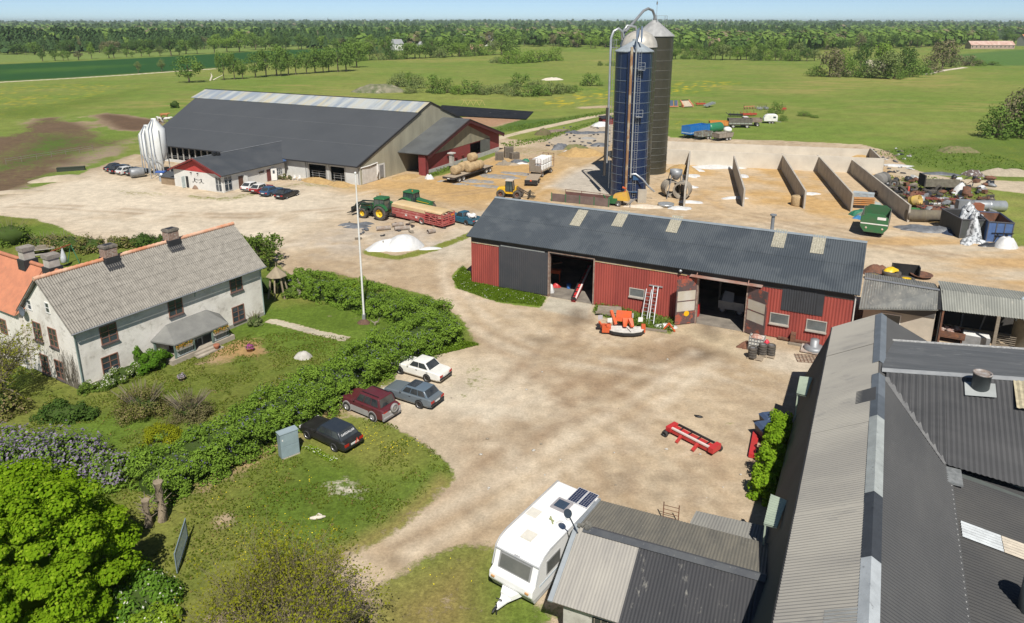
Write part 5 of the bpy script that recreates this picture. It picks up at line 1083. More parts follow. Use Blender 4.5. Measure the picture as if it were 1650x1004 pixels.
 for x,nm,s in ((xf+.02,'front_bumper',1),(xr-.02,'rear_bumper',-1)):
  k=MB();k.box((x-s*.06,0,.46),(.2,W*.93,.17));ko=k.build(nm,clad or M_trim,t);bb=ko.modifiers.new('b','BEVEL');bb.width=.05;bb.segments=2
 k=MB();k.bx(xr-.025,xr+.02,-.26,.26,deck-.36,deck-.24);k.build('number_plate',M_plate,t)
 k=MB()
 for s in (-1,1):
  for xx in (ws-.95,ws-1.95):
   if xx>rearw-.2: k.box((xx,s*(w+.004),belt-.14),(.16,.02,.03))
 k.build('door_handles',M_trim,t) if k.v else None
 t['xr']=xr
 return t
def from_wheels(fr,rr,W,side=1):
 """near wheel contacts in the survey -> centre and heading; side=+1 when the near side is the car's left"""
 a,b=G(*fr),G(*rr);h=ang(b,a);d=Vector((math.cos(h),math.sin(h),0));l=Vector((-d.y,d.x,0))
 c=(a+b)/2-l*(W/2-.07)*side
 return c,h
c,h=from_wheels((645.5,602.4),(688.2,615),1.71)
car('white_sedan','boxy white sedan parked at the back of the row by the hedge','car',c,h,paint_mat('chalk_white',(.74,.73,.68)),4.78,1.71,1.43,2.64,.93,.90,.90,ws=.62,roof=(.12,-1.0),rearw=-1.55,fo=.9,wins=2,group='cars parked by the hedge')
c,h=from_wheels((631,643.5),(676.2,657.7),1.69)
t=car('grey_estate_car','blue grey estate car with dark hood between the white sedan and maroon four by four','car',c,h,paint_mat('blue_grey_metallic',(.125,.15,.17),.3),4.42,1.69,1.39,2.57,.90,.84,.9,ws=.5,roof=(.02,-1.6),rearw=-2.02,fo=.78,wins=3,group='cars parked by the hedge',roofm=paint_mat('blue_grey_roof',(.11,.15,.19),.25))
m=MB();m.slab([(-.75,-.5,1.405),(.0,-.5,1.405),(.0,.5,1.405),(-.75,.5,1.405)],.01);m.build('sunroof',M_dkglass,t)
c,h=from_wheels((558.7,660.4),(603.6,679.2),1.8)
M_mar=paint_mat('maroon',(.105,.018,.025),.35);M_clad=mat('grey_cladding',(.34,.33,.33),.55,c2=(.28,.27,.27))
t=car('maroon_four_by_four','maroon and grey four by four with a spare wheel on its tailgate','car',c,h,M_mar,4.38,1.8,1.74,2.56,1.08,1.0,1.08,ws=.62,roof=(.1,-1.75),rearw=-1.95,fo=.78,r=.36,clad=M_clad,cladz=.68,wins=3,group='cars parked by the hedge')
xr=t['xr'];m=MB();r_=.33;m.lathe([(r_*.6,-.1),(r_*.95,-.1),(r_,-.05),(r_,.06),(r_*.6,.1)],(xr-.12,-.12,.98),20,'x',closed=True);so_=m.build('spare_wheel',mat('grey_wheel_cover',(.33,.32,.31),.5),t);m=MB();m.lathe([(0,-.11),(.18,-.09),(.22,-.04),(.2,.05)],(xr-.12,-.12,.98),14,'x');m.build('rim',M_rim,so_)
m=MB()
for s in (-.5,.5): m.bar((.0,s,1.79),(-1.6,s,1.79),.04)
m.build('roof_rails',M_trim,t);m=MB();m.bx(xr-.02,xr+.12,-.86,.86,.3,.86);m.build('tailgate_lower',M_clad,t)
c,h=from_wheels((495,706),(540.8,727.6),1.72)
t=car('black_estate_car','matt black estate car with a red warning triangle standing in the grass','car',c,h,paint_mat('matt_black',(.014,.013,.013),.45),4.45,1.72,1.40,2.62,.90,.85,.9,ws=.55,roof=(.05,-1.55),rearw=-2.0,fo=.82,wins=3,group='cars parked by the hedge',roofm=paint_mat('bluish_black_roof',(.022,.03,.042),.3))
xr=t['xr'];m=MB();m.add([(xr-.05,-.05,.5),(xr-.05,-.45,.5),(xr-.05,-.25,.86),(xr-.02,-.05,.5),(xr-.02,-.45,.5),(xr-.02,-.25,.86)],[(0,2,1),(3,4,5),(0,1,4,3),(1,2,5,4),(2,0,3,5)]);mo=m.build('warning_triangle',mat('triangle_red',(.62,.05,.03),.5),t)
m=MB();m.add([(xr-.056,-.125,.545),(xr-.056,-.375,.545),(xr-.056,-.25,.77)],[(0,2,1)]);m.build('triangle_centre',mat('triangle_cream',(.78,.6,.48),.5),mo)
cu=bpy.data.curves.new('lettering','FONT');cu.body='GARDALLAR';cu.size=.2;cu.align_x='CENTER';cu.align_y='CENTER';cu.extrude=.002
tc_=bpy.data.objects.new('tmp',cu);COL.objects.link(tc_);bpy.context.view_layer.update();me_=bpy.data.meshes.new_from_object(tc_);bpy.data.objects.remove(tc_);to=bpy.data.objects.new('window_lettering',me_);COL.objects.link(to);to.parent=t;me_.materials.clear();me_.materials.append(mat('white_lettering',(.8,.8,.8),.6))
a_=Vector((-2.0,0,.88));b_=Vector((-1.55,0,1.40));up_=(b_-a_).normalized();xx_=Vector((0,-1,0));zz_=xx_.cross(up_)
Mx=Matrix((xx_,up_,zz_)).transposed().to_4x4();Mx.translation=a_.lerp(b_,.52)+zz_*.02;to.matrix_local=Mx
# four cars at the far left, four at the milk house
LC=[('dark hatchback outermost in the left row of parked cars',(172,277.5),(.02,.024,.03),2,-.0),('black estate second in the left row of parked cars',(178.5,281),(.014,.015,.018),3,0),('white estate among dark cars near the white feed bins',(190.5,283),(.62,.62,.6),3,0),('dark green grey hatchback nearest the feed bins',(206,284.5),(.03,.04,.042),2,0)]
for i,(lb,p,cc,wn,_) in enumerate(LC):
 A=G(*p);hd_=R(63);d=Vector((math.cos(hd_),math.sin(hd_),0))
 t=car('parked_car',lb,'car',A+d*2.2,hd_,paint_mat('left_row_%d'%i,cc,.25),4.4,1.74,1.44,2.6,.93,.86,.92,ws=.5,roof=(.0,-1.45 if wn==3 else -1.1),rearw=-2.0 if wn==3 else -1.85,wins=wn,group='cars in the left row')
MC=[('white hatchback first by the milk house wall',(395,309.5),(.7,.7,.68),2,None),('red estate with white box top parked by the milk house',(409,313),(.26,.03,.035),3,(.68,.66,.62)),('blue hatchback parked beside the red estate',(425,317.5),(.035,.085,.16),2,None),('black hatchback nearest the yard by the milk house',(450,322),(.013,.013,.015),2,None)]
for i,(lb,p,cc,wn,rc) in enumerate(MC):
 A=G(*p);hd_=ang(G(464.8,322.2),G(484.2,315.5)) ;d=Vector((math.cos(hd_),math.sin(hd_),0))
 t=car('parked_car',lb,'car',A+d*2.0,hd_,paint_mat('milk_row_%d'%i,cc,.28),4.3,1.74,1.45,2.55,.93,.86,.92,ws=.5,roof=(.0,-1.3),rearw=-1.95,wins=wn,group='cars by the milk house',roofm=paint_mat('white_top',rc) if rc else None)
# pickup
c,h=from_wheels((726,357.5),(750.3,363.0),1.8);M_teal=paint_mat('teal_blue',(.02,.105,.165),.3)
t=car('teal_pickup','teal blue pickup with white sacks in its open bed','pickup',c,h,M_teal,5.2,1.8,1.68,3.1,1.02,.98,.98,ws=.55,roof=(.05,-.75),rearw=-.95,fo=.9,r=.36,wins=1)
m=MB();m.bx(-2.65,-1.05,-.72,.72,.985,1.0);m.build('bed_floor',mat('bed_black',(.03,.03,.03),.8),t)
m=MB();m.bx(-2.7,-1.0,-.9,-.74,.9,1.12);m.bx(-2.7,-1.0,.74,.9,.9,1.12);m.bx(-2.75,-2.65,-.9,.9,.8,1.1);m.build('bed_side',M_teal,t)
k=thing('white_sack_heap','crumpled white sacks heaped in the teal pickup bed','sacks',Matrix.Translation(c)@Matrix.Rotation(h,4,'Z')@Vector((-1.7,0,1.0)),h);m=MB();rr=random.Random(5)
for _ in range(9): m.ball((rr.uniform(-.6,.5),rr.uniform(-.45,.45),.15+rr.uniform(0,.25)),(.4,.3,.28),8,6,.18,rr)
m.build('sacks',mat('white_sacking',(.72,.72,.7),.6,c2=(.6,.6,.6),ns=3),k)
# ------------------------------------------------------------ tractors
M_jg=paint_mat('tractor_green',(.022,.13,.042),.4,(.03,.115,.045));M_jd=paint_mat('tractor_dark_green',(.016,.05,.028),.5);M_jy=paint_mat('rim_yellow',(.72,.48,.015),.45)
def tractor(label,loc,rz,loader=True,fresh=1.):
 t=thing('green_tractor',label,'tractor',loc,rz,'green tractors')
 for s in (-1,1):
  wheel(t,-1.35,s*1.0,.95,.6,s,M_jy,.55,M_dustyrubber,'rear_wheel',True);wheel(t,1.35,s*.95,.68,.48,s,M_jy,.52,M_dustyrubber,'front_wheel',True)
  f=MB();P=[]
  for k in range(9):
   a=R(20+140*k/8);P.append((-1.35+1.08*math.cos(a),.95+1.06*math.sin(a)))
  for k in range(8): f.hexa([(P[k][0],s*.72,P[k][1]),(P[k+1][0],s*.72,P[k+1][1]),(P[k+1][0],s*1.32,P[k+1][1]),(P[k][0],s*1.32,P[k][1]),(P[k][0],s*.72,P[k][1]+.07),(P[k+1][0],s*.72,P[k+1][1]+.07),(P[k+1][0],s*1.32,P[k+1][1]+.07),(P[k][0],s*1.32,P[k][1]+.07)])
  f.bx(-2.0,-.5,s*.74-.02,s*.74+.02,1.1,1.95);f.build('rear_fender',M_jg,t)
  f=MB();f.bx(.9,1.85,s*.98-.22,s*.98+.22,1.40,1.45);f.bx(.75,.9,s*.98-.22,s*.98+.22,1.15,1.42);f.build('front_fender',M_jd,t)
 c=MB();c.bx(-1.8,2.0,-.35,.35,.65,1.25);c.bx(-1.6,-1.1,-.7,.7,.75,1.15);c.bx(1.2,1.5,-.7,.7,.55,.8);c.build('chassis',mat('dark_chassis',(.03,.035,.032),.7),t)
 b=MB();b.hexa([(-.1,-.5,1.2),(2.15,-.38,1.15),(2.15,.38,1.15),(-.1,.5,1.2),(-.1,-.42,2.0),(2.05,-.3,1.72),(2.05,.3,1.72),(-.1,.42,2.0)]);bo=b.build('bonnet',M_jg,t);bv=bo.modifiers.new('b','BEVEL');bv.width=.08;bv.segments=2
 for s in (-1,1):
  q=MB();q.bar((.1,s*.475,1.72),(1.9,s*.36,1.52),.02,.06);q.build('yellow_stripe',M_jy,t)
 g=MB();g.hexa([(-1.85,-.72,1.25),(-.15,-.72,1.25),(-.15,.72,1.25),(-1.85,.72,1.25),(-1.7,-.66,2.65),(-.3,-.66,2.65),(-.3,.66,2.65),(-1.7,.66,2.65)]);g.build('cab_glass',mat('tractor_glass',(.035,.05,.05),.08,c2=(.06,.085,.08),ns=2,spec=.9),t)
 p=MB()
 for x0,x1 in ((-1.86,-1.71),(-.14,-.29),(-1.05,-1.03)):
  for s in (-1,1): p.bar((x0,s*.73,1.2),(x1,s*.67,2.66),.08)
 p.bx(-1.9,-.1,-.75,.75,1.15,1.4);p.build('cab_frame',M_jd,t)
 r=MB();r.hexa([(-1.85,-.78,2.66),(-.1,-.78,2.62),(-.1,.78,2.62),(-1.85,.78,2.66),(-1.7,-.68,2.86),(-.3,-.68,2.86),(-.3,.68,2.86),(-1.7,.68,2.86)]);ro=r.build('cab_roof',M_jg,t);bv=ro.modifiers.new('b','BEVEL');bv.width=.05;bv.segments=2
 r=MB();r.tube([(-.3,-.7,2.9),(-.3,-.7,3.1)],.07,8);r.build('beacon',M_amber,t)
 r=MB();r.tube([(.15,-.62,1.3),(.15,-.62,2.75)],.07,8);r.build('exhaust',M_trim,t)
 s_=MB();s_.bx(-1.2,-.8,-.25,.25,1.45,1.95);s_.build('seat',M_trim,t)
 h=MB();h.bar((-1.8,-.4,.7),(-2.7,-.4,.55),.1);h.bar((-1.8,.4,.7),(-2.7,.4,.55),.1);h.bar((-2.7,-.45,.55),(-2.7,.45,.55),.1);h.build('rear_linkage',C_black,t)
 if loader:
  l=MB()
  for s in (-1,1): l.bar((.2,s*.62,1.0),(.2,s*.62,2.05),.2);l.bar((.2,s*.62,2.0),(2.4,s*.6,1.9),.17);l.bar((2.4,s*.6,1.9),(3.3,s*.55,.75),.17);l.bar((.6,s*.6,1.35),(2.3,s*.58,1.75),.1)
  l.bar((2.5,-.6,1.8),(2.5,.6,1.8),.12);l.build('loader_arms',mat('dark_loader',(.03,.042,.036),.6),t)
  l=MB();l.bx(3.2,3.35,-.75,.75,.45,1.25)
  for s in (-.5,-.17,.17,.5): l.bar((3.3,s,.5),(4.2,s,.32),.08)
  l.build('loader_fork',C_black,t)
 return t
c,h=from_wheels((585.4,351.2),(614,354.8),2.2);t=tractor('green tractor with a front loader hitched to the red livestock trailer',c,h);t.scale=(1.1,)*3
q=G(674,343);t=tractor('green tractor without loader half hidden behind the livestock trailer',q,R(-28),False);t.scale=(1.15,)*3
# ------------------------------------------------------------ trailers and machines
def trailer_wheels(t,xs,W,r=.45,w=.3,rim=M_rim,tyre=None):
 for x in xs:
  for s in (-1,1): wheel(t,x,s*(W/2-w/2-.02),r,w,s,rim,.6,tyre or M_dustyrubber)
def livestock_trailer():
 A=G(632.8,351);B=G(713,369.5);L_=(B-A).length;h=ang(A,B);W=2.45
 d=Vector((math.cos(h),math.sin(h),0));n=Vector((-d.y,d.x,0))
 t=thing('livestock_trailer','long red slatted livestock trailer with a pale yellow roof','trailer',A+n*W/2,h)
 M_lr=paint_mat('faded_trailer_red',(.36,.045,.045),.6,(.42,.14,.12));z0,z1=.5,2.08
 f=MB();f.bx(0,L_,-W/2,W/2,z0-.15,z0);f.bar((-.0,0,z0-.1),(-1.9,0,z0-.1),.2);f.build('bed_frame',M_lr,t)
 Ls=L_*.66
 s=MB()
 for y in (-W/2,W/2): s.bx(0,Ls,y-.03,y+.03,z0+.003,z1-.35);[s.bx(0,Ls,y-.05,y+.05,z-.02,z+.05) for z in (.9,1.3,1.55)]
 s.build('lower_side_panel',M_lr,t)
 s=MB()
 for y in (-W/2,W/2):
  for z in (z0+.12,z0+.42,z0+.72,z0+1.02,z0+1.22): s.bx(Ls,L_,y-.03,y+.03,z,z+.13)
  for x in (Ls+.05,L_-.05): s.bx(x-.05,x+.05,y-.045,y+.045,z0,z1)
  s.bar((Ls+.1,y*1.02,z1-.2),(L_-.1,y*1.02,z0+.1),.08)
 for z in (z0+.12,z0+.42,z0+.72,z0+1.02,z0+1.22): s.bx(L_-.03,L_+.03,-W/2,W/2,z,z+.16)
 for y in (-W/2,0,W/2): s.bx(L_-.04,L_+.04,y-.06,y+.06,z0,z1)
 s.build('slatted_gate',M_lr,t)
 s=MB();s.bx(0,.06,-W/2,W/2,z0,z1);s.bx(0,L_,-W/2-.03,-W/2+.03,z1-.08,z1);s.bx(0,L_,W/2-.03,W/2+.03,z1-.08,z1)
 for i in range(9): x=L_*i/8;s.bx(x-.03,x+.03,-W/2-.04,-W/2+.04,z0,z1);s.bx(x-.03,x+.03,W/2-.04,W/2+.04,z0,z1)
 s.build('top_frame',M_lr,t)
 st=MB();st.bx(.3,Ls-.2,-W/2-.036,-W/2-.031,1.0,1.13);st.bx(.3,Ls-.2,-W/2-.036,-W/2-.031,1.38,1.48);st.build('worn_stripe',mat('worn_pink',(.55,.33,.28),.8,c2=(.4,.1,.09),ns=2),t)
 r=MB();pf=[(-W/2-.06,z1-.42),(-W/2-.04,z1-.02),(-W/2+.35,z1+.17),(0,z1+.22),(W/2-.35,z1+.17),(W/2+.04,z1-.02),(W/2+.06,z1-.3),(W/2,z1-.3),(0,z1+.14),(-W/2,z1-.42)];r.prism(pf,-.05,Ls+.2,'x');pf2=[(a,b+.3 if b<z1-.2 else b) for a,b in pf];r.prism(pf2,Ls+.202,L_-.15,'x');r.build('roof_tarpaulin',mat('pale_yellow_tarp',(.56,.43,.25),.7,c2=(.50,.36,.17),ns=.6),t)
 trailer_wheels(t,(L_*.60,),W+.25,.5,.32,mat('dusty_rim',(.5,.47,.43),.6))
 k=MB();k.bx(2.6,3.0,-W/2-.06,-W/2-.031,.75,.95);k.bx(4.6,5.0,-W/2-.06,-W/2-.031,.75,1.0);k.build('white_marker',M_plate,t);k=MB();k.bx(L_+.03,L_+.06,.55,1.1,1.55,1.75);k.build('amber_plate',M_amber,t)
livestock_trailer()
M_straw=mat('straw_bale',(.46,.335,.185),.95,c2=(.34,.24,.125),ns=6,bump=.6,bs=18,c3=(.56,.44,.27),ns3=10,lo3=.55,hi3=.7)
def bale(label,loc,rz,r=.65,w=1.25,upright=False,group='round straw bales'):
 m=MB();m.lathe([(0,-w/2-.03),(r*.5,-w/2-.02),(r*.95,-w/2),(r,-w*.4),(r*1.015,0),(r,w*.4),(r*.95,w/2),(r*.5,w/2+.02),(0,w/2+.03)],(0,0,r if not upright else w/2),20,'z' if upright else 'x')
 for v in range(len(m.v)):
  x,y,z=m.v[v];q=rnd.uniform(-.02,.02);m.v[v]=(x+q,y+rnd.uniform(-.02,.02),z+rnd.uniform(-.02,.02))
 o=m.build('round_bale',M_straw);place(o,loc,rz);tag(o,label,'straw bale',group);return o
def flatbed():
 A=G(740,294.5);B=G(797,275.5);h=ang(A,B);d=Vector((math.cos(h),math.sin(h),0));n=Vector((-d.y,d.x,0));L_=(B-A).length;W=2.5
 t=thing('flatbed_trailer','long flatbed trailer loaded with round straw bales beside the hay barn','trailer',A+n*W/2-d*.6,h)
 b=MB();b.bx(-.8,L_,-W/2,W/2,1.02,1.15);bo=b.build('plank_bed',M_plank,t);f=MB();f.bx(-.75,L_,-.9,-.75,.75,1.0);f.bx(-.75,L_,.75,.9,.75,1.0);f.bx(-.82,L_+.02,-W/2-.04,-W/2,.9,1.12);f.bx(-.82,L_+.02,W/2,W/2+.04,.9,1.12);f.bx(-.86,-.8,-W/2,W/2,.75,1.12);f.build('chassis_rail',mat('dark_brown_chassis',(.045,.035,.03),.8),t)
 trailer_wheels(t,(.8,2.1,L_-2.2,L_-.9),W,.5,.32,mat('dusty_rim',(.5,.47,.43),.6));k=MB();k.bx(-.88,-.86,-.25,.25,.8,.95);k.build('number_plate',M_plate,t)
 f=FR((t.location.x,t.location.y),math.degrees(h))
 P=[(1.6,.1,1.15,'single straw bale at the rear of the flatbed'),(4.6,.75,1.15,'straw bale on the flatbed at the back left of the stack'),(4.7,-.78,1.15,'straw bale at the front left of the flatbed stack'),(6.15,.78,1.15,'straw bale in the middle back of the flatbed stack'),(6.25,-.8,1.15,'straw bale in the middle front of the flatbed stack'),(7.7,.75,1.15,'straw bale at the back right of the flatbed stack'),(7.75,-.8,1.15,'straw bale at the far front right of the flatbed stack'),(7.0,.1,2.55,'topmost straw bale riding on the flatbed stack')]
 for x,y,z,lb in P: bale(lb,f.w(x,y,z),h+R(rnd.uniform(-8,8)),.82,1.35,group='bales on the flatbed')
flatbed()
def rack_wagon():
 A=G(874,297);h=R(66);W=2.3;L_=6.6;B=G(856,291)
 t=thing('bag_wagon','farm wagon with slatted end racks carrying white wrapped bags','wagon',G(862,286.5),h);z0=1.15
 b=MB();b.bx(0,L_,-W/2,W/2,z0-.12,z0);b.build('plank_bed',M_plank,t);f=MB();f.bx(.1,L_,-.6,-.45,.7,1.02);f.bx(.1,L_,.45,.6,.7,1.02);f.build('chassis_rail',C_black,t)
 for x,nm in ((0.05,'front_rack'),(L_-.05,'rear_rack')):
  g=MB()
  for y in (-W/2+.05,0,W/2-.05): g.bar((x,y,z0),(x,y,z0+2.3),.08)
  for z in (z0+1.,z0+1.5,z0+2.3): g.bar((x,-W/2,z),(x,W/2,z),.07)
  g.build(nm,M_rust,t)
 g=MB();g.bx(-.02,.02,-.0,W/2,z0+.05,z0+2.2);g.bx(-.02,.02,-W/2,-.02,z0+.05,z0+.95);g.build('rack_boards',M_wood,t)
 trailer_wheels(t,(1.,L_-1.4),W,.48,.3)
 f=FR((t.location.x,t.location.y),math.degrees(h));mw=mat('white_bag_wrap',(.80,.80,.78),.45,c2=(.72,.72,.71),ns=1.5)
 nm=['lower','upper'];k=0
 for iz in range(2):
  for ix in range(4):
   for iy in range(2):
    m=MB();m.box((0,0,.52),(1.18,1.02,1.02));o=m.build('white_bag',mw);bv=o.modifiers.new('b','BEVEL');bv.width=.16;bv.segments=3
    place(o,f.w(1.5+ix*1.22,-.55+iy*1.1,z0+.0+iz*1.06),h+R(rnd.uniform(-3,3)))
    tag(o,'%s layer white wrapped bag, %s along the wagon on its %s side'%(nm[iz],['first','second','third','last'][ix],['near','far'][iy]),'bag','white bags on the wagon')
 q=G(858,296.5);t=thing('empty_cart','empty plank farm cart with an orange triangle parked in front of the bag wagon','cart',q,R(80));W=2.2
 b=MB();b.bx(-1.9,3.6,-W/2,W/2,.95,1.05);b.build('plank_bed',M_plank,t);b=MB();b.bx(-1.95,-1.9,-W/2,W/2,.35,1.08);b.bx(-1.6,1.8,-.5,-.35,.6,.94);b.bx(-1.6,1.8,.35,.5,.6,.94);b.build('tailboard',C_black,t);b=MB();b.bar((3.55,W/2-.05,1.05),(3.55,W/2-.05,2.3),.07);b.bar((3.55,-W/2+.05,1.05),(3.55,-W/2+.05,2.0),.07);b.build('end_posts',M_rust,t);trailer_wheels(t,(-1.,1.),W,.42,.26)
 b=MB();b.add([(-1.97,-.2,.9),(-1.97,.2,.9),(-1.97,0,1.2)],[(0,1,2)]);b.build('warning_triangle',mat('orange_triangle',(.75,.12,.04),.5),t)
rack_wagon()
def yellow_loader():
 q=G(822,318);t=thing('yellow_wheel_loader','yellow wheel loader with dark cab lifting a fork behind the red shed','wheel loader',q,R(-14));M_y=paint_mat('loader_yellow',(.68,.40,.01),.45,(.6,.36,.03))
 b=MB();b.hexa([(-2.1,-.75,.75),(-.6,-.8,.75),(-.6,.8,.75),(-2.1,.75,.75),(-2.0,-.6,1.6),(-.6,-.7,1.85),(-.6,.7,1.85),(-2.0,.6,1.6)]);bo=b.build('engine_cover',M_y,t);bv=bo.modifiers.new('b','BEVEL');bv.width=.15;bv.segments=3
 b=MB();b.bx(-.6,.9,-.55,.55,.7,1.15);b.bx(.9,1.15,-.6,.6,.7,1.9);b.build('chassis',M_y,t)
 g=MB();g.hexa([(-.65,-.65,1.1),(.6,-.65,1.1),(.6,.65,1.1),(-.65,.65,1.1),(-.55,-.58,2.75),(.4,-.58,2.75),(.4,.58,2.75),(-.55,.58,2.75)]);g.build('cab_glass',mat('tractor_glass',(.035,.05,.05),.08),t)
 p=MB()
 for x0,x1 in ((-.66,-.56),(.61,.41),(.05,.0)):
  for s in (-1,1): p.bar((x0,s*.66,1.1),(x1,s*.59,2.75),.08)
 p.build('cab_frame',C_black,t);r=MB();r.box((-.07,0,2.82),(1.25,1.4,.12));r.build('cab_roof',mat('cream_cab_roof',(.6,.53,.44),.6),t)
 for x in (-1.35,1.35):
  for s in (-1,1): wheel(t,x,s*.8,.68,.5,s,M_rust,.5,M_dustyrubber,'wheel',True)
 a=MB()
 for s in (-1,1): a.bar((1.0,s*.4,1.8),(2.6,s*.42,.9),.16);a.bar((1.0,s*.3,1.3),(2.1,s*.3,1.2),.09);a.bar((2.6,s*.42,.9),(3.1,s*.42,.7),.16)
 a.build('lift_arms',mat('brown_arm',(.12,.09,.065),.7),t);a=MB();a.bx(3.05,3.2,-.85,.85,.3,1.2);[a.bar((3.15,y,.35),(4.1,y,.3),.07) for y in (-.7,-.35,0,.35,.7)];[a.bar((3.15,y,1.15),(3.9,y,.75),.07) for y in (-.5,0,.5)];a.build('grab_fork',mat('dirty_grab',(.09,.08,.06),.8),t)
yellow_loader()
def tipper(label,loc,rz,L_,W,hb,col,name='tipper_trailer',z0=.85,r=.45,stripe=None,axles=2,taper=0.,group=None,draw=True,inner=None,top=None):
 t=thing(name,label,'trailer',loc,rz,group);b=MB();th=.06;z1=z0+hb
 b.bx(-L_/2,L_/2,-W/2,W/2,z0-.08,z0);e=taper
 for s in (-1,1): b.hexa([(-L_/2,s*W/2-th/2,z0),(L_/2,s*W/2-th/2,z0),(L_/2,s*W/2+th/2,z0),(-L_/2,s*W/2+th/2,z0),(-L_/2-e,s*(W/2+e)-th/2,z1),(L_/2+e,s*(W/2+e)-th/2,z1),(L_/2+e,s*(W/2+e)+th/2,z1),(-L_/2-e,s*(W/2+e)+th/2,z1)])
 for s in (-1,1): b.hexa([(s*L_/2-th/2,-W/2,z0),(s*L_/2+th/2,-W/2,z0),(s*L_/2+th/2,W/2,z0),(s*L_/2-th/2,W/2,z0),(s*(L_/2+e)-th/2,-W/2-e,z1),(s*(L_/2+e)+th/2,-W/2-e,z1),(s*(L_/2+e)+th/2,W/2+e,z1),(s*(L_/2+e)-th/2,W/2+e,z1)])
 b.build('body',col,t)
 k=MB();n=max(3,int(L_/.9))
 for i in range(n+1):
  x=-L_/2+L_*i/n
  for s in (-1,1): k.bar((x,s*(W/2+.05),z0),(x*(1+2*e/L_),s*(W/2+e+.05),z1),.08)
 for s in (-1,1): k.bar((-L_/2-e,s*(W/2+e),z1),(L_/2+e,s*(W/2+e),z1),.1,.08);k.bar((s*(L_/2+e),-W/2-e,z1),(s*(L_/2+e),W/2+e,z1),.1,.08)
 k.build('rib_frame',top or col,t)
 if stripe:
  k=MB()
  for s in (-1,1): k.bx(-L_/2,L_/2,s*(W/2+.03)-.012,s*(W/2+.03)+.012,z0+.25,z0+.42);k.bx(s*(L_/2+.03)-.012,s*(L_/2+.03)+.012,-W/2,W/2,z0+.25,z0+.42)
  k.build('stripe',stripe,t)
 c=MB();c.bx(-L_/2,L_/2,-.5,-.38,z0-.3,z0-.085);c.bx(-L_/2,L_/2,.38,.5,z0-.3,z0-.085)
 if draw: c.bar((-L_/2,.3,z0-.25),(-L_/2-1.4,0,.35),.1);c.bar((-L_/2,-.3,z0-.25),(-L_/2-1.4,0,.35),.1)
 c.build('chassis_rail',C_black,t);xs=[0] if axles==1 else [L_*.12,L_*.36] if axles==2 else [-L_*.3,L_*.3]
 trailer_wheels(t,xs,W,r,.28,mat('pale_hub',(.5,.5,.48),.6))
 return t
def loc2(a,b):
 A,B=G(*a),G(*b);return (A+B)/2,ang(A,B),(B-A).length
FG='machines parked behind the bunkers'
A=G(1104,224.5);tipper('tall bright blue grain trailer with a pale stripe',A+Vector((3.2,3.2,0)),R(38),7.4,2.5,1.9,paint_mat('bright_trailer_blue',(.015,.16,.46),.4),'blue_grain_trailer',1.1,.55,mat('pale_blue_stripe2',(.5,.62,.65),.5),2,group=FG)
M_gt=mat('grey_green_panels',(.20,.215,.19),.8,c2=(.15,.12,.10),ns=1.5,c3=(.3,.36,.31),ns3=1,lo3=.52,hi3=.6);M_bt=mat('bleached_boards',(.34,.30,.245),.85,c2=(.24,.21,.17),ns=2)
tipper('grey green tipping trailer beside the blue grain trailer',G(1133,225.5)+Vector((.3,1.2,0)),R(38),4.2,2.1,1.0,M_gt,'tipping_trailer',.85,.42,None,2,group=FG,top=M_wood)
tipper('bleached plank tipping trailer standing rightmost beside the track',G(1164,227.5)+Vector((.3,1.2,0)),R(30),4.4,2.1,1.0,M_bt,'tipping_trailer',.85,.42,None,2,.12,group=FG,top=M_wood)
q=G(1150,217);t=thing('green_slurry_tank','round green slurry tank behind the tipping trailers','tank',q,R(35),FG);m=MB();m.lathe([(0,-2.55),(.7,-2.5),(1.2,-2.2),(1.25,-2.),(1.25,2.),(1.2,2.2),(.7,2.5),(0,2.55)],(0,0,1.75),20,'x');m.build('vessel',paint_mat('tank_green',(.02,.19,.085),.4,(.04,.16,.09)),t);m=MB();m.bx(-2.3,3.,-.5,.5,.45,.6);m.build('frame',C_black,t);trailer_wheels(t,(-.2,),2.2,.55,.4);m=MB();m.ball((-2.56,.5,1.4),(.08,.2,.2));m.build('white_cap',M_white,t)
q=G(1172,215);t=thing('white_round_cover','small white domed cover behind the plank trailer','cover',q,0,FG);m=MB();m.ball((0,0,.9),(1.1,1.0,.8),12,8);m.build('dome',M_white,t)
tipper('orange farm trailer standing behind the green slurry tank',G(1157,207),R(-6),4.6,2.2,1.0,paint_mat('faded_orange',(.62,.24,.03),.6,(.5,.2,.05)),'orange_trailer',.95,.45,None,2,group=FG)
tipper('long weathered grey wagon box with pale windows in its side',G(1191,205.5),R(-4),6.,2.3,1.5,mat('dark_grey_boards',(.16,.145,.12),.9,c2=(.1,.09,.08),ns=2),'grey_box_wagon',.9,.5,mat('pale_panel_band',(.42,.47,.4),.7),3,group=FG)
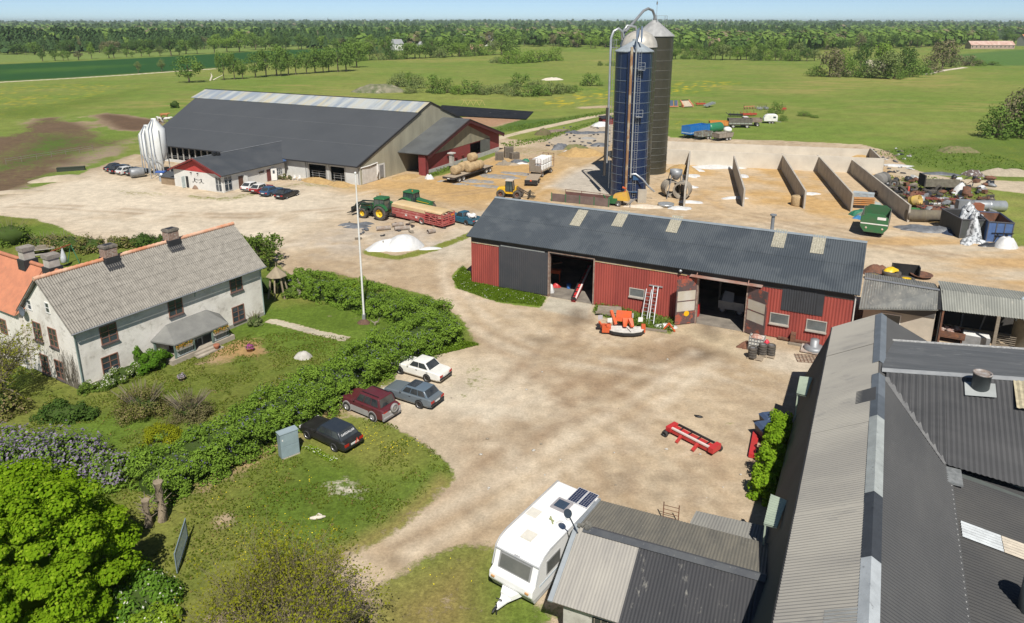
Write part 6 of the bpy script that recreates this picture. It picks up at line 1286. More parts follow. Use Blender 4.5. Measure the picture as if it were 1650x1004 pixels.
def old_truck():
 q=G(1222,203);t=thing('old_lorry','derelict brown lorry with a white cab roof among parked machines','lorry',q,R(-4),FG);b=MB();b.bx(-2.9,.6,-1.1,1.1,1.1,1.25);b.bx(-2.9,.6,-1.1,-1.04,1.25,2.1);b.bx(-2.9,.6,1.04,1.1,1.25,2.1);b.bx(.54,.6,-1.04,1.04,1.25,2.2);b.build('load_bed',mat('brown_grey_load',(.19,.13,.10),.9,c2=(.26,.22,.18),ns=1),t)
 b=MB();b.hexa([(-4.6,-1.,.7),(-3.0,-1.,.7),(-3.0,1.,.7),(-4.6,1.,.7),(-4.3,-.9,2.3),(-3.05,-.9,2.4),(-3.05,.9,2.4),(-4.3,.9,2.3)]);b.build('cab',mat('rusty_maroon',(.13,.05,.04),.8,c2=(.2,.12,.09),ns=2),t);b=MB();b.box((-3.65,0,2.44),(1.2,1.75,.1));b.build('cab_roof',M_white,t);b=MB();b.bx(-4.,-3.2,-1.0,-.95,1.5,2.1);b.build('side_window',M_glass,t)
 trailer_wheels(t,(-3.7,-.5),2.2,.5,.3)
old_truck()
def horsebox():
 q=G(1241,198.5);t=thing('white_horsebox','small rounded white horse trailer at the end of the machine row','horse trailer',q,R(-10),FG);b=MB();b.prism([(-1.9,.55),(1.7,.55),(1.75,2.0),(1.5,2.4),(.9,2.55),(-.9,2.5),(-1.6,2.1),(-1.95,1.4)],-1.,1.,'y');bo=b.build('body',M_white,t);bv=bo.modifiers.new('b','BEVEL');bv.width=.18;bv.segments=3;b=MB();b.bx(.5,1.2,-1.03,-.98,1.5,1.95);b.build('side_window',M_glass,t);trailer_wheels(t,(-.3,.5),2.1,.34,.2);b=MB();b.bar((1.7,.0,.5),(2.9,0,.4),.12);b.build('drawbar',M_dull,t)
horsebox()
def implement(label,p,rz,L_,col,kind,name,group='implements along the field edge'):
 t=thing(name,label,'implement',G(*p),rz,group)
 if kind=='plough':
  m=MB();m.bar((-L_/2,-.6,.9),(L_/2,.6,.9),.2);m.build('beam',col,t)
  for i in range(5):
   x=-L_/2+L_*i/4;y=-.6+1.2*i/4;m=MB();m.bar((x,y,.9),(x+.2,y-.1,.2),.12);m.add([(x-.1,y-.3,.05),(x+.7,y+.2,.05),(x+.6,y+.25,.6),(x,y-.1,.55)],[(0,1,2,3),(3,2,1,0)]);m.build('ploughshare',M_rust,t)
  m=MB();m.bar((-L_/2,-.6,.4),(-L_/2,-.6,1.5),.1);m.build('headstock',C_black,t)
 elif kind=='ramp':
  m=MB();m.slab([(-L_/2,-1.5,.35),(L_/2,-1.5,.35),(L_/2-.2,.9,2.0),(-L_/2+.2,.9,2.0)],.08);m.build('deck',mat('pale_deck',(.45,.38,.28),.8),t)
  for s in (-1,1): m=MB();m.bx(s*L_/2-.15,s*L_/2+.15,-1.5,-.2,.1,.9);m.bar((s*L_/2,-1.4,.5),(s*(L_/2-.2),1,2.2),.3);m.build('side_frame',col,t)
  m=MB();m.bar((-L_/2,.95,2.15),(L_/2,.95,2.15),.25);m.build('reel',C_black,t)
 elif kind=='panels':
  for x in (-.9,.6): m=MB();m.box((x,0,1.3),(1.0,.15,2.0),0,0,R(-15));m.build('blue_panel',mat('slate_blue_panel',(.06,.09,.15),.5),t)
  m=MB();m.bx(-1.6,1.4,-.4,.4,.2,.5);[m.bar((x,.1,.4),(x,.4,2.0),.12) for x in (-.15,1.25)];m.build('frame',col,t)
 elif kind=='cage':
  m=MB();[m.bar((-L_/2,y,.4+z),(L_/2,y,1.2+z),.1) for y in (-.7,0,.7) for z in (0,.5)];[m.bar((x,-.7,.8+.4*x/L_),(x,.7,.8+.4*x/L_),.08) for x in np.linspace(-L_/2,L_/2,6)];m.slab([(-L_/2,-.7,.55),(L_/2,-.7,1.45),(L_/2,.7,1.55),(-L_/2,.7,.65)],.03);m.build('cage_frame',col,t);m=MB();m.bar((0,0,0),(0,0,.8),.2);m.build('stand',C_black,t)
 else:
  m=MB();m.bx(-L_/2,L_/2,-.5,.5,.35,.85);m.bar((-L_/2,0,.5),(-L_/2-.8,0,1.2),.15);m.build('frame',col,t)
  for i in range(4): x=-L_/2+L_*(i+.5)/4;m=MB();m.bar((x,-.4,.4),(x+.1,-.5,0),.09);m.bar((x,.3,.8),(x,.5,1.3+.3*(i%2)),.09);m.build('tine',C_black if i%2 else col,t)
 return t
M_or=paint_mat('salmon_orange',(.55,.17,.075),.6,(.48,.22,.14));M_rd=paint_mat('implement_red',(.42,.05,.025),.6,(.3,.05,.03))
implement('machine with twin slate blue panels beside the olive silo',(1086,173),R(5),3,M_or,'panels','panel_machine')
implement('salmon orange harvesting header with a pale deck',(1105,172.5),R(20),3.6,M_or,'ramp','harvest_header')
implement('low red tined implement right of the orange header',(1129,170),R(-5),3.,M_rd,'tines','tined_implement')
implement('tilted silver cage frame resting at the field edge',(1143,173),R(35),4.4,M_galv,'cage','cage_frame')
implement('orange plough with five dark shares at the field edge',(1207,176),R(8),4.2,M_or,'plough','plough')
implement('grey upright seeding frame left of the bush',(1224,177.5),R(-10),1.6,M_dull,'tines','seed_drill')
implement('second grey upright frame just beside the bush',(1234,177),R(20),1.2,M_dull,'tines','seed_drill')
implement('small red box implement right of the bush',(1262,178),R(0),1.6,M_rd,'tines','box_implement')
implement('red folding harrow lying behind the grey box wagon',(1207,187),R(12),4.5,M_rd,'tines','harrow')
implement('black tined cultivator beyond the grey box wagon',(1185,188),R(-12),4.,C_black,'tines','cultivator')
# ------------------------------------------------------------ vegetation
def RS(k): return np.random.RandomState(k)
def dirs(rs,n):
 d=rs.normal(size=(n,3));return d/np.linalg.norm(d,axis=1,keepdims=True)
def clump_pts(rs,centres,radii,per,up=.35,ragged=.35,flat=1.):
 """leaf positions on the shells of overlapping clumps; normals lean outward and up"""
 P=[];N=[]
 for c,r in zip(centres,radii):
  d=dirs(rs,per);k=(1-ragged*rs.rand(per)**1.5)[:,None]
  P.append(np.array(c)+d*r*k*np.array([1,1,flat]));N.append(d+np.array([0,0,up])+rs.normal(size=(per,3))*.33)
 return np.concatenate(P),np.concatenate(N)
def dome(rs,n,rx,ry,h,z0=.0,fill=.35):
 """clump centres through an uneven dome"""
 d=dirs(rs,n);d[:,2]=np.abs(d[:,2])
 k=np.where(rs.rand(n)<fill,rs.uniform(.3,.8,n),rs.uniform(.72,.95,n))[:,None]
 return d*k*np.array([rx,ry,h-z0])+np.array([0,0,z0])
L_lilac=leafmat('lilac_leaf',(.115,.20,.028),(.235,.36,.05),None,.3,.5)
L_maple=leafmat('maple_leaf',(.12,.235,.010),(.25,.39,.016),(.31,.44,.03),.42,.6)
L_mid=leafmat('bush_leaf',(0.094,0.167,0.029),(0.189,0.261,0.046),None,.35,.5)
L_olive=leafmat('olive_leaf',(0.123,0.138,0.036),(0.217,0.217,0.061),(0.275,0.217,0.116),.3,.5,.25)
L_bright=leafmat('bright_leaf',(0.162,0.270,0.024),(0.311,0.419,0.041),None,.4,.5)
L_lime=leafmat('lime_leaf',(0.204,0.240,0.014),(0.336,0.360,0.024),None,.4,.5)
L_dark=leafmat('dark_leaf',(0.048,0.096,0.021),(0.096,0.160,0.032),None,.3,.4)
L_grey=leafmat('grey_green_leaf',(0.156,0.195,0.078),(0.247,0.286,0.117),None,.3,.4)
L_brown=leafmat('bare_twig_leaf',(.16,.14,.075),(.23,.20,.11),(.13,.16,.05),.3,.4,.3)
L_mauve=leafmat('lilac_flower',(.25,.21,.30),(.36,.31,.41),None,.3,2.)
L_mauve2=leafmat('dark_lilac_flower',(.10,.10,.17),(.17,.16,.25),None,.3,2.)
L_whitefl=leafmat('white_flower',(.62,.62,.50),(.75,.75,.66),None,.3,2.)
L_bark=mat('bark',(.16,.125,.09),.95,c2=(.09,.07,.05),ns=3,st=(1,1,.3),bump=.6,bs=12)
L_twig=mat('twig_bark',(.255,.215,.16),.9,c2=(.17,.14,.10),ns=2)
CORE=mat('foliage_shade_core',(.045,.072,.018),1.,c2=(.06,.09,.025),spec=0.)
def bush(name,label,cat,loc,rx,ry,h,n,size,m,seed=1,group=None,rz=0,z0=.0,nc=None,core=.62,fl=None,ragged=.4,stems=0):
 rs=RS(seed);t=thing(name,label,cat,loc,rz,group)
 nc=nc or max(8,int(14*rx*ry*h/ (h*h*h+.1))+10)
 c=dome(rs,nc,rx*.82,ry*.82,h*.85,z0);rr=rs.uniform(.24,.42,nc)*min(rx,ry,h)
 per=max(4,n//nc);P,N=clump_pts(rs,c,rr,per,ragged=ragged)
 k=P[:,2]>.04;P,N=P[k],N[k]
 quads('foliage',P,N,size,m,t,rs=rs)
 if fl:
  m2,nf,sz=fl;i=rs.randint(0,len(P),nf);j=P[i][:,2]>h*.25;quads('blossom',P[i][j]*1.03+np.array([0,0,.03]),N[i][j],sz,m2,t,rs=rs)
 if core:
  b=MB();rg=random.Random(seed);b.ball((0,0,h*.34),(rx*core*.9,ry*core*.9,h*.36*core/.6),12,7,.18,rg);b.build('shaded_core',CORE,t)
 if stems:
  s=MB()
  for i in range(stems):
   a=rs.uniform(0,6.28);q=rs.uniform(.5,1.);s.tube([(math.cos(a)*.1,math.sin(a)*.1,0),(math.cos(a)*rx*.35*q,math.sin(a)*ry*.35*q,h*.45),(math.cos(a)*rx*.8*q,math.sin(a)*ry*.8*q,h*.95)],[.05,.03,.01],4)
  s.build('stem',L_twig,t)
 return t
def hedge(name,label,pts,wid,h,n,size,seed,m=L_lilac,flm=None,nf=0,cat='hedge'):
 rs=RS(seed);W=[G(*p) for p in pts];seg=[(W[i+1]-W[i]).length for i in range(len(W)-1)];T=sum(seg)
 c0=W[0];t=thing(name,label,cat,c0)
 cum=np.concatenate([[0],np.cumsum(seg)]);Wn=np.array([[p.x-c0.x,p.y-c0.y] for p in W])
 def sample(k):
  s=rs.uniform(-.6,T+.6,k);ang_=rs.uniform(-.15,math.pi+.15,k);px=np.interp(s,cum,Wn[:,0]);py=np.interp(s,cum,Wn[:,1])
  e=.6;tx=np.interp(s+e,cum,Wn[:,0])-np.interp(s-e,cum,Wn[:,0]);ty=np.interp(s+e,cum,Wn[:,1])-np.interp(s-e,cum,Wn[:,1]);l=np.hypot(tx,ty)+1e-6;nx,ny=-ty/l,tx/l
  u=np.cos(ang_);v=np.sin(ang_);su=np.sign(u)*np.abs(u)**.55;sv=np.sign(v)*np.abs(v)**.5
  bump=fbm(s/.95,ang_*1.9+5,1,2,seed)-.5;bump2=fbm(s/.42,ang_*4,1,2,seed+9)-.5
  endf=np.clip(np.minimum(s+.8,T+.8-s)/1.2,.2,1)
  r=(1+.7*bump+.28*bump2)*(1-.14*rs.rand(k)**2)*np.sqrt(endf)
  hh=h*(1+.18*(fbm(s/3,s*0+seed,1,2,3)-.5))
  return np.stack([px+nx*su*wid/2*r,py+ny*su*wid/2*r,np.maximum(sv*hh*r,.03)],1),np.stack([nx*u*1.2,ny*u*1.2,v+.35],1)+rs.normal(size=(k,3))*.38
 nc=n//80;C,_=sample(nc);C[:,2]=np.maximum(C[:,2]*.9,.15);P,N=clump_pts(rs,C,rs.uniform(.26,.5,nc),74,up=.6,ragged=.32,flat=.75);k=P[:,2]>.03;quads('foliage',P[k],N[k],size,m,t,rs=rs)
 if nf: P,N=sample(nf);k=P[:,2]>h*.3;quads('blossom',P[k]*np.array([1,1,1.02]),N[k],size*.9,flm,t,rs=rs)
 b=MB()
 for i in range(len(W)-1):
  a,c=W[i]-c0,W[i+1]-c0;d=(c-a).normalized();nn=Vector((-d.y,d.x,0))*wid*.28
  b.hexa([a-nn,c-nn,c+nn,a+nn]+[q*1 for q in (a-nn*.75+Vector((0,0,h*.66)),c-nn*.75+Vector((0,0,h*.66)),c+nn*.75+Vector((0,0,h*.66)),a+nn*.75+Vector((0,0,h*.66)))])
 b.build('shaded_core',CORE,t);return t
LOWER=[(725,545),(708,552),(680,562),(650,577),(618,593),(590,607),(560,626),(530,645),(500,662),(470,677),(440,692),(405,712),(370,732),(335,751),(300,768),(262,788),(240,800)]
hedge('garden_hedge','thick dark green lilac hedge running from the yard bend down past the parked cars',LOWER,3.7,2.55,105000,.135,4,flm=L_mauve2,nf=1700)
hedge('garden_hedge','dark green lilac hedge arching behind the flagpole on the yard side',[(470,466),(500,473),(540,483),(580,494),(620,505),(660,515),(690,523),(714,533)],3.1,2.35,48000,.14,8,flm=L_mauve2,nf=500)
hedge('unmown_hedge_patch','brighter yellow green shrub patch growing inside the arched hedge',[(562,487),(578,489)],2.2,2.15,2600,.17,15,m=L_bright,cat='shrub')
# bottom left: maple, flowering lilac, white flowered shrub
def maple():
 rs=RS(11);q=G(60,1010);t=thing('maple_tree','large bright yellow green maple filling the lower left corner','tree',(q.x-.3,q.y+.6,0))
 rx,ry,h=5.15,4.5,8.4
 c=dome(rs,300,rx*.93,ry*.93,h*.97,.9,.25);rr=rs.uniform(.42,.85,300)
 P,N=clump_pts(rs,c,rr,400,up=.6,ragged=.35,flat=.6);k=P[:,2]>.2;quads('crown',P[k],N[k],.15,L_maple,t,rs=rs,asp=.95)
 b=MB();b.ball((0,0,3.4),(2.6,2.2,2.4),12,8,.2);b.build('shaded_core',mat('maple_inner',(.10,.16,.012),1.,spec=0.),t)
 tr=MB();tr.tube([(0,0,0),(.1,0,1.5),(.0,.1,3.5)],[.3,.25,.15],8)
 for i in range(9): a=i*.7;tr.tube([(0,0,1.2+.15*i),(math.cos(a)*1.5,math.sin(a)*1.4,2.6+.2*i),(math.cos(a)*3.2,math.sin(a)*2.8,3.4+.2*i)],[.14,.08,.03],5)
 tr.build('trunk',L_bark,t)
maple()
q=G(60,770);bush('lilac_shrub','broad lilac shrub covered in pale mauve blossom above the maple',"shrub",(q.x,q.y,0),5.6,3.6,3.1,14000,.19,L_lilac,21,fl=(L_mauve,15000,.17),nc=90)
q=G(178,775);bush('lilac_shrub','smaller mauve blossomed lilac reaching toward the hedge behind the maple',"shrub",(q.x,q.y,0),2.2,1.7,2.1,4500,.18,L_lilac,22,fl=(L_mauve,2600,.16),nc=34)
q=G(20,860);bush('lilac_shrub','mauve lilac bough at the left edge beside the maple crown',"shrub",(q.x-2,q.y,0),2.8,2.2,3.3,5000,.19,L_lilac,23,fl=(L_mauve,4200,.17),nc=40)
q=G(232,985);bush('white_blossom_shrub','mid green shrub dotted with white blossom beside the wire gate',"shrub",(q.x,q.y,0),1.75,1.8,2.0,9000,.17,leafmat('fresh_leaf',(0.084,0.182,0.020),(0.182,0.322,0.042),None,.4,.6),24,fl=(L_whitefl,420,.13),nc=46)
q=G(255,1020);bush('white_blossom_shrub','lower white dotted shrub at the bottom edge by the gate',"shrub",(q.x,q.y,0),1.5,1.2,1.5,4500,.17,L_bright,25,fl=(L_whitefl,160,.12),nc=30)
def pollard(label,p,h,r,seed):
 rs=RS(seed);q=G(*p);t=thing('pollarded_tree_trunk',label,'tree trunk',q);m=MB();m.tube([(0,0,0),(.03,.02,h*.3),(-.02,.03,h*.7),(.02,0,h)],[r*1.25,r,r*.92,r*1.1],9);m.build('trunk',mat('pale_bark',(.30,.245,.17),.95,c2=(.2,.16,.11),ns=3,bump=.7,bs=14),t)
 s=MB()
 for i in range(26): a=rs.uniform(0,6.28);z=rs.uniform(h*.25,h);l=rs.uniform(.15,.4);s.tube([(math.cos(a)*r*.8,math.sin(a)*r*.8,z),(math.cos(a)*(r+l),math.sin(a)*(r+l),z+l*.9)],[.03,.012],4)
 s.build('shoots',L_twig,t)
pollard('tall bare pollarded trunk standing between the hedge and the maple',(263,838),2.5,.24,31)
pollard('short broken pollard stump in the shade behind the gate',(240,848),1.7,.2,32)
def wire_gate():
 a,b=G(286,926),G(303,868);h=ang(a,b);L_=(b-a).length;t=thing('metal_gate','blue grey barred metal gate standing open beside the white dotted shrub','gate',a,h);m=MB()
 for z in (.15,1.25): m.bar((0,0,z),(L_,0,z),.05)
 for x in (0,L_): m.bar((x,0,.1),(x,0,1.3),.05)
 m.build('gate_frame',mat('blue_grey_gate',(.20,.26,.30),.5),t);m=MB();x=.14
 while x<L_-.05: m.bar((x,0,.15),(x,0,1.25),.025);x+=.14
 m.build('gate_bars',mat('blue_grey_gate',(.20,.26,.30),.5),t)
 q=G(268,960);p=MB();p.tube([(0,0,0),(0,0,1.2)],.07,7);o=p.build('fence_post',M_rust);place(o,q);tag(o,'rusty round fence post sticking up in the white dotted shrub','post')
wire_gate()
def twig_bush(name,label,loc,R_,h,n1,n2,n3,nl,lm,seed,tm=L_twig,leaf=.10,r0=.035,tilt=1.,cat='shrub',rz=0):
 rs=RS(seed);t=thing(name,label,cat,loc,rz);b=MB();tips=[]
 for i in range(n1):
  a=rs.uniform(0,6.28);e=rs.uniform(.15,1.)**.7*tilt;d=Vector((math.cos(a)*e,math.sin(a)*e,1.1)).normalized();p0=Vector((math.cos(a)*.25,math.sin(a)*.25,0));L1=h*rs.uniform(.45,.7)
  p1=p0+d*L1;b.tube([p0,p0.lerp(p1,.5)+Vector(rs.normal(size=3)*.06),p1],[r0,r0*.75,r0*.5],4)
  for j in range(n2):
   u=rs.uniform(.35,1);q0=p0.lerp(p1,u);d2=(d+Vector(rs.normal(size=3))*.5+Vector((0,0,.15))).normalized();L2=h*rs.uniform(.25,.45);q1=q0+d2*L2;b.tube([q0,q1],[r0*.45,r0*.22],3,False)
   for k in range(n3):
    v=rs.uniform(.25,1);w0=q0.lerp(q1,v);d3=(d2+Vector(rs.normal(size=3))*.6).normalized();w1=w0+d3*h*rs.uniform(.1,.22);b.tube([w0,w1],[r0*.22,r0*.12],3,False);tips.append((w1,d3));tips.append((w0.lerp(w1,.6),d3))
 b.build('branches',tm,t)
 i=rs.randint(0,len(tips),nl);P=np.array([tips[k][0] for k in i])+rs.normal(size=(nl,3))*.09;N=rs.normal(size=(nl,3))+np.array([0,0,.8]);k=P[:,2]>.05
 quads('foliage',P[k],N[k],leaf,lm,t,rs=rs);return t
q=G(470,1065);twig_bush('budding_shrub','big twiggy shrub just coming into yellow green leaf at the bottom edge',(q.x,q.y,0),2.2,5.7,48,8,7,14000,leafmat('bud_leaf',(.19,.21,.014),(.32,.33,.03),None,.4,1.),41,leaf=.11,r0=.03,tilt=1.35,tm=mat('olive_twig',(.25,.21,.12),.9,c2=(.17,.145,.085),ns=2))
q=G(565,1030);bush('budding_shrub','darker leafed shrub merging into the right of the twiggy one at the bottom edge',"shrub",(q.x,q.y,0),1.3,1.0,2.2,4200,.09,L_olive,42,nc=30,core=.0,stems=120)
q=G(22,640);twig_bush('gable_tree','sparse yellow green tree with bare twigs in front of the farmhouse gable',(q.x-1.0,q.y-1.0,0),2.4,6.2,16,7,6,4200,leafmat('young_leaf',(.20,.22,.02),(.30,.30,.05),None,.4,.8),43,leaf=.14,r0=.06,tilt=.75,cat='tree')
q=G(105,672);bush('dark_border_shrub','low dark shrub in shade under the farmhouse gable',"shrub",(q.x,q.y,0),3.0,1.3,1.25,4200,.16,L_dark,44,nc=30)
q=G(20,665);bush('dark_border_shrub','leafy shrub below the sparse gable tree at the left edge',"shrub",(q.x-1,q.y,0),2.4,1.7,2.1,5200,.16,L_olive,45,nc=30)
# garden shrubs
q=G(232,668);bush('garden_shrub','grey green willowy shrub on the lawn in front of the farmhouse','shrub',q,2.5,1.9,2.3,11000,.10,L_olive,51,nc=34,core=.45,ragged=.6,stems=50)
q=G(305,672);bush('garden_shrub','browner twiggy shrub right of the willowy one on the lawn','shrub',q,2.2,1.7,1.9,8000,.09,leafmat('brown_green_leaf',(0.154,0.140,0.070),(0.238,0.210,0.105),(0.140,0.168,0.042),.3,.6),52,nc=30,core=.4,ragged=.7,stems=70)
q=G(262,708);bush('garden_shrub','low yellow green spreading shrub against the hedge','shrub',q,2.1,1.3,1.1,6000,.11,L_lime,53,nc=28,core=.4)
def along(label,p,rx,ry,h,n,size,m,seed,fl=None,name='border_shrub',core=.55,stems=0,cat='shrub'):
 q=G(*p);return bush(name,label,cat,q,rx,ry,h,n,size,m,seed,rz=HF.rz,fl=fl,nc=26,core=core,stems=stems)
along('white flowering border shrub along the farmhouse wall',(195,613),3.2,1.0,1.3,6500,.12,L_mid,54,(L_whitefl,1500,.10))
along('dark green climbing shrub at the left of the porch',(250,594),2.1,1.15,1.9,7500,.13,leafmat('vivid_leaf',(0.080,0.189,0.017),(0.160,0.304,0.032),None,.4,.6),55)
along('pointed green climber on the wall left of the porch',(226,592),.9,.55,2.4,2400,.13,leafmat('vivid_leaf',(0.080,0.189,0.017),(0.160,0.304,0.032),None,.4,.6),56)
along('short leafy plant at the left farmhouse corner',(142,632),.9,.6,1.0,1300,.12,L_mid,57)
along('pale spiky shrub at the right farmhouse corner',(412,524),1.0,.7,1.35,2000,.11,L_grey,58,stems=20)
rs=RS(60);t=thing('wall_ivy','dark bare creeper spreading up the front corner of the gable','creeper',HF.w(-.03,.9),HF.rz);b=MB()
for i in range(46):
 y=rs.uniform(-.5,1.6);z=0;p=[(-.03,y,0)];
 for k in range(5): y+=rs.normal()*.16;z+=rs.uniform(.3,.75);p.append((-.03-.01*rs.rand(),y,z))
 p=[(a_,min(max(b_,-.85),5),c_) for a_,b_,c_ in p]
 b.tube(p,[.02,.018,.015,.012,.009,.006],3,False)
b.build('creeper_stems',mat('grey_creeper',(.17,.15,.12),.95),t)
# shrubs behind the house, by the well house, by the mansard barn
for i,(p,rx,ry,h,m,lb) in enumerate([((20,393),3.6,2.6,3.2,L_mid,'tall leafy shrub at the left edge behind the orange roof'),((72,402),3.2,2.0,2.1,L_olive,'first olive shrub of the row behind the farmhouse garden'),((108,404),3.2,2.1,2.4,L_olive,'middle olive shrub of the row behind the farmhouse garden'),((145,405),2.8,2.0,2.2,L_olive,'right olive shrub of the row beside the first chimney'),((196,398),2.6,1.5,1.5,L_olive,'low olive shrub seen between the two brick chimneys'),((232,396),2.4,1.5,1.7,L_dark,'blue green shrub just left of the far brick chimney'),((262,394),1.8,1.2,1.3,L_dark,'small dark shrub behind the far brick chimney')]):
 bush('garden_row_shrub',lb,'shrub',G(*p),rx,ry,h,2600,.22,m,70+i,'shrubs behind the farmhouse',nc=30,ragged=.5,stems=14)
q=G(418,430);twig_bush('corner_tree','leafy multi stemmed tree just behind the right end of the farmhouse',(q.x,q.y,0),2.,4.2,12,6,6,2800,L_mid,81,leaf=.3,r0=.06,tilt=.9,cat='tree')
for i,(p,rx,ry,h,m,lb) in enumerate([((428,470),1.5,1.2,2.0,L_dark,'dark shrub between the farmhouse corner and the wooden well house'),((470,478),1.2,1.0,1.3,L_mid,'small green shrub at the foot of the wooden well house'),((463,462),1.4,1.0,1.8,L_dark,'dark shrub behind the wooden well house'),((494,472),1.3,1.1,1.7,L_olive,'twiggy reddish shrub beside the twisted stump')]):
 bush('corner_shrub',lb,'shrub',G(*p),rx,ry,h,1700,.17,m,85+i,'shrubs round the well house',nc=20)
for i,(p,h) in enumerate([((1254,704),2.7),((1247,724),3.),((1241,748),2.8),((1232,774),2.9),((1225,802),2.)]):
 q=G(*p);bush('barn_wall_shrub',['farthest bright green shrub by the blue bins along the mansard barn','second bright green shrub along the mansard barn wall','third bright green shrub along the mansard barn wall','fourth bright green shrub along the mansard barn wall','nearest bright green shrub beside the lower porch roof'][i],'shrub',q+Vector((.15,0,0)),.95,1.1,h,4600,.16,leafmat('vivid_green_leaf',(0.156,0.299,0.016),(0.312,0.468,0.033),None,.4,.6),90+i,'shrubs along the mansard barn',nc=40,core=0)  # vivid green leaf colour shared by all the barn wall shrubs
def weeds(name,label,poly,n,hmax,size,m,seed,fl=None):
 """unmown growth over a patch: small upright blades and leaves"""
 rs=RS(seed);P=[G(*p) for p in poly];xs=[p.x for p in P];ys=[p.y for p in P];out=[]
 x=rs.uniform(min(xs),max(xs),n*4);y=rs.uniform(min(ys),max(ys),n*4);ins=np.zeros(len(x),bool)
 for i in range(len(P)):
  a,b=P[i],P[(i+1)%len(P)];c=((a.y>y)!=(b.y>y));ins^=c&(x<(b.x-a.x)*(y-a.y)/((b.y-a.y) or 1e-9)+a.x)
 x,y=x[ins][:n],y[ins][:n];nn=fbm(x,y,1.2,3,seed);z=rs.rand(len(x))*hmax*np.clip(nn*2-.3,.15,1.2)
 o=quads(name,np.stack([x,y,z+.02],1),rs.normal(size=(len(x),3))*np.array([1,1,.5])+np.array([0,-.3,.5]),size,m,rs=rs);tag(o,label,'weeds',kind='stuff')
 if fl:
  i=rs.randint(0,len(x),fl[1]);o=quads('wild_flowers',np.stack([x[i],y[i],z[i]*.8+hmax*.35],1),rs.normal(size=(fl[1],3))*.4+np.array([0,-.3,1]),fl[2],fl[0],rs=rs);tag(o,'flowers dotted over '+label,'flowers',kind='stuff')
L_grass=leafmat('tall_grass',(.085,.15,.012),(.15,.23,.02),None,.4,1.)
weeds('tall_grass','vivid tall grass strip in front of the charcoal sliding door',[(729,450),(745,430),(762,446),(880,480),(874,494),(800,486),(738,466)],15000,.2,.10,L_grass,101,(L_whitefl,120,.12))
weeds('nettles','dark nettles growing under the shed window by the ladders',[(960,492),(1090,516),(1084,536),(1012,526),(955,504)],3200,.42,.16,L_mid,102)
weeds('tall_grass_edge','rough grass along the foot of the hedge tip',[(728,548),(772,556),(745,563),(700,574),(690,570)],2600,.25,.17,L_grass,103)
weeds('bunker_weeds','weeds along the outer bunker wall',[(1375,272),(1392,276),(1480,350),(1468,352)],1300,.4,.26,L_mid,104)
weeds('scrap_weeds','weeds growing through the scrap heap',[(1400,285),(1500,284),(1590,310),(1600,345),(1540,345),(1450,340)],1600,.3,.3,L_mid,105)
weeds('rough_bank','dark rough growth on the bank behind the scrap',[(1400,245),(1500,235),(1600,250),(1660,265),(1660,285),(1540,278),(1450,262)],1300,.25,.35,L_mid,106)
weeds('verge_growth','rough green growth along the field track',[(805,232),(870,222),(960,195),(985,190),(960,198),(880,228),(820,238)],1600,.3,.4,L_mid,107);weeds('verge_growth','rough green growth above the field track',[(790,210),(850,200),(930,187),(985,178),(985,183),(900,197),(830,212)],1800,.3,.4,L_mid,108)
weeds('barn_weeds','weeds at the foot of the hay barn wall',[(690,281),(745,262),(748,266),(692,287)],900,.6,.25,L_mid,109)
weeds('car_weeds','pale weeds round the black estate car',[(500,720),(545,742),(530,745),(485,722)],500,.3,.13,L_bright,110,(L_whitefl,60,.08))
def dandelions():
 rs=RS(120);P=[]
 for p,rx,ry,n in [((590,705),30,16,60),((440,875),90,40,110),((650,720),40,14,40),((700,930),60,16,14),((360,800),40,20,10),((480,770),50,20,14)]:
  for _ in range(n): q=G(p[0]+rs.normal()*rx*.6,p[1]+rs.normal()*ry*.6);P.append((q.x,q.y,.07))
 P=np.array(P);o=quads('dandelions',P,rs.normal(size=(len(P),3))*.3+np.array([0,-.4,1]),.075,mat('dandelion_yellow',(.72,.60,.01),.7),rs=rs);tag(o,'yellow dandelions scattered over the lawn by the cars','flowers',kind='stuff')
dandelions()
def tufts():
 rs=RS(121);x=[];y=[]
 poly=[(-300,600),(120,640),(430,530),(700,560),(640,592),(588,645),(540,652),(660,695),(722,745),(726,764),(570,880),(300,1030),(-200,1030)]
 P=[G(*p) for p in poly];xx=rs.uniform(min(p.x for p in P),max(p.x for p in P),90000);yy=rs.uniform(min(p.y for p in P),max(p.y for p in P),90000);ins=np.zeros(len(xx),bool)
 for i in range(len(P)):
  a,b=P[i],P[(i+1)%len(P)];c=((a.y>yy)!=(b.y>yy));ins^=c&(xx<(b.x-a.x)*(yy-a.y)/((b.y-a.y) or 1e-9)+a.x)
 ins&=(fbm(xx,yy,1.6,3,9)>.5);xx,yy=xx[ins],yy[ins]
 o=quads('grass_tufts',np.stack([xx,yy,.03+.05*rs.rand(len(xx))],1),rs.normal(size=(len(xx),3))*.8+np.array([0,-.3,.7]),.13,leafmat('lawn_blade',(.075,.125,.012),(.17,.19,.03),(.24,.20,.07),.4,.7,.12),rs=rs);tag(o,'rough tufts of grass over the lawn','grass',kind='stuff')
tufts()
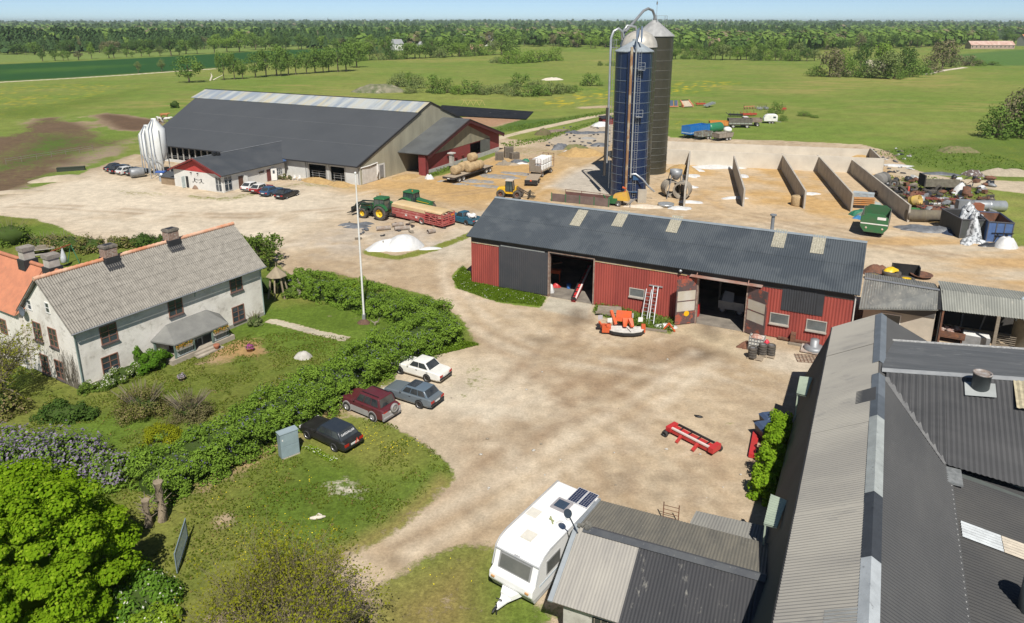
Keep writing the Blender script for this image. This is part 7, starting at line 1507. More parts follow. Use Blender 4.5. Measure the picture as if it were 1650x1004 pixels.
# ------------------------------------------------------------ trees of the fields and woods: unit prototypes
M_F={'g':leafmat('field_leaf',(0.114,0.194,0.041),(0.194,0.284,0.064),None,.25,.03),'d':leafmat('wood_dark_leaf',(0.066,0.124,0.034),(0.119,0.190,0.048),None,.25,.03),'l':leafmat('wood_light_leaf',(0.151,0.252,0.044),(0.241,0.343,0.060),None,.25,.03),'b':leafmat('wood_bare_leaf',(0.195,0.173,0.098),(0.255,0.225,0.135),(0.135,0.165,0.053),.25,.03,.3),'y':leafmat('grey_willow_leaf',(0.155,0.209,0.070),(0.232,0.279,0.101),None,.25,.03),'c':leafmat('conifer_needle',(0.050,0.095,0.036),(0.090,0.149,0.054),None,.2,.03)}
def proto(kind,seed,n,size):
 rs=RS(seed);t=thing('field_tree','tree','tree',(0,0,-500))
 if kind=='conifer':
  z=rs.rand(n)**.8;r=(1-z)*.24*(1+.3*rs.normal(size=n))+.015;a=rs.uniform(0,6.28,n);P=np.stack([r*np.cos(a),r*np.sin(a),.12+z*.88],1);N=np.stack([np.cos(a),np.sin(a),.5+0*a],1)+rs.normal(size=(n,3))*.5
 else:
  if kind=='bush': c=dome(rs,26,.5,.5,.8,.02,.3);rr=rs.uniform(.13,.24,26)
  elif kind=='tall': c=dirs(rs,26)*rs.uniform(.5,.9,(26,1))*np.array([.26,.26,.36])+np.array([0,0,.58]);rr=rs.uniform(.09,.15,26)
  else: c=dirs(rs,28)*rs.uniform(.55,.95,(28,1))*np.array([.40,.40,.345])+np.array([0,0,.56]);rr=rs.uniform(.11,.19,28)
  P,N=clump_pts(rs,c,rr,n//len(c),up=.3);k=P[:,2]>.02;P,N=P[k],N[k]
 quads('crown',P,N,size,M_F['g'],t,rs=rs)
 tr=MB()
 if kind!='bush':
  tr.tube([(0,0,0),(.01,0,.3),(0,.01,.7)],[.028,.022,.008],6)
  if kind!='conifer':
   for i in range(6): a=i*1.05;tr.tube([(0,0,.25+.04*i),(math.cos(a)*.2,math.sin(a)*.2,.5+.03*i)],[.012,.004],4)
 else:
  for i in range(7): a=i*.9;tr.tube([(0,0,0),(math.cos(a)*.25,math.sin(a)*.25,.5)],[.014,.005],4)
 tr.build('trunk',L_bark,t);return t
PR={'round':[proto('round',s,1300,.055) for s in (1,2,3)],'tall':[proto('tall',s,1000,.05) for s in (4,5)],'bush':[proto('bush',s,1300,.06) for s in (6,7,8)],'conifer':[proto('conifer',s,700,.06) for s in (9,)]}
PRX={'round':(.40+.14)*2,'tall':.7,'bush':1.25,'conifer':.5}
TN=[0]
def tree(kind,p,hp,wp,m,label,group,name=None,cat='tree'):
 """p base in the survey, hp and wp its height and width there (photograph pixels)"""
 TN[0]+=1;rg=random.Random(TN[0]*13);q=G(*p);sc_=math.hypot(q.y*CT+H*ST,0)/F;h=hp*sc_*1.04;wd=wp*sc_*(1.3 if kind!='conifer' else 1.1)
 src=rg.choice(PR[kind]);r=copy_tree(src);r.name=name or {'bush':'field_bush','conifer':'conifer_tree'}.get(kind,'field_tree')
 place(r,q,rg.uniform(0,6.28),(wd/PRX[kind],wd/PRX[kind],h));tag(r,label,cat,group)
 for c in r.children:
  if c.name.startswith('crown'): c.material_slots[0].link='OBJECT';c.material_slots[0].material=M_F[m]
 return r
ORD=['first','second','third','fourth','fifth','sixth','seventh','eighth','ninth','tenth','eleventh','twelfth','thirteenth','fourteenth','fifteenth','sixteenth','seventeenth','eighteenth','nineteenth','twentieth','twenty-first','twenty-second','twenty-third','twenty-fourth']
tree('round',(305,133),43,46,'g','broad lone tree standing in the pasture left of the tree row',None,'lone_tree')
for i,(x,y,h,w_) in enumerate([(361,129,52,22),(378,128,46,24),(391,127,32,24),(412,125,40,30),(429,124,46,34),(446,122,52,36),(453,123,34,22),(465,121,42,30),(477,120,40,26),(494,119,38,28),(508,118,42,34),(521,117,38,28),(530,116,42,30),(545,116,46,34),(558,115,48,36),(575,109,44,34)]):
 tree('round',(x,y),h,w_,'g',ORD[i]+' tree from the left in the row across the pasture behind the barn','pasture row trees')
for i,(x,y,h,w_,m) in enumerate([(69,99,19,12,'d'),(89,98,17,14,'g'),(102,98,17,10,'g'),(110,97,16,10,'g'),(127,97,15,14,'b'),(148,95,26,11,'l'),(176,94,20,14,'g'),(184,94,24,14,'d'),(204,92,14,10,'g'),(213,92,9,9,'g'),(228,91,17,11,'g'),(241,91,15,11,'g'),(258,90,16,12,'y'),(276,90,34,20,'d'),(289,89,14,12,'g')]):
 tree('tall',(x,y),h,w_,m,ORD[i]+' small tree from the left in the gappy row beyond the dark crop','gappy row trees')
tree('tall',(223,118),20,10,'y','thin sapling on the near edge of the crop',None);tree('tall',(261,115.5),20,12,'y','second thin sapling near the lone tree',None)
for i,(x,y,h,w_,m) in enumerate([(300,87,26,26,'g'),(318,87,30,22,'d'),(346,86,28,22,'l'),(366,84,26,24,'l'),(386,84,34,30,'l'),(412,80,22,26,'g'),(428,80,20,22,'g'),(446,80,22,24,'d'),(461,80,20,18,'d'),(486,80,24,20,'d')]):
 tree('round',(x,y),h,w_,m,ORD[i]+' tree from the left in the short line behind the pasture row','trees behind the pasture row')
rg=random.Random(17)
for i in range(24):
 x=566+i*11+rg.uniform(-4,4);y=98.5-(x-566)*.042+rg.uniform(-.6,.6);tree('round' if rg.random()<.6 else 'bush',(x,y),rg.uniform(21,38),rg.uniform(20,32),rg.choice('ggdlgy'),ORD[i]+' tree from the left in the field edge line left of the silos','field edge trees left of the silos')
for i in range(24):
 x=1070+i*10.4+rg.uniform(-4,4);y=95+(x-1070)*.014+rg.uniform(-.6,.6);tree('round' if rg.random()<.6 else 'bush',(x,y),rg.uniform(18,33),rg.uniform(18,28),rg.choice('ggdlgy'),ORD[i]+' tree from the left in the field edge line right of the silos','field edge trees right of the silos')
for i,(x,y,h,w_,m) in enumerate([(800,101.5,12,24,'y'),(818,102.5,24,28,'l'),(833,102,26,30,'l'),(850,101,24,30,'l'),(866,100.5,28,30,'l'),(882,98,24,26,'l'),(896,98,26,26,'l'),(876,99,14,22,'d')]):
 tree('bush',(x,y),h,w_,m,ORD[i]+' bush from the left in the round thicket standing alone in the far field','thicket in the far field')
for i,(x,y,h,w_,m) in enumerate([(640,140,26,34,'y'),(655,138,26,30,'g'),(672,142,26,34,'y'),(700,150,34,40,'g'),(720,150,28,30,'g'),(755,151,32,44,'g'),(780,152,22,30,'y'),(800,151,22,34,'y'),(815,147,16,20,'y'),(838,140,26,40,'g'),(860,143,20,34,'y'),(830,154,24,36,'y'),(852,155,26,40,'g'),(872,154,26,34,'g'),(890,152,24,34,'y'),(908,150,18,34,'y'),(925,148,16,26,'g'),(952,138.5,24,36,'g'),(665,150,14,30,'y'),(740,152,18,26,'l')]):
 tree('bush',(x,y),h,w_,m,ORD[i]+' bush from the left in the thicket behind the hay barn','thicket behind the hay barn',cat='bush')
for i,(x,y,h,w_,m) in enumerate([(967,106,9,9,'d'),(985,106,10,18,'g')]): tree('bush',(x,y),h,w_,m,['tiny dark bush standing alone in the field','small bush just left of the silos'][i],None,cat='bush')
for i,(x,y,h,w_,m) in enumerate([(1315,123,20,32,'g'),(1336,124,48,40,'b'),(1350,124,36,36,'b'),(1372,124,32,34,'g'),(1385,118,50,30,'d'),(1395,125,24,32,'g'),(1410,126,40,42,'y'),(1426,127,46,44,'y'),(1440,127,30,40,'g'),(1455,124,50,34,'d'),(1465,124,34,40,'g'),(1482,120,34,44,'g'),(1500,116,36,36,'b'),(1518,112,50,44,'b'),(1532,108,38,30,'y'),(1418,112,44,40,'l'),(1360,112,38,34,'l')]):
 tree('bush' if h<42 else 'round',(x,y),h,w_,m,ORD[i]+' tree counted from the left in the big clump right of the silos','clump right of the silos')
for i,(x,y,h,w_,m) in enumerate([(1556,106,24,40,'b'),(1575,106,14,26,'g'),(1600,105,7,24,'g')]): tree('bush',(x,y),h,w_,m,ORD[i]+' low bush along the hedge beyond the right field','bushes beyond the right field',cat='bush')
for i,(x,y,h,w_,m) in enumerate([(1606,222,62,56,'g'),(1640,216,84,76,'b'),(1668,222,96,80,'g'),(1690,215,110,80,'b'),(1622,220,74,44,'b')]): tree('bush',(x,y),h,w_,m,ORD[i]+' shaggy willow from the left at the right edge of the field','willows at the right edge')
for i,(x,y,h,w_) in enumerate([(1250,184,24,26),(1262,195,12,16),(1296,187,12,22),(1312,190,6,14)]): tree('bush',(x,y),h,w_,'g',['tall bush behind the white horse trailer','low bush beside the white horse trailer','bush on the weedy heap right of the horse trailer','smallest bush at the end of the weedy heap'][i],None,cat='bush')
EDGE=[(-120,90),(60,89),(250,86),(330,80),(440,77),(560,82),(640,82),(760,78),(860,76),(1000,80),(1080,84),(1300,84),(1420,80),(1550,74),(1650,71),(1800,70)]
ex,ey=zip(*EDGE)
for i in range(120):
 x=-60+i*14.6+rg.uniform(-5,5);y=np.interp(x,ex,ey)-rg.uniform(0,2.5)
 k='conifer' if (rg.random()<.12) else ('tall' if rg.random()<.25 else 'round')
 m='c' if k=='conifer' else ('d' if 330>x else rg.choice('gdlgdbg')) if x>330 else rg.choice('ddgdb')
 tree(k,(x,y),rg.uniform(17,27),rg.uniform(15,24)*(.6 if k!='round' else 1),m,'tall tree in the front rank of the far woodland','front rank of the far woodland','woodland_tree')
for l_ in PR.values():
 for o in l_:
  for c in list(o.children): bpy.data.objects.remove(c)
  bpy.data.objects.remove(o)
def forest():
 """the woods to the horizon: one mass of some thousands of simple crowns over an undulating canopy"""
 rs=RS(200);protos=[]
 for k in range(5):
  n=46
  if k<3:
   d=dirs(rs,n);P=d*np.array([.42,.42,.42])*rs.uniform(.7,1.05,(n,1))+np.array([0,0,.55]);N=d+np.array([0,0,.4])+rs.normal(size=(n,3))*.3
  else:
   z=rs.rand(n)**.75;r=(1-z)*.26+.02;a=rs.uniform(0,6.28,n);P=np.stack([r*np.cos(a),r*np.sin(a),.1+.9*z],1);N=np.stack([np.cos(a),np.sin(a),.6+0*a],1)
  protos.append((P,N))
 n=8200;lx=rs.uniform(0,1,n);D=620*(9000/620)**(lx**1.0);u=rs.uniform(-.86,.86,n);X=u*D;Y=D
 ye=np.array([np.interp(CX+F*uu,ex,ey) for uu in u]);De=np.array([G(CX,yy)[1] for yy in ye]);ok=D>De*1.02;X,Y,D=X[ok],Y[ok],D[ok]
 # clearings with fields and houses
 px_=CX+F*X/Y;clear=((px_>1560)&(D<1500))|((np.abs(px_-760)<70)&(D>900)&(D<1150)&(rs.rand(len(X))<.6));X,Y,D=X[~clear],Y[~clear],D[~clear];n=len(X)
 Hh=rs.uniform(10,17,n)*(1+D/14000.);Ww=Hh*rs.uniform(.65,1.,n)*(1+D/2500.)
 Z=np.clip((D-2500)/5000,0,1)*26*(fbm(X,Y,3200,2,5)+.1)*np.clip(1.25-np.abs(X/Y+.1)*1.2,.35,1)
 con=fbm(X,Y,500,3,8)+.12*rs.rand(n);typ=np.where(con>.58,rs.randint(3,5,n),rs.randint(0,3,n));Hh=np.where(typ>2,Hh*1.12,Hh)
 mi=np.where(typ>2,0,np.where(rs.rand(n)<.1,3,np.where(rs.rand(n)<.35,1,2)))
 Vs=[];Ms=[]
 for i in range(n):
  P,N=protos[typ[i]];m=len(P) if D[i]<1800 else 26
  P,N=P[:m],N[:m]/np.linalg.norm(N[:m],axis=1,keepdims=True);A=rs.normal(size=(m,3));A-=N*(A*N).sum(1,keepdims=True);A/=np.linalg.norm(A,axis=1,keepdims=True);B=np.cross(N,A);s=.16*(1.25 if m<40 else 1)
  S=np.array([Ww[i],Ww[i],Hh[i]]);C=P*S+np.array([X[i],Y[i],Z[i]]);A=A*s*S.mean();B=B*s*S.mean()
  Vs.append(np.stack([C-A,C-B,C+A,C+B],1).reshape(-1,3));Ms.append(np.full(m,mi[i]))
 V=np.concatenate(Vs).astype(np.float32);Mi=np.concatenate(Ms).astype(np.int32);q=len(Mi)
 me=bpy.data.meshes.new('forest');me.vertices.add(len(V));me.vertices.foreach_set('co',V.ravel());me.loops.add(4*q);me.loops.foreach_set('vertex_index',np.arange(4*q,dtype=np.int32));me.polygons.add(q);me.polygons.foreach_set('loop_start',np.arange(0,4*q,4,dtype=np.int32));me.polygons.foreach_set('loop_total',np.full(q,4,np.int32))
 for k in 'cdgb': me.materials.append(M_F[k])
 me.polygons.foreach_set('material_index',Mi);me.update(calc_edges=True)
 o=bpy.data.objects.new('forest',me);COL.objects.link(o);tag(o,'mixed forest stretching to the horizon beyond the fields','forest',kind='stuff')
 # closed canopy behind
 Ds=np.geomspace(900,12000,90);us=np.linspace(-1.2,1.2,420);DD,UU=np.meshgrid(Ds,us,indexing='ij');X=UU*DD;Y=DD
 z=9+5*(fbm(X,Y,60,3,4)-.5)+np.clip((DD-2500)/5000,0,1)*26*(fbm(X,Y,3200,2,5)+.1)*np.clip(1.25-np.abs(UU+.1)*1.2,.35,1)
 ye=np.array([np.interp(CX+F*uu,ex,ey) for uu in us]);De=np.array([G(CX,yy)[1] for yy in ye])
 z=np.where(DD<De[None,:]*1.12,.2,z);z=np.where((UU*F+CX>1540)&(DD<1600),-.2,z);z[0]=-.2
 I=np.arange(90*420).reshape(90,420);Fq=np.stack([I[:-1,:-1],I[:-1,1:],I[1:,1:],I[1:,:-1]],-1).reshape(-1,4)
 me=bpy.data.meshes.new('forest_canopy');me.from_pydata(np.stack([X,Y,z],-1).reshape(-1,3).tolist(),[],Fq.tolist());me.materials.append(mat('canopy',(.05,.082,.027),1.,c2=(.08,.12,.036),ns=.02,spec=0,c3=(.038,.06,.028),ns3=.006,lo3=.45,hi3=.6));o=bpy.data.objects.new('forest_canopy',me);COL.objects.link(o);tag(o,'closed forest canopy below the horizon','forest',kind='stuff')
forest()
# ------------------------------------------------------------ smaller things about the yard
def heap(name,label,cat,p,rx,ry,h,m,seed=1,rz=0,rough=.25,group=None,seg=26,rings=9,part=None,z=0):
 """an uneven heap or crumpled sheet: a noisy dome"""
 b=MB();fs=[];uu,tt=np.meshgrid(np.arange(rings+1)/rings,2*np.pi*np.arange(seg)/seg,indexing='ij')
 e=1+rough*(fbm(2+1.6*np.cos(tt)+seed,2+1.6*np.sin(tt),1,3,seed)-.5)*2.2;r=(1-uu)*e
 zz=h*(1-(1-uu)**2)*(1+rough*2*(fbm(r*np.cos(tt)*2.5+5,r*np.sin(tt)*2.5+seed,1,4,seed+3)-.5));zz[0]-=.05
 vs=np.stack([rx*r*np.cos(tt),ry*r*np.sin(tt),np.maximum(zz,-.05)],-1).reshape(-1,3).tolist()
 for i in range(rings):
  for k in range(seg): fs.append((i*seg+k,i*seg+(k+1)%seg,(i+1)*seg+(k+1)%seg,(i+1)*seg+k))
 b.add(vs,fs,True);o=b.build(name,m);q=G(*p) if not isinstance(p,Vector) else p;place(o,Vector((q.x,q.y,q.z+z)),rz);tag(o,label,cat,group);return o
def one(name,label,cat,b,m,p,rz=0,group=None):
 o=b.build(name,m);place(o,G(*p) if not isinstance(p,Vector) else p,rz);tag(o,label,cat,group);return o
M_wplast=mat('white_film',(.62,.62,.61),.45,c2=(.50,.505,.50),ns=1.5,bump=.6,bs=3)
M_bplast=mat('black_film',(.025,.027,.032),.35,c2=(.05,.052,.058),ns=2,bump=.6,bs=4,spec=.5)
M_gplast=mat('grey_film',(.15,.16,.175),.45,c2=(.09,.095,.105),ns=1.5,bump=.6,bs=4)
M_orange=paint_mat('mower_orange',(.62,.10,.025),.4,(.5,.1,.04));M_redp=paint_mat('conveyor_red',(.52,.03,.035),.4,(.40,.04,.035))
M_stone=mat('pale_boulder',(.5,.48,.44),.9,c2=(.36,.34,.30),ns=2,bump=.5)
M_tan=mat('earth_heap',(.42,.33,.22),.95,c2=(.33,.25,.16),ns=1,bump=.6);M_lime=mat('limestone_heap',(.44,.375,.28),.95,c2=(.35,.29,.21),ns=.8,bump=.5)
M_strawh=mat('straw_heap',(.44,.30,.13),.95,c2=(.34,.22,.095),ns=2,bump=.8,bs=9)
# flagpole
t=thing('flagpole','tall white flagpole standing on the lawn inside the arched hedge','flagpole',G(587,519));b=MB();b.tube([(0,0,.3),(0,0,7),(0,0,14.1)],[.10,.085,.055],10);b.build('pole',M_white,t);b=MB();b.ball((0,0,14.18),(.11,.11,.11));b.build('finial',M_white,t);b=MB();b.box((0,0,.4),(.28,.28,.8));b.build('base_bracket',M_dull,t)
heap('pole_base_stones','dark rusty stone heap round the foot of the flagpole','stones',(586,520.5),.62,.5,.35,mat('rusty_stones',(.16,.09,.06),.95,c2=(.1,.06,.045),ns=6,bump=.8),3)
b=MB();b.tube([(0,0,0),(.1,0,.3),(.35,.05,.35)],[.12,.1,.06],6);b.tube([(.0,0,.2),(-.4,.1,.45)],[.06,.03],5);b.tube([(.3,0,.3),(.45,0,.75)],[.06,.03],5);one('driftwood_stump','grey branching driftwood stump on the lawn beside the flagpole','stump',b,M_wood,(604,524))
heap('boulder','pale rounded boulder on the lawn near the hedge','boulder',(489,576),.75,.55,.55,M_stone,5)
def pot(label,p,c,r=.3,z=0,potc=(.33,.18,.10)):
 q=G(*p) if not isinstance(p,Vector) else p;t=thing('flower_pot',label,'flower pot',q);b=MB();b.lathe([(r*.6,0),(r*.85,r*.8),(r*.92,r*.8),(r*.92,r*.95),(r*.7,r*.95),(0,r*.85)],n=14);b.build('pot',mat('pot_%d'%int(potc[0]*100),potc,.8),t)
 rs=RS(int(q.x*7)%99+2);d=dirs(rs,240);d[:,2]=np.abs(d[:,2]);P=d*np.array([r*1.05,r*1.05,r*.9])*rs.uniform(.6,1,(240,1))+np.array([0,0,r*.95]);quads('blossom',P,d+rs.normal(size=(240,3))*.4,.09,c,t,rs=rs)
pot('pot of purple flowers on the lawn below the porch',(403,566),leafmat('magenta_flower',(.40,.06,.30),(.52,.12,.42),(.06,.12,.02),.3,2,.3),.38)
pot('pot of mauve and white flowers on the lawn by the willowy shrub',(293,613),leafmat('mauve_white_flower',(.42,.30,.45),(.6,.55,.6),(.06,.12,.02),.3,2,.3),.33,potc=(.2,.16,.13))
q=HF.w(PX1-2.6,-PDEP-.62,.14);b=MB();b.lathe([(.12,0),(.24,.25),(.27,.4),(.22,.42),(.0,.36)],n=14);one('terracotta_pot','empty terracotta pot standing on the porch steps','flower pot',b,mat('terracotta',(.36,.14,.08),.8),q)
for x,lb in ((PX0+1.55,'flower box with red and yellow blooms on the left porch railing'),(PX1-1.6,'flower box with red and white blooms on the right porch railing')):
 t=thing('flower_box',lb,'flower box',HF.w(x,-PDEP-.02,1.2),HF.rz);b=MB();b.bx(-.7,.7,-.12,.1,-.12,.1);b.build('box',mat('pale_box',(.4,.38,.34),.8),t);rs=RS(int(x*10));n=420;P=np.stack([rs.uniform(-.75,.75,n),rs.uniform(-.2,.15,n),rs.uniform(.05,.4,n)],1);quads('blossom',P,rs.normal(size=(n,3))+np.array([0,-.5,.6]),.09,leafmat('box_flower',(.5,.10,.04),(.62,.42,.06),(.08,.16,.03),.3,3,.5),t,rs=rs)
t=thing('porch_table','small table with pale cloth and chairs inside the porch','table',HF.w(PX0+3.2,-1.1,.42),HF.rz);b=MB();b.bx(-.5,.5,-.4,.4,.68,.74);[b.bx(x-.03,x+.03,y-.03,y+.03,0,.68) for x in (-.45,.45) for y in (-.35,.35)];b.build('table_top',mat('pale_cloth',(.45,.47,.48),.8),t)
# wooden well house
def well_house():
 t=thing('wooden_well_house','wooden open frame with a pointed shingle roof beside the farmhouse corner','garden tower',G(449,478));m=mat('silvered_timber',(.33,.27,.185),.85,c2=(.24,.195,.135),ns=2,st=(1,1,.3))
 for k in range(7):
  a=2*math.pi*k/7+.2;b=MB();b.bar((math.cos(a)*1.05,math.sin(a)*1.05,0),(math.cos(a)*.62,math.sin(a)*.62,2.35),.13);b.build('timber_leg',m,t)
 r=MB();r.lathe([(1.05,2.28),(1.0,2.36),(.05,3.25),(0,3.3)],n=7,smooth=False);r.build('pointed_roof',m,t);b=MB();b.lathe([(.5,2.0),(.5,2.27)],n=7);b.ball((0,0,1.75),(.25,.25,.32));b.build('bell',C_black,t);b=MB();b.tube([(0,0,3.25),(0,0,3.75)],[.05,.02],5);b.build('spike',m,t)
well_house()
b=MB();b.tube([(0,0,0),(.15,0,.5),(-.05,.1,.9),(.2,.05,1.5),(.05,0,2.0)],[.22,.19,.2,.14,.06],8);b.tube([(.1,0,1.0),(.5,.1,1.5)],[.1,.04],6);b.tube([(0,0,.8),(-.45,-.1,1.3)],[.08,.03],6);one('twisted_stump','pale twisted dead trunk standing between the well house and the hedge','stump',b,mat('silver_dead_wood',(.34,.30,.25),.9,c2=(.2,.17,.14),ns=4),(481,479))
# garden furniture behind the house
t=thing('pallet_table','grey weathered plank table with benches behind the orange roof','garden table',G(70,411),R(28))
b=MB()
for i in range(5): b.bx(-1.3,1.3,-.6+i*.25,-.6+i*.25+.2,.8,.86)
b.build('table_top',mat('bleached_garden_wood',(.40,.37,.32),.85,c2=(.3,.28,.24),ns=3),t)
for y,nm in ((-1.25,'bench'),(1.1,'bench')): b=MB();b.bx(-1.4,1.4,y-.2,y+.2,.42,.5);[b.bx(x-.06,x+.06,y-.15,y+.15,0,.42) for x in (-1.1,1.1)];b.build(nm,mat('bleached_garden_wood',(.40,.37,.32),.85),t)
b=MB();b.bx(-.7,.7,-.45,.4,.865,1.05);b.bx(-.5,.45,-.35,.3,1.052,1.2);b.build('stacked_planks',M_wood,t);b=MB();[b.bx(x-.06,x+.06,-.5,.5,0,.795) for x in (-1,1)];b.build('trestle',M_wood,t)
def swing():
 a,b_=G(87,437),G(119,424);h=ang(a,b_);L_=(b_-a).length;t=thing('garden_swing','red and green swing frame with a pale cloth hanging behind the farmhouse','swing',a,h);m=MB();m.bar((0,0,2.3),(L_,0,2.3),.09);m.build('top_bar',mat('red_bar',(.42,.09,.04),.6),t)
 for x in (0,L_):
  for y in (-.8,.8): m=MB();m.bar((x,y,0),(x,0,2.3),.06);m.build('frame_leg',mat('green_leg',(.05,.22,.12),.6),t)
 m=MB();m.lathe([(.06,2.25),(.3,1.2),(.38,.6),(.2,.5),(0,.5)],(L_*.55,0,0),10);m.build('hanging_cloth',mat('striped_cloth',(.55,.56,.58),.8,c2=(.4,.42,.46),ns=5,st=(6,1,.2)),t)
swing()
# cabinet, bleached stump
t=thing('utility_cabinet','tall grey blue metal utility cabinet in the grass by the black estate car','cabinet',(G(456,741)+G(482,731))/2,ang(G(456,741),G(482,731)));b=MB();b.bx(-.6,.6,0,.55,0,1.75);b.build('cabinet_body',mat('grey_blue_enamel',(.25,.32,.35),.45,c2=(.22,.28,.31),ns=1),t);b=MB();b.bx(-.64,.64,-.03,.59,1.752,1.8);b.build('lid',mat('grey_blue_lid',(.3,.37,.40),.45),t);b=MB();b.bx(-.56,.56,-.012,-.002,.1,.85);b.bx(-.56,.56,-.012,-.002,.9,1.68);b.build('door',mat('grey_blue_door',(.27,.345,.375),.4),t);b=MB();b.bx(-.6,.6,-.02,.57,-.02,.08);b.build('plinth',M_conc,t);b=MB();b.bx(-.5,-.42,-.016,-.013,1.3,1.42);b.build('label_plate',M_white,t)
b=MB();b.tube([(-.3,.1,.04),(0,0,.15),(.3,.1,.12),(.5,.25,.05)],[.07,.12,.1,.05],7);b.tube([(.0,0,.1),(.15,.25,.2),(.3,.3,.1)],[.09,.08,.04],6);one('bleached_root','white bleached root lying on the grass above the twiggy shrub','root',b,mat('bone_wood',(.66,.6,.5),.85,c2=(.5,.45,.37),ns=4),(508,838))
# white sheeted heap and pipes in the upper yard
heap('white_covered_heap','big white sheeted silage heap in the yard left of the red shed','covered heap',(650,398),2.7,2.0,1.6,M_wplast,9,R(15),.1,seg=40,rings=14);heap('white_covered_tail','low trailing end of white sheet left of the sheeted heap','sheet',(625,400),3.0,1.3,1.1,M_wplast,10,R(15),.2);heap('white_sheet_strip','narrow white sheet strip lying right of the sheeted heap','sheet',(693,401),1.6,.5,.25,M_wplast,11,R(10),.2)
b=MB();b.bar((0,0,0),(0,0,1.1),.12);one('short_post','short dark post at the left front of the sheeted heap','post',b,M_wood,(618,402))
for i,(p,r,l,a,lb) in enumerate([((641,365),.28,1.6,25,'grey pipe lying nearest the livestock trailer wheel'),((648,371),.3,2.0,20,'longer rust ended pipe behind the sheeted heap'),((618,371),.3,1.9,20,'pipe lying left of the longer rust ended one'),((695,376),.3,1.1,40,'short stubby pipe right of the sheeted heap')]):
 b=MB();b.tube([(-l/2,0,r),(l/2,0,r)],r,12,False);b.tube([(l/2,0,r),(-l/2,0,r)],r*.85,12,False);one('old_pipe',lb,'pipe',b,mat('rusty_grey_pipe',(.23,.17,.13),.85,c2=(.33,.30,.27),ns=2),p,R(a),'pipes lying in the yard')
for i,(p,w_,d,a) in enumerate([((560,363),1.7,.6,5),((577,366),1.5,.6,10),((590,361),1.2,.6,-5)]): heap('film_scrap',['dark flattened film scrap left of the flagpole line','longest dark film scrap behind the flagpole line','dark film scrap right of the flagpole line'][i],'film scrap',p,w_,d,.32,M_gplast,12+i,R(a),.5)
# sheet patches spread near the loader
rs=RS(300)
for i,(p,rx,ry,a) in enumerate([((770,292),3.2,1.5,-20),((800,284),4.2,1.6,-25),((785,300),2.6,1.2,-22),((835,280),3.2,1.3,-25),((745,297),1.7,.9,-10),((712,292),1.0,.5,30)]):
 heap('grey_film_sheet',['grey film sheet lying nearest the flatbed wheels','widest grey film sheet before the bag wagon','small grey film sheet left of the wheel loader','grey film sheet closest to the bag wagon','small grey scrap by the rear of the flatbed','tiny dark scrap between tractor and flatbed'][i],'film sheet',p,rx,ry,.16,mat('pale_grey_film',(.30,.31,.32),.6,c2=(.2,.19,.18),ns=1.2,c3=(.38,.29,.17),ns3=2,lo3=.5,hi3=.62),20+i,R(a),.6)
heap('white_plastic_bag','crumpled white plastic bag at the corner of the hay barn','plastic bag',(692,288),.9,.7,.8,M_wplast,30,0,.4)
heap('straw_heap','straw spilled from the left opening of the dairy barn','straw heap',(512,293),3.8,1.6,.75,M_strawh,31,R(-27),.3);heap('straw_heap','straw spilled from the right opening of the dairy barn','straw heap',(548,299),2.6,1.4,.65,M_strawh,32,R(-27),.3);heap('straw_heap','tan straw spread at the hay barn entrance','straw heap',(655,286),3.2,2.0,.5,M_strawh,33,R(40),.3)
# pallet stacks and lumber by the hay barn end
for i,(p,a) in enumerate([((805,258),0),((820,254),10),((829,256),30)]):
 b=MB();n=[9,12,7][i]
 for k in range(n):
  for j in range(3): b.bx(-.9,.9,-.6+j*.48,-.6+j*.48+.24,k*.19,k*.19+.12)
  b.bx(-.9,-.75,-.6,.6,k*.19+.125,k*.19+.18);b.bx(.75,.9,-.6,.6,k*.19+.125,k*.19+.18)
 one('pallet_stack',['short pallet stack nearest the hay barn corner','tallest pallet stack by the hay barn','leaning low pallet stack right of the tallest one'][i],'pallets',b,mat('old_pallet_wood',(.21,.18,.14),.9,c2=(.14,.12,.1),ns=3),p,R(a),'pallet stacks by the hay barn')
for i,(p,rx,ry,h,m) in enumerate([((812,266),1.6,.9,.8,M_wood),((835,262),1.6,.9,.6,M_gplast),((846,261),1.0,.6,.6,mat('green_tub',(.03,.17,.10),.5)),((842,264),1.2,.5,.3,M_wplast),((828,266),1.4,.6,.35,M_plank)]): heap('junk_heap',['grey timber junk below the pallet stacks','grey film junk left of the green tub','green plastic tub lump at the end of the junk row','pale sheet scraps before the green tub','pale plank bits in the junk row'][i],'junk',p,rx,ry,h,m,40+i,0,.7,'junk row by the hay barn')
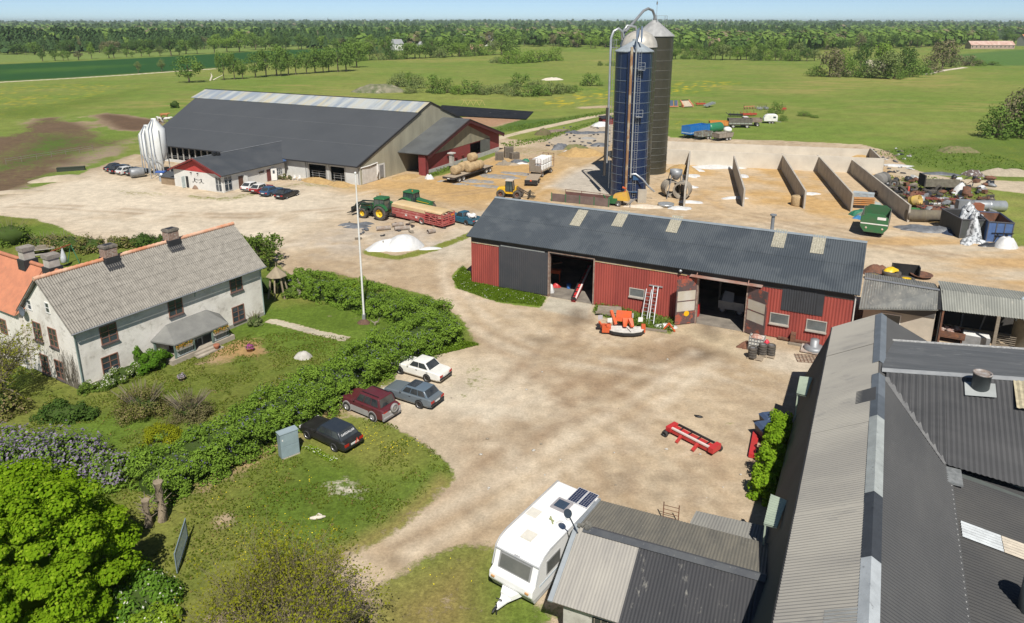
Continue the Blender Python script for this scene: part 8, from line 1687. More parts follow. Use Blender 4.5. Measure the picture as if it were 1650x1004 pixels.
# the tipping ground left of the silos
for i,(p,rx,ry,h,m,lb,a) in enumerate([((937,250),4.6,3.0,1.5,M_strawh,'rounded tan straw and soil heap left of the silos',0),((903,240),2.6,1.3,1.2,M_gplast,'dark film bundle at the left of the soil heap',35),((925,240),2.8,1.6,1.0,mat('weedy_soil',(.10,.13,.035),.95,c2=(.2,.16,.09),ns=2),'weedy soil bank behind the film bundle',10),((968,203),2.6,1.4,1.2,M_wplast,'pale crumpled sheet roll on the tipping ground',15),((945,215),3.5,1.5,.5,M_gplast,'flattened dark sheet in the middle of the tipping ground',20),((925,214),2.6,1.4,.5,M_gplast,'dark sheet left of the flattened one',-10),((948,224),2.0,1.0,.5,mat('grey_rubble',(.3,.29,.27),.9),'grey rubble lump on the tipping ground',0),((970,214),2.2,1.0,.4,M_gplast,'small dark sheet near the blower pipe',10),((965,235),2.4,1.2,.7,M_gplast,'dark junk beside the silo shadow',0),((876,217),2.4,1.4,1.5,mat('rusty_brush',(.14,.09,.06),.95,c2=(.1,.12,.04),ns=3),'rusty brush pile by the field track',25),((895,212),5.5,1.3,.5,mat('grey_brown_boards',(.22,.17,.13),.9,c2=(.15,.11,.09),ns=2),'long low row of old boards along the field track',28),((912,247),.8,.6,.6,M_wplast,'small white bag at the foot of the soil heap',0)]):
 heap('dumped_heap',lb,'heap',p,rx,ry,h,m,60+i,R(a),.45,'dumped heaps left of the silos')
rr=random.Random(77)
for (x0,x1,y0,y1,n,lab,grp,mm) in [(880,985,200,238,46,'small dark scrap strewn on the tipping ground','small scraps on the tipping ground',(M_gplast,M_wood,M_bplast)),(1405,1470,236,285,40,'small scrap strewn on the bank beyond the bunkers','small scraps beyond the bunkers',(M_gplast,M_bplast,M_wplast,M_wood)),(555,720,352,392,14,'small scrap strewn round the sheeted heap','small scraps round the sheeted heap',(M_gplast,M_wood,M_bplast))]:
 for i in range(n):
  b=MB()
  for k in range(2): b.box((rr.uniform(-.2,.2),rr.uniform(-.2,.2),.08+.1*k),(rr.uniform(.2,1.),rr.uniform(.15,.5),rr.uniform(.05,.2)),rr.uniform(0,3),rr.uniform(-.3,.3))
  one('scrap_piece',lab,'scrap',b,rr.choice(mm),(rr.uniform(x0,x1),rr.uniform(y0,y1)),rr.uniform(0,6),grp)
t=thing('small_red_shed','small dark red hut with a lean roof behind the blower pipe','hut',G(976,200),R(20));b=MB();b.bx(-1.6,1.6,-1.2,1.2,0,1.7);b.build('wall',M_darkred,t);b=MB();b.slab([(-1.8,-1.4,1.72),(1.8,-1.4,1.72),(1.8,1.4,2.2),(-1.8,1.4,2.2)],.08);b.build('roof',M_blackflash,t)
# foot of the silos
def feed_barrier():
 a,b_=G(889,324),G(982,333.5);h=ang(a,b_);L_=(b_-a).length;t=thing('feed_barrier','long rusty brown steel feed barrier left of the silo foot','feed barrier',a,h);m=MB();m.bx(0,L_,-.06,.06,.05,1.25);m.build('front_panel',mat('brown_panel',(.17,.125,.11),.8,c2=(.12,.085,.075),ns=.8),t);m=MB();m.bx(1.3,L_+1,2.6,2.7,.1,1.1);m.build('rear_panel',mat('maroon_panel',(.14,.07,.06),.8),t);m=MB();x=0
 while x<L_: m.bx(x-.07,x+.07,-.12,-.065,0,1.4);x+=2.3
 m.build('green_posts',mat('green_bracket',(.06,.15,.07),.7),t);m=MB();m.bar((1.3,2.65,1.45),(L_+1,2.65,1.2),.07);[m.bar((x,2.65,1.1),(x,2.65,1.45),.07) for x in (1.3,4,7,9.5)];m.build('top_rail',M_rust,t)
feed_barrier()
q=G(1000,331);t=thing('forage_machine','yellow and green forage machine standing under the blue silo','forage machine',q,R(-20));b=MB();b.hexa([(-1.2,-.7,.9),(1.3,-.7,.9),(1.3,.7,.9),(-1.2,.7,.9),(-1.0,-.6,1.7),(.9,-.6,2.3),(.9,.6,2.3),(-1.0,.6,1.7)]);b.build('yellow_hood',paint_mat('ochre_hood',(.6,.36,.03),.5,(.5,.3,.1)),t);b=MB();b.bx(-1.8,-.4,-.9,.9,.4,1.2);b.bar((-1.8,-.8,.4),(-2.6,-.6,1.6),.15);b.build('green_frame',M_jg,t);b=MB();b.bar((1.0,-.5,.3),(2.2,-.6,1.4),.12);b.bar((1.2,.4,.2),(2.3,.2,1.2),.12);b.bar((1.6,-.9,.1),(1.4,.9,.9),.1);b.build('side_arms',M_dull,t);trailer_wheels(t,(-.2,),1.9,.45,.3);b=MB();b.tube([(.6,0,2.2),(.7,0,2.7),(.2,-.2,2.9)],.16,8);b.build('spout',M_orange,t)
b=MB();b.bx(-.65,.65,-.4,.4,0,2.0);one('control_cabinet','plain beige metal cabinet in front of the blue silo','cabinet',b,mat('beige_cabinet',(.42,.38,.31),.6,c2=(.35,.31,.25),ns=1),(1034,326),R(-5))
heap('white_tarp','pale flat tarpaulin at the foot of the silo','tarpaulin',(1036,333.5),3.2,1.1,.35,mat('cream_tarp',(.6,.53,.43),.7,c2=(.5,.42,.32),ns=2),90,R(-8),.25)
for i,(p,a) in enumerate([((1080,316),R(10)),((1099,319),R(-25))]):
 b=MB();b.tube([(0,-1.,1.35),(0,1.,1.35)],1.35,20,False);b.tube([(0,1.,1.35),(0,-1.,1.35)],1.08,20,False)
 vs=[];n=20
 for y,s in ((-1.,1),(1.,-1)):
  for r in (1.35,1.08): vs+=[(r*math.cos(2*math.pi*k/n),y,1.35+r*math.sin(2*math.pi*k/n)) for k in range(n)]
 fs=[]
 for o_ in (0,2*n): fs+=[(o_+k,o_+(k+1)%n,o_+n+(k+1)%n,o_+n+k) for k in range(n)]
 b.add(vs,fs);one('concrete_pipe',['large concrete pipe ring standing below the silos','second concrete pipe ring partly behind the low bunker wall'][i],'concrete pipe',b,mat('mossy_concrete',(.33,.29,.23),.95,c2=(.24,.21,.17),ns=2,bump=.4),p,a,'concrete pipe rings')
q=G(1087,318);t=thing('steel_hopper','grey steel funnel hopper on splayed legs over the concrete pipes','hopper',q);b=MB();b.lathe([(.35,2.9),(.95,3.7),(1.0,4.5),(.9,4.5),(.85,3.75),(.0,3.0)],n=18);b.build('funnel',M_dull,t)
for sx in (-1,1):
 for sy in (-1,1): b=MB();b.bar((sx*.8,sy*.8,3.9),(sx*1.5,sy*1.2,0),.1);b.build('leg',M_dull,t)
heap('fodder_heap','tan fodder heap behind the steel hopper','heap',(1099,277),3.2,2.0,1.3,M_strawh,91,0,.3)
b=MB();b.lathe([(.5,.05),(1.2,.15),(1.25,.4),(1.1,.4),(.5,.2),(0,.15)],n=18);one('round_feeder','round galvanised feeder tray on the ground by the pipes','feeder',b,M_galv,(1073,332))
for i,(p,rx,ry,a) in enumerate([((1157,269),5.4,2.4,0),((1134,270),2.0,.9,0),((1123,275),1.4,1.1,0),((1115,284),1.6,1.4,0),((1113,302),1.2,.7,0),((1114,326),2.0,.8,-10),((1183,319.5),2.2,.7,5),((1198,284),1.0,1.4,20),((1094,336),2.2,1.1,0),((1306,312.5),1.6,.9,0),((1440,267),3.6,1.0,-8)]):
 heap('white_film_patch',['largest crumpled white film sheet against the bunker back wall','small white film left of the largest sheet','torn white film ring near the low wall','white film lying against the low bunker wall','tiny white film scrap by the low wall','white film at the near end of the low wall','white film at the near end of the second bay','white film along the right side of the second divider','white film before the concrete pipes','white film with black edge in the third bay','long white film strip outside the bunker corner'][i],'plastic film',p,rx,ry,.3,M_wplast,100+i,R(a),.55,'white film in the bunkers')
bale('single round bale at the near end of a bunker divider',G(1283.5,331),R(-20),.85,1.5,True,None);heap('silage_remnant','small brown silage heap in the rear bay corner','heap',(1388,257),2.6,1.6,1.2,M_strawh,120,0,.2)
# crate stack and green wagon
q=G(1390,327);t=thing('crate_stack','stack of pale blue grey plastic crates in the last bunker bay','crates',q,R(-27));nc=0
for ix in range(3):
 for iy in range(2):
  for iz in range(3):
   b=MB();b.bx(-1.5+ix*1.,-.55+ix*1.,-.6+iy*.7,.04+iy*.7,iz*.55,iz*.55+.5);b.bx(-1.52+ix,-.53+ix,-.62+iy*.7,.06+iy*.7,iz*.55+.42,iz*.55+.54);b.build('crate',mat('pale_crate',(.42,.46,.48),.6,c2=(.3,.34,.36),ns=2),t)
q=G(1390,335);t=thing('orange_hoist','orange slatted machine in front of the pale crate stack','machine',q,R(-10));b=MB()
for z in (.5,.8,1.1,1.4): b.bx(-1.5,1.5,-.4,.4,z,z+.18)
b.build('slatted_body',paint_mat('rust_orange',(.45,.19,.05),.7,(.4,.25,.12)),t);b=MB();b.bx(-1.3,1.3,-.35,.35,0,.49);b.build('base',C_black,t)
for i,(p,m) in enumerate([((1408,334),mat('grey_green_crate',(.30,.34,.32),.7)),((1383,347),mat('green_tub',(.03,.17,.10),.5)),((1392,350),mat('sage_cover',(.19,.23,.17),.8)),((1387,352),mat('blue_scrap',(.05,.2,.4),.5))]): heap('bay_junk',['grey green sheeting right of the orange machine','dark green plastic lump in front of the last bay','sage green cover beside the green wagon','small blue plastic lump by the green wagon'][i],'junk',p,1.3,.9,.9 if i<3 else .4,m,130+i,0,.5,'junk in the last bay')
def green_wagon():
 A=G(1411,381);B=G(1454,383);h=ang(A,B);t=thing('green_feed_wagon','green feed mixer wagon with an open top at the end of the bunkers','feed wagon',(A+B)/2+Vector((-.9,2.2,0)),h+R(-20)+R(90));W0,W1,L_=1.1,1.6,5.6;M_fg=paint_mat('feed_green',(.03,.15,.055),.5,(.06,.13,.06))
 z0,z1,z2=.7,1.4,2.9;b=MB()
 for s in (-1,1): b.slab([(-L_/2,s*W0,z0),(L_/2,s*W0,z0),(L_/2,s*W1,z1),(-L_/2,s*W1,z1)][::s],.05);b.slab([(-L_/2,s*W1,z1),(L_/2,s*W1,z1),(L_/2,s*W1,z2),(-L_/2,s*W1,z2)][::s],.05)
 b.bx(-L_/2,L_/2,-W0,W0,z0-.05,z0);b.build('side_panel',mat('feed_wagon_side',(.20,.19,.16),.7,c2=(.1,.11,.1),ns=1),t)
 for x in (-L_/2,L_/2): b=MB();b.prism([(-W0,z0),(W0,z0),(W1,z1),(W1,z2-.2),(W1*.6,z2+.25),(-W1*.6,z2+.25),(-W1,z2-.2),(-W1,z1)],x-.06,x+.06,'x');b.build('end_panel',M_fg,t)
 b=MB();b.bx(-L_/2-.075,-L_/2-.062,-W1,W1,1.75,1.9);b.bx(-L_/2-.075,-L_/2-.062,-1.3,-.3,2.45,2.8);b.build('white_stripe',M_white,t)
 b=MB();[b.ball((-L_/2-.08,y,1.25),(.05,.14,.14)) for y in (-1.0,.9)];b.build('round_lamp',mat('lamp_cream',(.6,.5,.4),.4),t)
 b=MB();b.bx(-2,2.6,-.5,.5,.45,.64);b.bar((L_/2,0,.6),(L_/2+1.5,0,.5),.2);b.bx(L_/2+.1,L_/2+.9,-.7,.7,.6,1.9);b.build('chassis',C_black,t);trailer_wheels(t,(-.6,),2.4,.5,.36);b=MB();b.tube([(-L_/2+.2,0,1.4),(L_/2-.2,0,1.4)],.4,10);b.build('mixing_auger',M_rust,t)
green_wagon()
# the scrap ground
SG='scrap ground right of the bunkers'
def tyre(label,p,r,w,rz=0,tilt=0,z=0,group='old tyres on the scrap ground',rim=None):
 b=MB();b.lathe([(r*.55,-w/2),(r*.93,-w/2),(r,-w*.3),(r,w*.3),(r*.93,w/2),(r*.55,w/2)],(0,0,w/2),18,'z',closed=True);o=b.build('tyre_casing',M_dustyrubber);q=G(*p) if not isinstance(p,Vector) else p;o.location=q+Vector((0,0,z+abs(math.sin(tilt))*r));o.rotation_euler=(tilt,0,rz);tag(o,label,'tyre',group)
 if rim: b=MB();b.lathe([(0,w*.7),(r*.3,w*.75),(r*.56,w*.95),(r*.58,w*.4),(0,w*.3)],n=16);b.build('rim',rim,o)
 return o
for i,(p,r,w,t_) in enumerate([((1437,312),.9,.4,.5),((1446,311),.9,.4,.3),((1452,313),.8,.4,.9),((1497,311),1.1,.7,0),((1512,312),.7,.35,1.3),((1590,325),1.1,.4,.1),((1440,304),.8,.4,1.2),((1470,307),.8,.35,.4),((1480,312),.7,.3,0)]):
 tyre(['tyre leaning leftmost on the scrap ground','tyre leaning against the leftmost one','tyre propped steeply beside two leaning ones','thick flat tyre before the wrecked trailer','upright tyre under the wrecked trailer','large flat tyre beyond the blue container','upright tyre behind the leaning pair','tyre half tilted in the middle of the scrap','small flat tyre by the yellow drum'][i],p,r,w,i*.9,t_)
def wreck():
 q=G(1518,309);t=thing('wrecked_trailer','derelict dark plank trailer wreck among the scrap','trailer wreck',q,R(-6));b=MB();b.bx(-3.4,3.,-1.1,1.1,1.0,1.15);b.bx(-3.4,3.0,-1.1,-1.02,1.15,1.8);b.bx(-3.4,3,1.02,1.1,1.15,1.9);b.build('rotten_bed',mat('rotten_boards',(.13,.115,.085),.95,c2=(.2,.18,.14),ns=2,c3=(.08,.1,.05),ns3=3),t);b=MB();b.bx(-3.5,-3.3,-1.2,1.2,1.0,2.9);b.build('headboard',mat('dark_headboard',(.05,.045,.04),.9),t);trailer_wheels(t,(-1.2,),2.4,.55,.3,M_rust);b=MB();b.bar((2.9,-.8,1.2),(4.5,-.9,2.6),.08);b.bar((4.5,-.9,2.6),(4.8,-.9,3.4),.06);b.build('bent_bar',M_rust,t)
wreck()
for i,(nm,p,a,r,l,m,lb) in enumerate([('concrete_cylinder',(1418,299),40,1.1,3.,mat('dark_concrete',(.20,.19,.175),.9),'fat grey cylinder lying at the left of the scrap'),('old_boiler',(1487,357),-8,.85,4.6,mat('olive_boiler',(.17,.145,.10),.8,c2=(.12,.10,.08),ns=1),'long olive boiler lying at the front of the scrap'),('silver_tank',(1592,340),-5,.8,4.6,M_galv,'long silver tank behind the two containers'),('pale_roll',(1430,302),60,.35,1.6,M_wplast,'pale roll lying beside the fat grey cylinder')]):
 b=MB();b.lathe([(0,-l/2),(r*.9,-l/2),(r,-l/2+.1),(r,-.1),(r*1.03,-.08),(r*1.03,.08),(r,.1),(r,l/2-.1),(r*.9,l/2),(0,l/2)],(0,0,r),16,'x');one(nm,lb,'cylinder',b,m,p,R(a),SG)
for i,(nm,p,h,r,m,tilt,lb) in enumerate([('yellow_drum',(1466,332),1.5,.75,paint_mat('dirty_yellow_drum',(.45,.31,.06),.7,(.35,.24,.1)),1.2,'tipped yellow drum with an open end'),('silver_canister',(1482,331),1.5,.55,M_galv,0,'upright silver canister beside the yellow drum'),('rusty_barrel',(1556,317),1.6,.6,M_rust,0,'upright rusty barrel next to the white sack'),('red_post',(1463,313),1.3,.15,M_rd,0,'short red post sticking up from the scrap')]):
 b=MB();b.lathe([(r,0),(r,h*.33),(r*1.04,h*.35),(r,h*.37),(r,h),(r*.85,h),(r*.8,h*.6),(0,h*.6)],n=16);o=one(nm,lb,'drum',b,m,p,.4,SG);o.rotation_euler=(tilt,0,.6)
 if tilt:o.location.z+=r
heap('white_sack','large white sack bulging among the scrap','sack',(1546,313),1.3,.9,1.9,M_wplast,140,0,.25,SG)
def red_harrow(p,lb,a,L_=4.):
 t=thing('rusty_harrow',lb,'harrow',G(*p),R(a),SG);b=MB()
 for y in (-.6,0,.6): b.bar((-L_/2,y,.5),(L_/2,y,.45),.12)
 for x in np.linspace(-L_/2,L_/2,5): b.bar((x,-.7,.5),(x,.7,.5),.1)
 b.build('frame',mat('rust_red_frame',(.26,.065,.05),.8,c2=(.17,.06,.045),ns=2),t)
 for x in np.linspace(-L_/2,L_/2,7): b=MB();b.bar((x,-.6,.5),(x+.15,-.75,0),.08);b.bar((x,.6,.5),(x-.1,.5,1.0),.08);b.build('tine',M_rust,t)
red_harrow((1500,338),'rust red harrow standing among weeds in the scrap',5);red_harrow((1517,325),'dark red frame lying behind the harrow',-8,5.);red_harrow((1475,318),'twisted brown frame in the middle of the scrap',20,4.)
def skip(name,label,A,B,dep,h,col,inner,rz_add=0):
 a,b_=G(*A),G(*B);h_=ang(a,b_);W=(b_-a).length;t=thing(name,label,'container',a,h_);m=MB();th=.08
 m.bx(0,W,0,th,0,h);m.bx(0,W,dep-th,dep,0,h);m.bx(0,th,th,dep-th,0,h);m.bx(W-th,W,th,dep-th,0,h);m.bx(th,W-th,th,dep-th,0,.1);m.build('shell',col,t)
 m=MB();m.bx(th+.002,th+.02,th,dep-th,.1,h-.04);m.bx(W-th-.02,W-th-.002,th,dep-th,.1,h-.04);m.bx(th,W-th,dep-th-.02,dep-th-.002,.1,h-.04);m.bx(th,W-th,th+.002,th+.02,.1,h-.04);m.bx(th,W-th,th,dep-th,.102,.14);m.build('lining',inner,t)
 m=MB();m.bar((-.03,-.03,h+.03),(W+.03,-.03,h+.03),.12);m.bar((-.03,dep+.03,h+.03),(W+.03,dep+.03,h+.03),.12);m.bar((-.03,0,h+.03),(-.03,dep,h+.03),.12);m.bar((W+.03,0,h+.03),(W+.03,dep,h+.03),.12)
 for i in range(4): x=W*i/3;m.bx(x-.05,x+.05,-.06,-.005,0,h)
 m.build('rim',mat(name+'_rim',(.10,.10,.11),.7),t);return t,W
t,W=skip('blue_container','blue steel skip container with a rusty inside at the right','' and 0 or (1588,389),(1628,392),5.5,2.6,paint_mat('skip_blue',(.075,.145,.32),.6,(.06,.11,.24)),M_rust)
b=MB();b.bar((.9,-.12,.9),(2.4,-.12,.9),.09);b.bar((.9,-.1,.2),(1.3,-.12,1.3),.1);b.bar((2.6,-.1,.2),(2.1,-.12,1.3),.1);b.bar((.5,-.09,1.2),(2.9,-.09,1.3),.08);b.build('hook_frame',C_black,t)
t,W=skip('dark_container','dark container overflowing with silvery plastic film',(1545,384),(1583,385),5.5,2.5,mat('dark_green_grey',(.07,.075,.07),.7),mat('dark_inside',(.04,.04,.04),.9))
rs=RS(150)
for i in range(7): heap('silver_film',['silvery film spilling at the front of the dark container','silvery film slumped on the ground before the dark container','silvery film heaped inside at the left','silvery film heaped inside at the right','silvery film draped on the front edge','silvery film at the far end of the dark container','silvery film trailing toward the blue container'][i],'plastic film',G([1560,1558,1553,1567,1563,1558,1575][i],[379,390,376,376,384,360,391][i]),[1.6,1.9,1.5,1.6,1.5,1.6,1.6][i],[1.0,.8,1.8,1.8,.8,1.8,.6][i],[2.9,.6,3.1,3.0,2.9,2.9,.4][i],mat('silver_film',(.55,.57,.58),.35,c2=(.16,.17,.18),ns=2.2,bump=.8,bs=4,lo=.48,hi=.56),151+i,rs.uniform(0,3),.5,'silvery film round the dark container')
b=MB();b.bx(-1.1,.7,-.5,.5,0,2.7);b.bx(.75,1.,-.4,.4,0,2.6);one('grey_cabinet','pale grey steel cabinet behind the dark container','cabinet',b,M_dull,(1551,352),R(-5),SG);b=MB();b.bx(-.9,.9,-.6,.6,0,2.3);one('rusty_bin','plain rusty box bin beside the pale grey cabinet','bin',b,mat('plain_rust',(.27,.10,.05),.85,c2=(.2,.07,.04),ns=1),(1568,353),R(-5),SG)
heap('big_white_bag','big white bulk bag in front of the blue container','bulk bag',(1621,398),1.5,1.1,1.4,M_wplast,160,0,.25);heap('dark_scrap_mound','low mound of dark scrap before the containers','scrap',(1598,396),1.6,.6,.4,M_bplast,161,0,.5)
heap('blue_tarp','dark blue tarpaulin lump left of the dark container','tarpaulin',(1532,375),1.4,2.,.5,mat('navy_tarp',(.03,.045,.08),.6),162,0,.4)  # low lump in a dark navy colour
heap('dark_film_mound','dark crumpled film running along the front of the scrap','film heap',(1500,372),5.,1.3,.7,M_gplast,163,R(-15),.6);heap('tan_heap','tan soil and straw heap behind the olive boiler','heap',(1512,357),3.,1.2,.9,M_strawh,164,R(-10),.4);heap('green_sheet','flat bright green sheet on the scrap ground','sheet',(1472,339),1.9,1.3,.35,mat('scrap_green',(.04,.17,.05),.6),165,0,.3)
for i in range(230):
 x,y=rr.uniform(1412,1600),rr.uniform(288,345);y=max(287,min(y,288+(x-1400)*.33+22))
 b=MB();k=rr.random()
 if k<.4: b.bar((-rr.uniform(.5,1.8),0,rr.uniform(.1,.5)),(rr.uniform(.5,1.8),rr.uniform(-.4,.4),rr.uniform(.1,.9)),rr.uniform(.07,.18))
 elif k<.75: b.box((0,0,.3),(rr.uniform(.5,1.6),rr.uniform(.4,1.),rr.uniform(.3,.8)),rr.uniform(0,3),rr.uniform(-.4,.4),rr.uniform(-.3,.3))
 else: b.ball((0,0,.3),(rr.uniform(.4,.9),rr.uniform(.3,.7),rr.uniform(.25,.5)),8,6,.25,rr)
 one('scrap_piece','jumbled rusty scrap piece on the scrap ground','scrap',b,rr.choice([M_rust,M_rust,M_bplast,M_wood,M_dull,C_black,M_dustyrubber,M_wplast if rr.random()<.4 else M_rust]),(x,y),rr.uniform(0,6),'scrap pieces on the scrap ground')
heap('rubble_bank','pale rubble and soil bank beyond the far track','rubble',(1618,281),5.5,2.,1.0,mat('rubble',(.40,.34,.25),.95,c2=(.3,.26,.19),ns=2,bump=.8),170,R(-5),.5);heap('dark_rag_heap','dark rag heap with white flecks on the bank','heap',(1567,283),2.,1.2,1.1,mat('rag_dark',(.12,.09,.08),.9,c2=(.5,.5,.5),ns=2,lo=.55,hi=.62),171,0,.6);heap('black_film','black film stretched beside the far track','film',(1517,281),3.6,1.,.4,M_gplast,172,R(-15),.4);heap('weedy_mound','weedy dark mound on the bank beyond the bunkers','mound',(1545,245),4.5,1.8,1.4,mat('weedy_soil',(.10,.13,.035),.95),173,0,.5)
# behind the red shed roof: tractor tyres, bucket
for i,(p,r,w,z,lb) in enumerate([((1435,452),1.0,.55,0,'large flat tractor tyre behind the rendered shed'),((1435,452),.95,.5,.56,'tractor tyre stacked on the large flat one'),((1460,455),.85,.5,0,'flat tractor tyre with a yellow rim right of the stack'),((1408,450),.9,.5,0,'tyre with a yellow rim nearest the red shed roof')]): tyre(lb,p,r,w,0,0,z,'tractor tyres behind the rendered shed',M_jy if i>1 else None)
heap('yellow_scrap','bent yellow sheet on top of the tyre stack','sheet',G(1435,452)+Vector((0,.2,1.1)),.8,.5,.35,M_jy,180,0,.5);heap('rag_pile','brown rag pile by the yellow rimmed tyre','heap',(1412,440),1.6,1.,1.,M_rust,181,0,.5)
t=thing('loader_bucket','black loader bucket standing behind the tyres','bucket',G(1458,446),R(-20));b=MB();b.bx(-1.3,1.3,.5,.6,0,1.3);b.bx(-1.3,1.3,-.4,.5,0,.1);b.bx(-1.35,-1.25,-.4,.6,0,1.3);b.bx(1.25,1.35,-.4,.6,0,1.3);b.build('bucket_shell',C_black,t)
b=MB();b.lathe([(.4,0),(1.1,.3),(1.15,.4),(1.,.38),(.3,.12),(0,.1)],n=18);one('red_dish','shallow red round tray on the ground right of the loader bucket','tray',b,M_rust,(1484,447))
# along the front of the red shed
def SP(s,y,z=0): return SF.w(s,y,z)
def ladder(label,base,top,wd,n,name='ladder'):
 t=thing(name,label,'ladder',base,SF.rz,'ladders against the red shed');I=Matrix.Rotation(-SF.rz,3,'Z');d=I@(top-base)
 for s in (-1,1): b=MB();b.bar((s*wd/2,0,0),(d.x+s*wd/2,d.y,d.z),.07);b.build('rail',M_galv,t)
 for i in range(1,n): b=MB();p=d*(i/n);b.bar((p.x-wd/2,p.y,p.z),(p.x+wd/2,p.y,p.z),.045);b.build('rung',M_galv,t)
 return t
on=lambda a,b_:SF.hit(a,b_,(0,-.1,0),(0,1,0))
q1,q2=on(1046,466),on(1057,461);ladder('shorter aluminium ladder on the left against the red shed',G(1037,520),SP(q1.x,-.1,q1.z),.5,9);t=ladder('taller aluminium ladder with a crossbar leaning on the red shed',G(1049,522.5),SP(q2.x,-.1,q2.z),.45,10)
b=MB();I=Matrix.Rotation(-SF.rz,3,'Z');d=I@(SP(q2.x,-.1,q2.z)-G(1049,522.5));b.bar((d.x-.65,d.y,d.z),(d.x+.65,d.y,d.z),.1);b.build('crossbar',M_galv,t)
def mower():
 A=G(1006,536);t=thing('disc_mower','orange disc mower with a white skirt and white marker boards before the red shed','mower',A,R(-8));W=2.3
 b=MB();pr=[(-1.7,.2),(-1.6,-.5),(-1.0,-.95),(-.1,-1.15),(.8,-1.05),(1.5,-.7),(1.75,-.1),(1.7,.4)];b.prism(pr,.46,.52,'z');bo=b.build('white_skirt',mat('worn_white_canvas',(.66,.65,.60),.7,c2=(.48,.46,.42),ns=2,c3=(.25,.24,.22),ns3=4,lo3=.6,hi3=.7),t)
 b=MB();n=len(pr);b.add([(x,y,.46) for x,y in pr]+[(x*1.02,y*1.02,.2) for x,y in pr],[(i,i+1,n+i+1,n+i) for i in range(n-1)]);b.build('black_curtain',C_black,t)
 b=MB();b.bar((.1,.1,.53),(.55,-1.05,.53),.06,.02);b.build('skirt_seam',C_black,t)
 b=MB();b.hexa([(-.9,.35,.95),(.6,.15,.95),(.7,.9,.95),(-.8,1.1,.95),(-.8,.45,1.35),(.5,.25,1.4),(.6,.9,1.75),(-.75,1.1,1.7)]);b.hexa([(-.15,-.4,.75),(.15,-.45,.75),(.3,.2,.95),(-.2,.25,.95),(-.1,-.35,.85),(.1,-.4,.85),(.3,.2,1.35),(-.2,.25,1.35)]);b.hexa([(.55,-.4,.72),(.85,-.3,.72),(.7,.2,.95),(.3,.2,.95),(.6,-.35,.85),(.8,-.3,.85),(.7,.2,1.35),(.3,.2,1.35)]);b.bar((-1.25,1.1,1.6),(-.8,.1,.7),.25);b.build('orange_frame',M_orange,t)
 b=MB();b.bx(-2.0,-1.2,-.7,.0,.2,.8);b.bar((-2.1,.2,.4),(-1.5,-.7,.9),.22);b.bar((-2.3,.5,.7),(-1.9,-.2,.5),.16);b.bx(1.5,1.85,-.2,.5,.2,.75);b.build('orange_end_arm',M_orange,t);b=MB();b.bx(-2.5,-2.0,.1,.5,.25,.55);b.bx(-2.2,-1.7,-.5,-.1,.08,.3);b.build('gearbox',C_black,t)
 for x,y,z,m in ((-1.35,-.05,.95,M_white),(1.4,.5,.95,M_white),(-2.2,.5,.95,mat('grey_marker',(.5,.48,.5),.6)),(.6,1.2,1.0,mat('grey_marker',(.5,.48,.5),.6))):
  b=MB();b.box((x,y,z+.2),(.42,.04,.42),R(15));b.build('marker_board',m,t)
mower()
for i,(p,a,l) in enumerate([((983,505),-12,2.6),((990,511),-20,3.2),((976,508),5,2.0),((1044,532),-17,3.4)]):
 b=MB();z=.1+.12*(i%3)
 if i==0: b.slab([(-1.2,-.6,.35),(1.2,-.7,.4),(1.0,.6,.55),(-1.2,.6,.5)],.06)
 b.bar((-l/2,0,z),(l/2,0,z),.25,.16);one('timber_beam',['board laid over old timber in the nettles by the door','long grey timber beam lying right of the boards','short beam under the boards','heavy grey beam lying under the ladders'][i],'timber',b,M_wood,p,R(a),'timber before the red shed')
t=thing('orange_stand','small splayed orange stand on the ground right of the ladders','stand',G(1077,533),R(-20));b=MB();b.bar((-.5,-.2,.05),(0,.1,.7),.12);b.bar((.6,-.1,.05),(0,.1,.7),.12);b.bar((0,.5,.05),(0,.1,.7),.1);b.build('splayed_legs',M_orange,t);heap('silver_sheet','crumpled pale sheet behind the small orange stand','sheet',(1072,527),1.1,.5,.35,M_wplast,190,0,.4)
def conveyor(label,A,B,za,zb,wd=.7):
 a,b_=G(*A),G(*B);h=ang(a,b_);L_=(b_-a).length;t=thing('red_conveyor',label,'conveyor',a,h);Z=lambda x:za+(zb-za)*x/L_
 b=MB();b.hexa([(0,-wd/2,Z(0)-.3),(L_,-wd/2,Z(L_)-.3),(L_,wd/2,Z(L_)-.3),(0,wd/2,Z(0)-.3),(0,-wd/2,Z(0)),(L_,-wd/2,Z(L_)),(L_,wd/2,Z(L_)),(0,wd/2,Z(0))]);b.build('frame',M_redp,t)
 b=MB();b.hexa([(.1,-wd/2-.04,Z(0)+.003),(L_-.1,-wd/2-.04,Z(L_)+.003),(L_-.1,-wd/2+.12,Z(L_)+.003),(.1,-wd/2+.12,Z(0)+.003),(.1,-wd/2-.04,Z(0)+.1),(L_-.1,-wd/2-.04,Z(L_)+.1),(L_-.1,-wd/2+.12,Z(L_)+.1),(.1,-wd/2+.12,Z(0)+.1)]);b.build('white_edge_strip',mat('worn_white_strip',(.72,.6,.56),.6),t)
 b=MB();b.bar((.2,wd/2+.05,Z(0)+.1),(L_-.2,wd/2+.05,Z(L_)+.1),.12);[b.bx(x-.03,x+.03,-wd/2+.14,wd/2,Z(x)+.003,Z(x)+.08) for x in np.arange(.6,L_-.4,.7)];b.build('dark_chain',C_black,t)
 return t,L_,Z
t,L_,Z=conveyor('long red conveyor lying alone in the middle of the yard',(1084,698),(1150,731),.5,.45,.6)
for q_ in ((-.25,.1,-.5,.45,.3,.62),(L_-.15,L_+.2,-.45,.5,.25,.62)): MB().bx(*q_).build('end_bracket',M_redp,t)
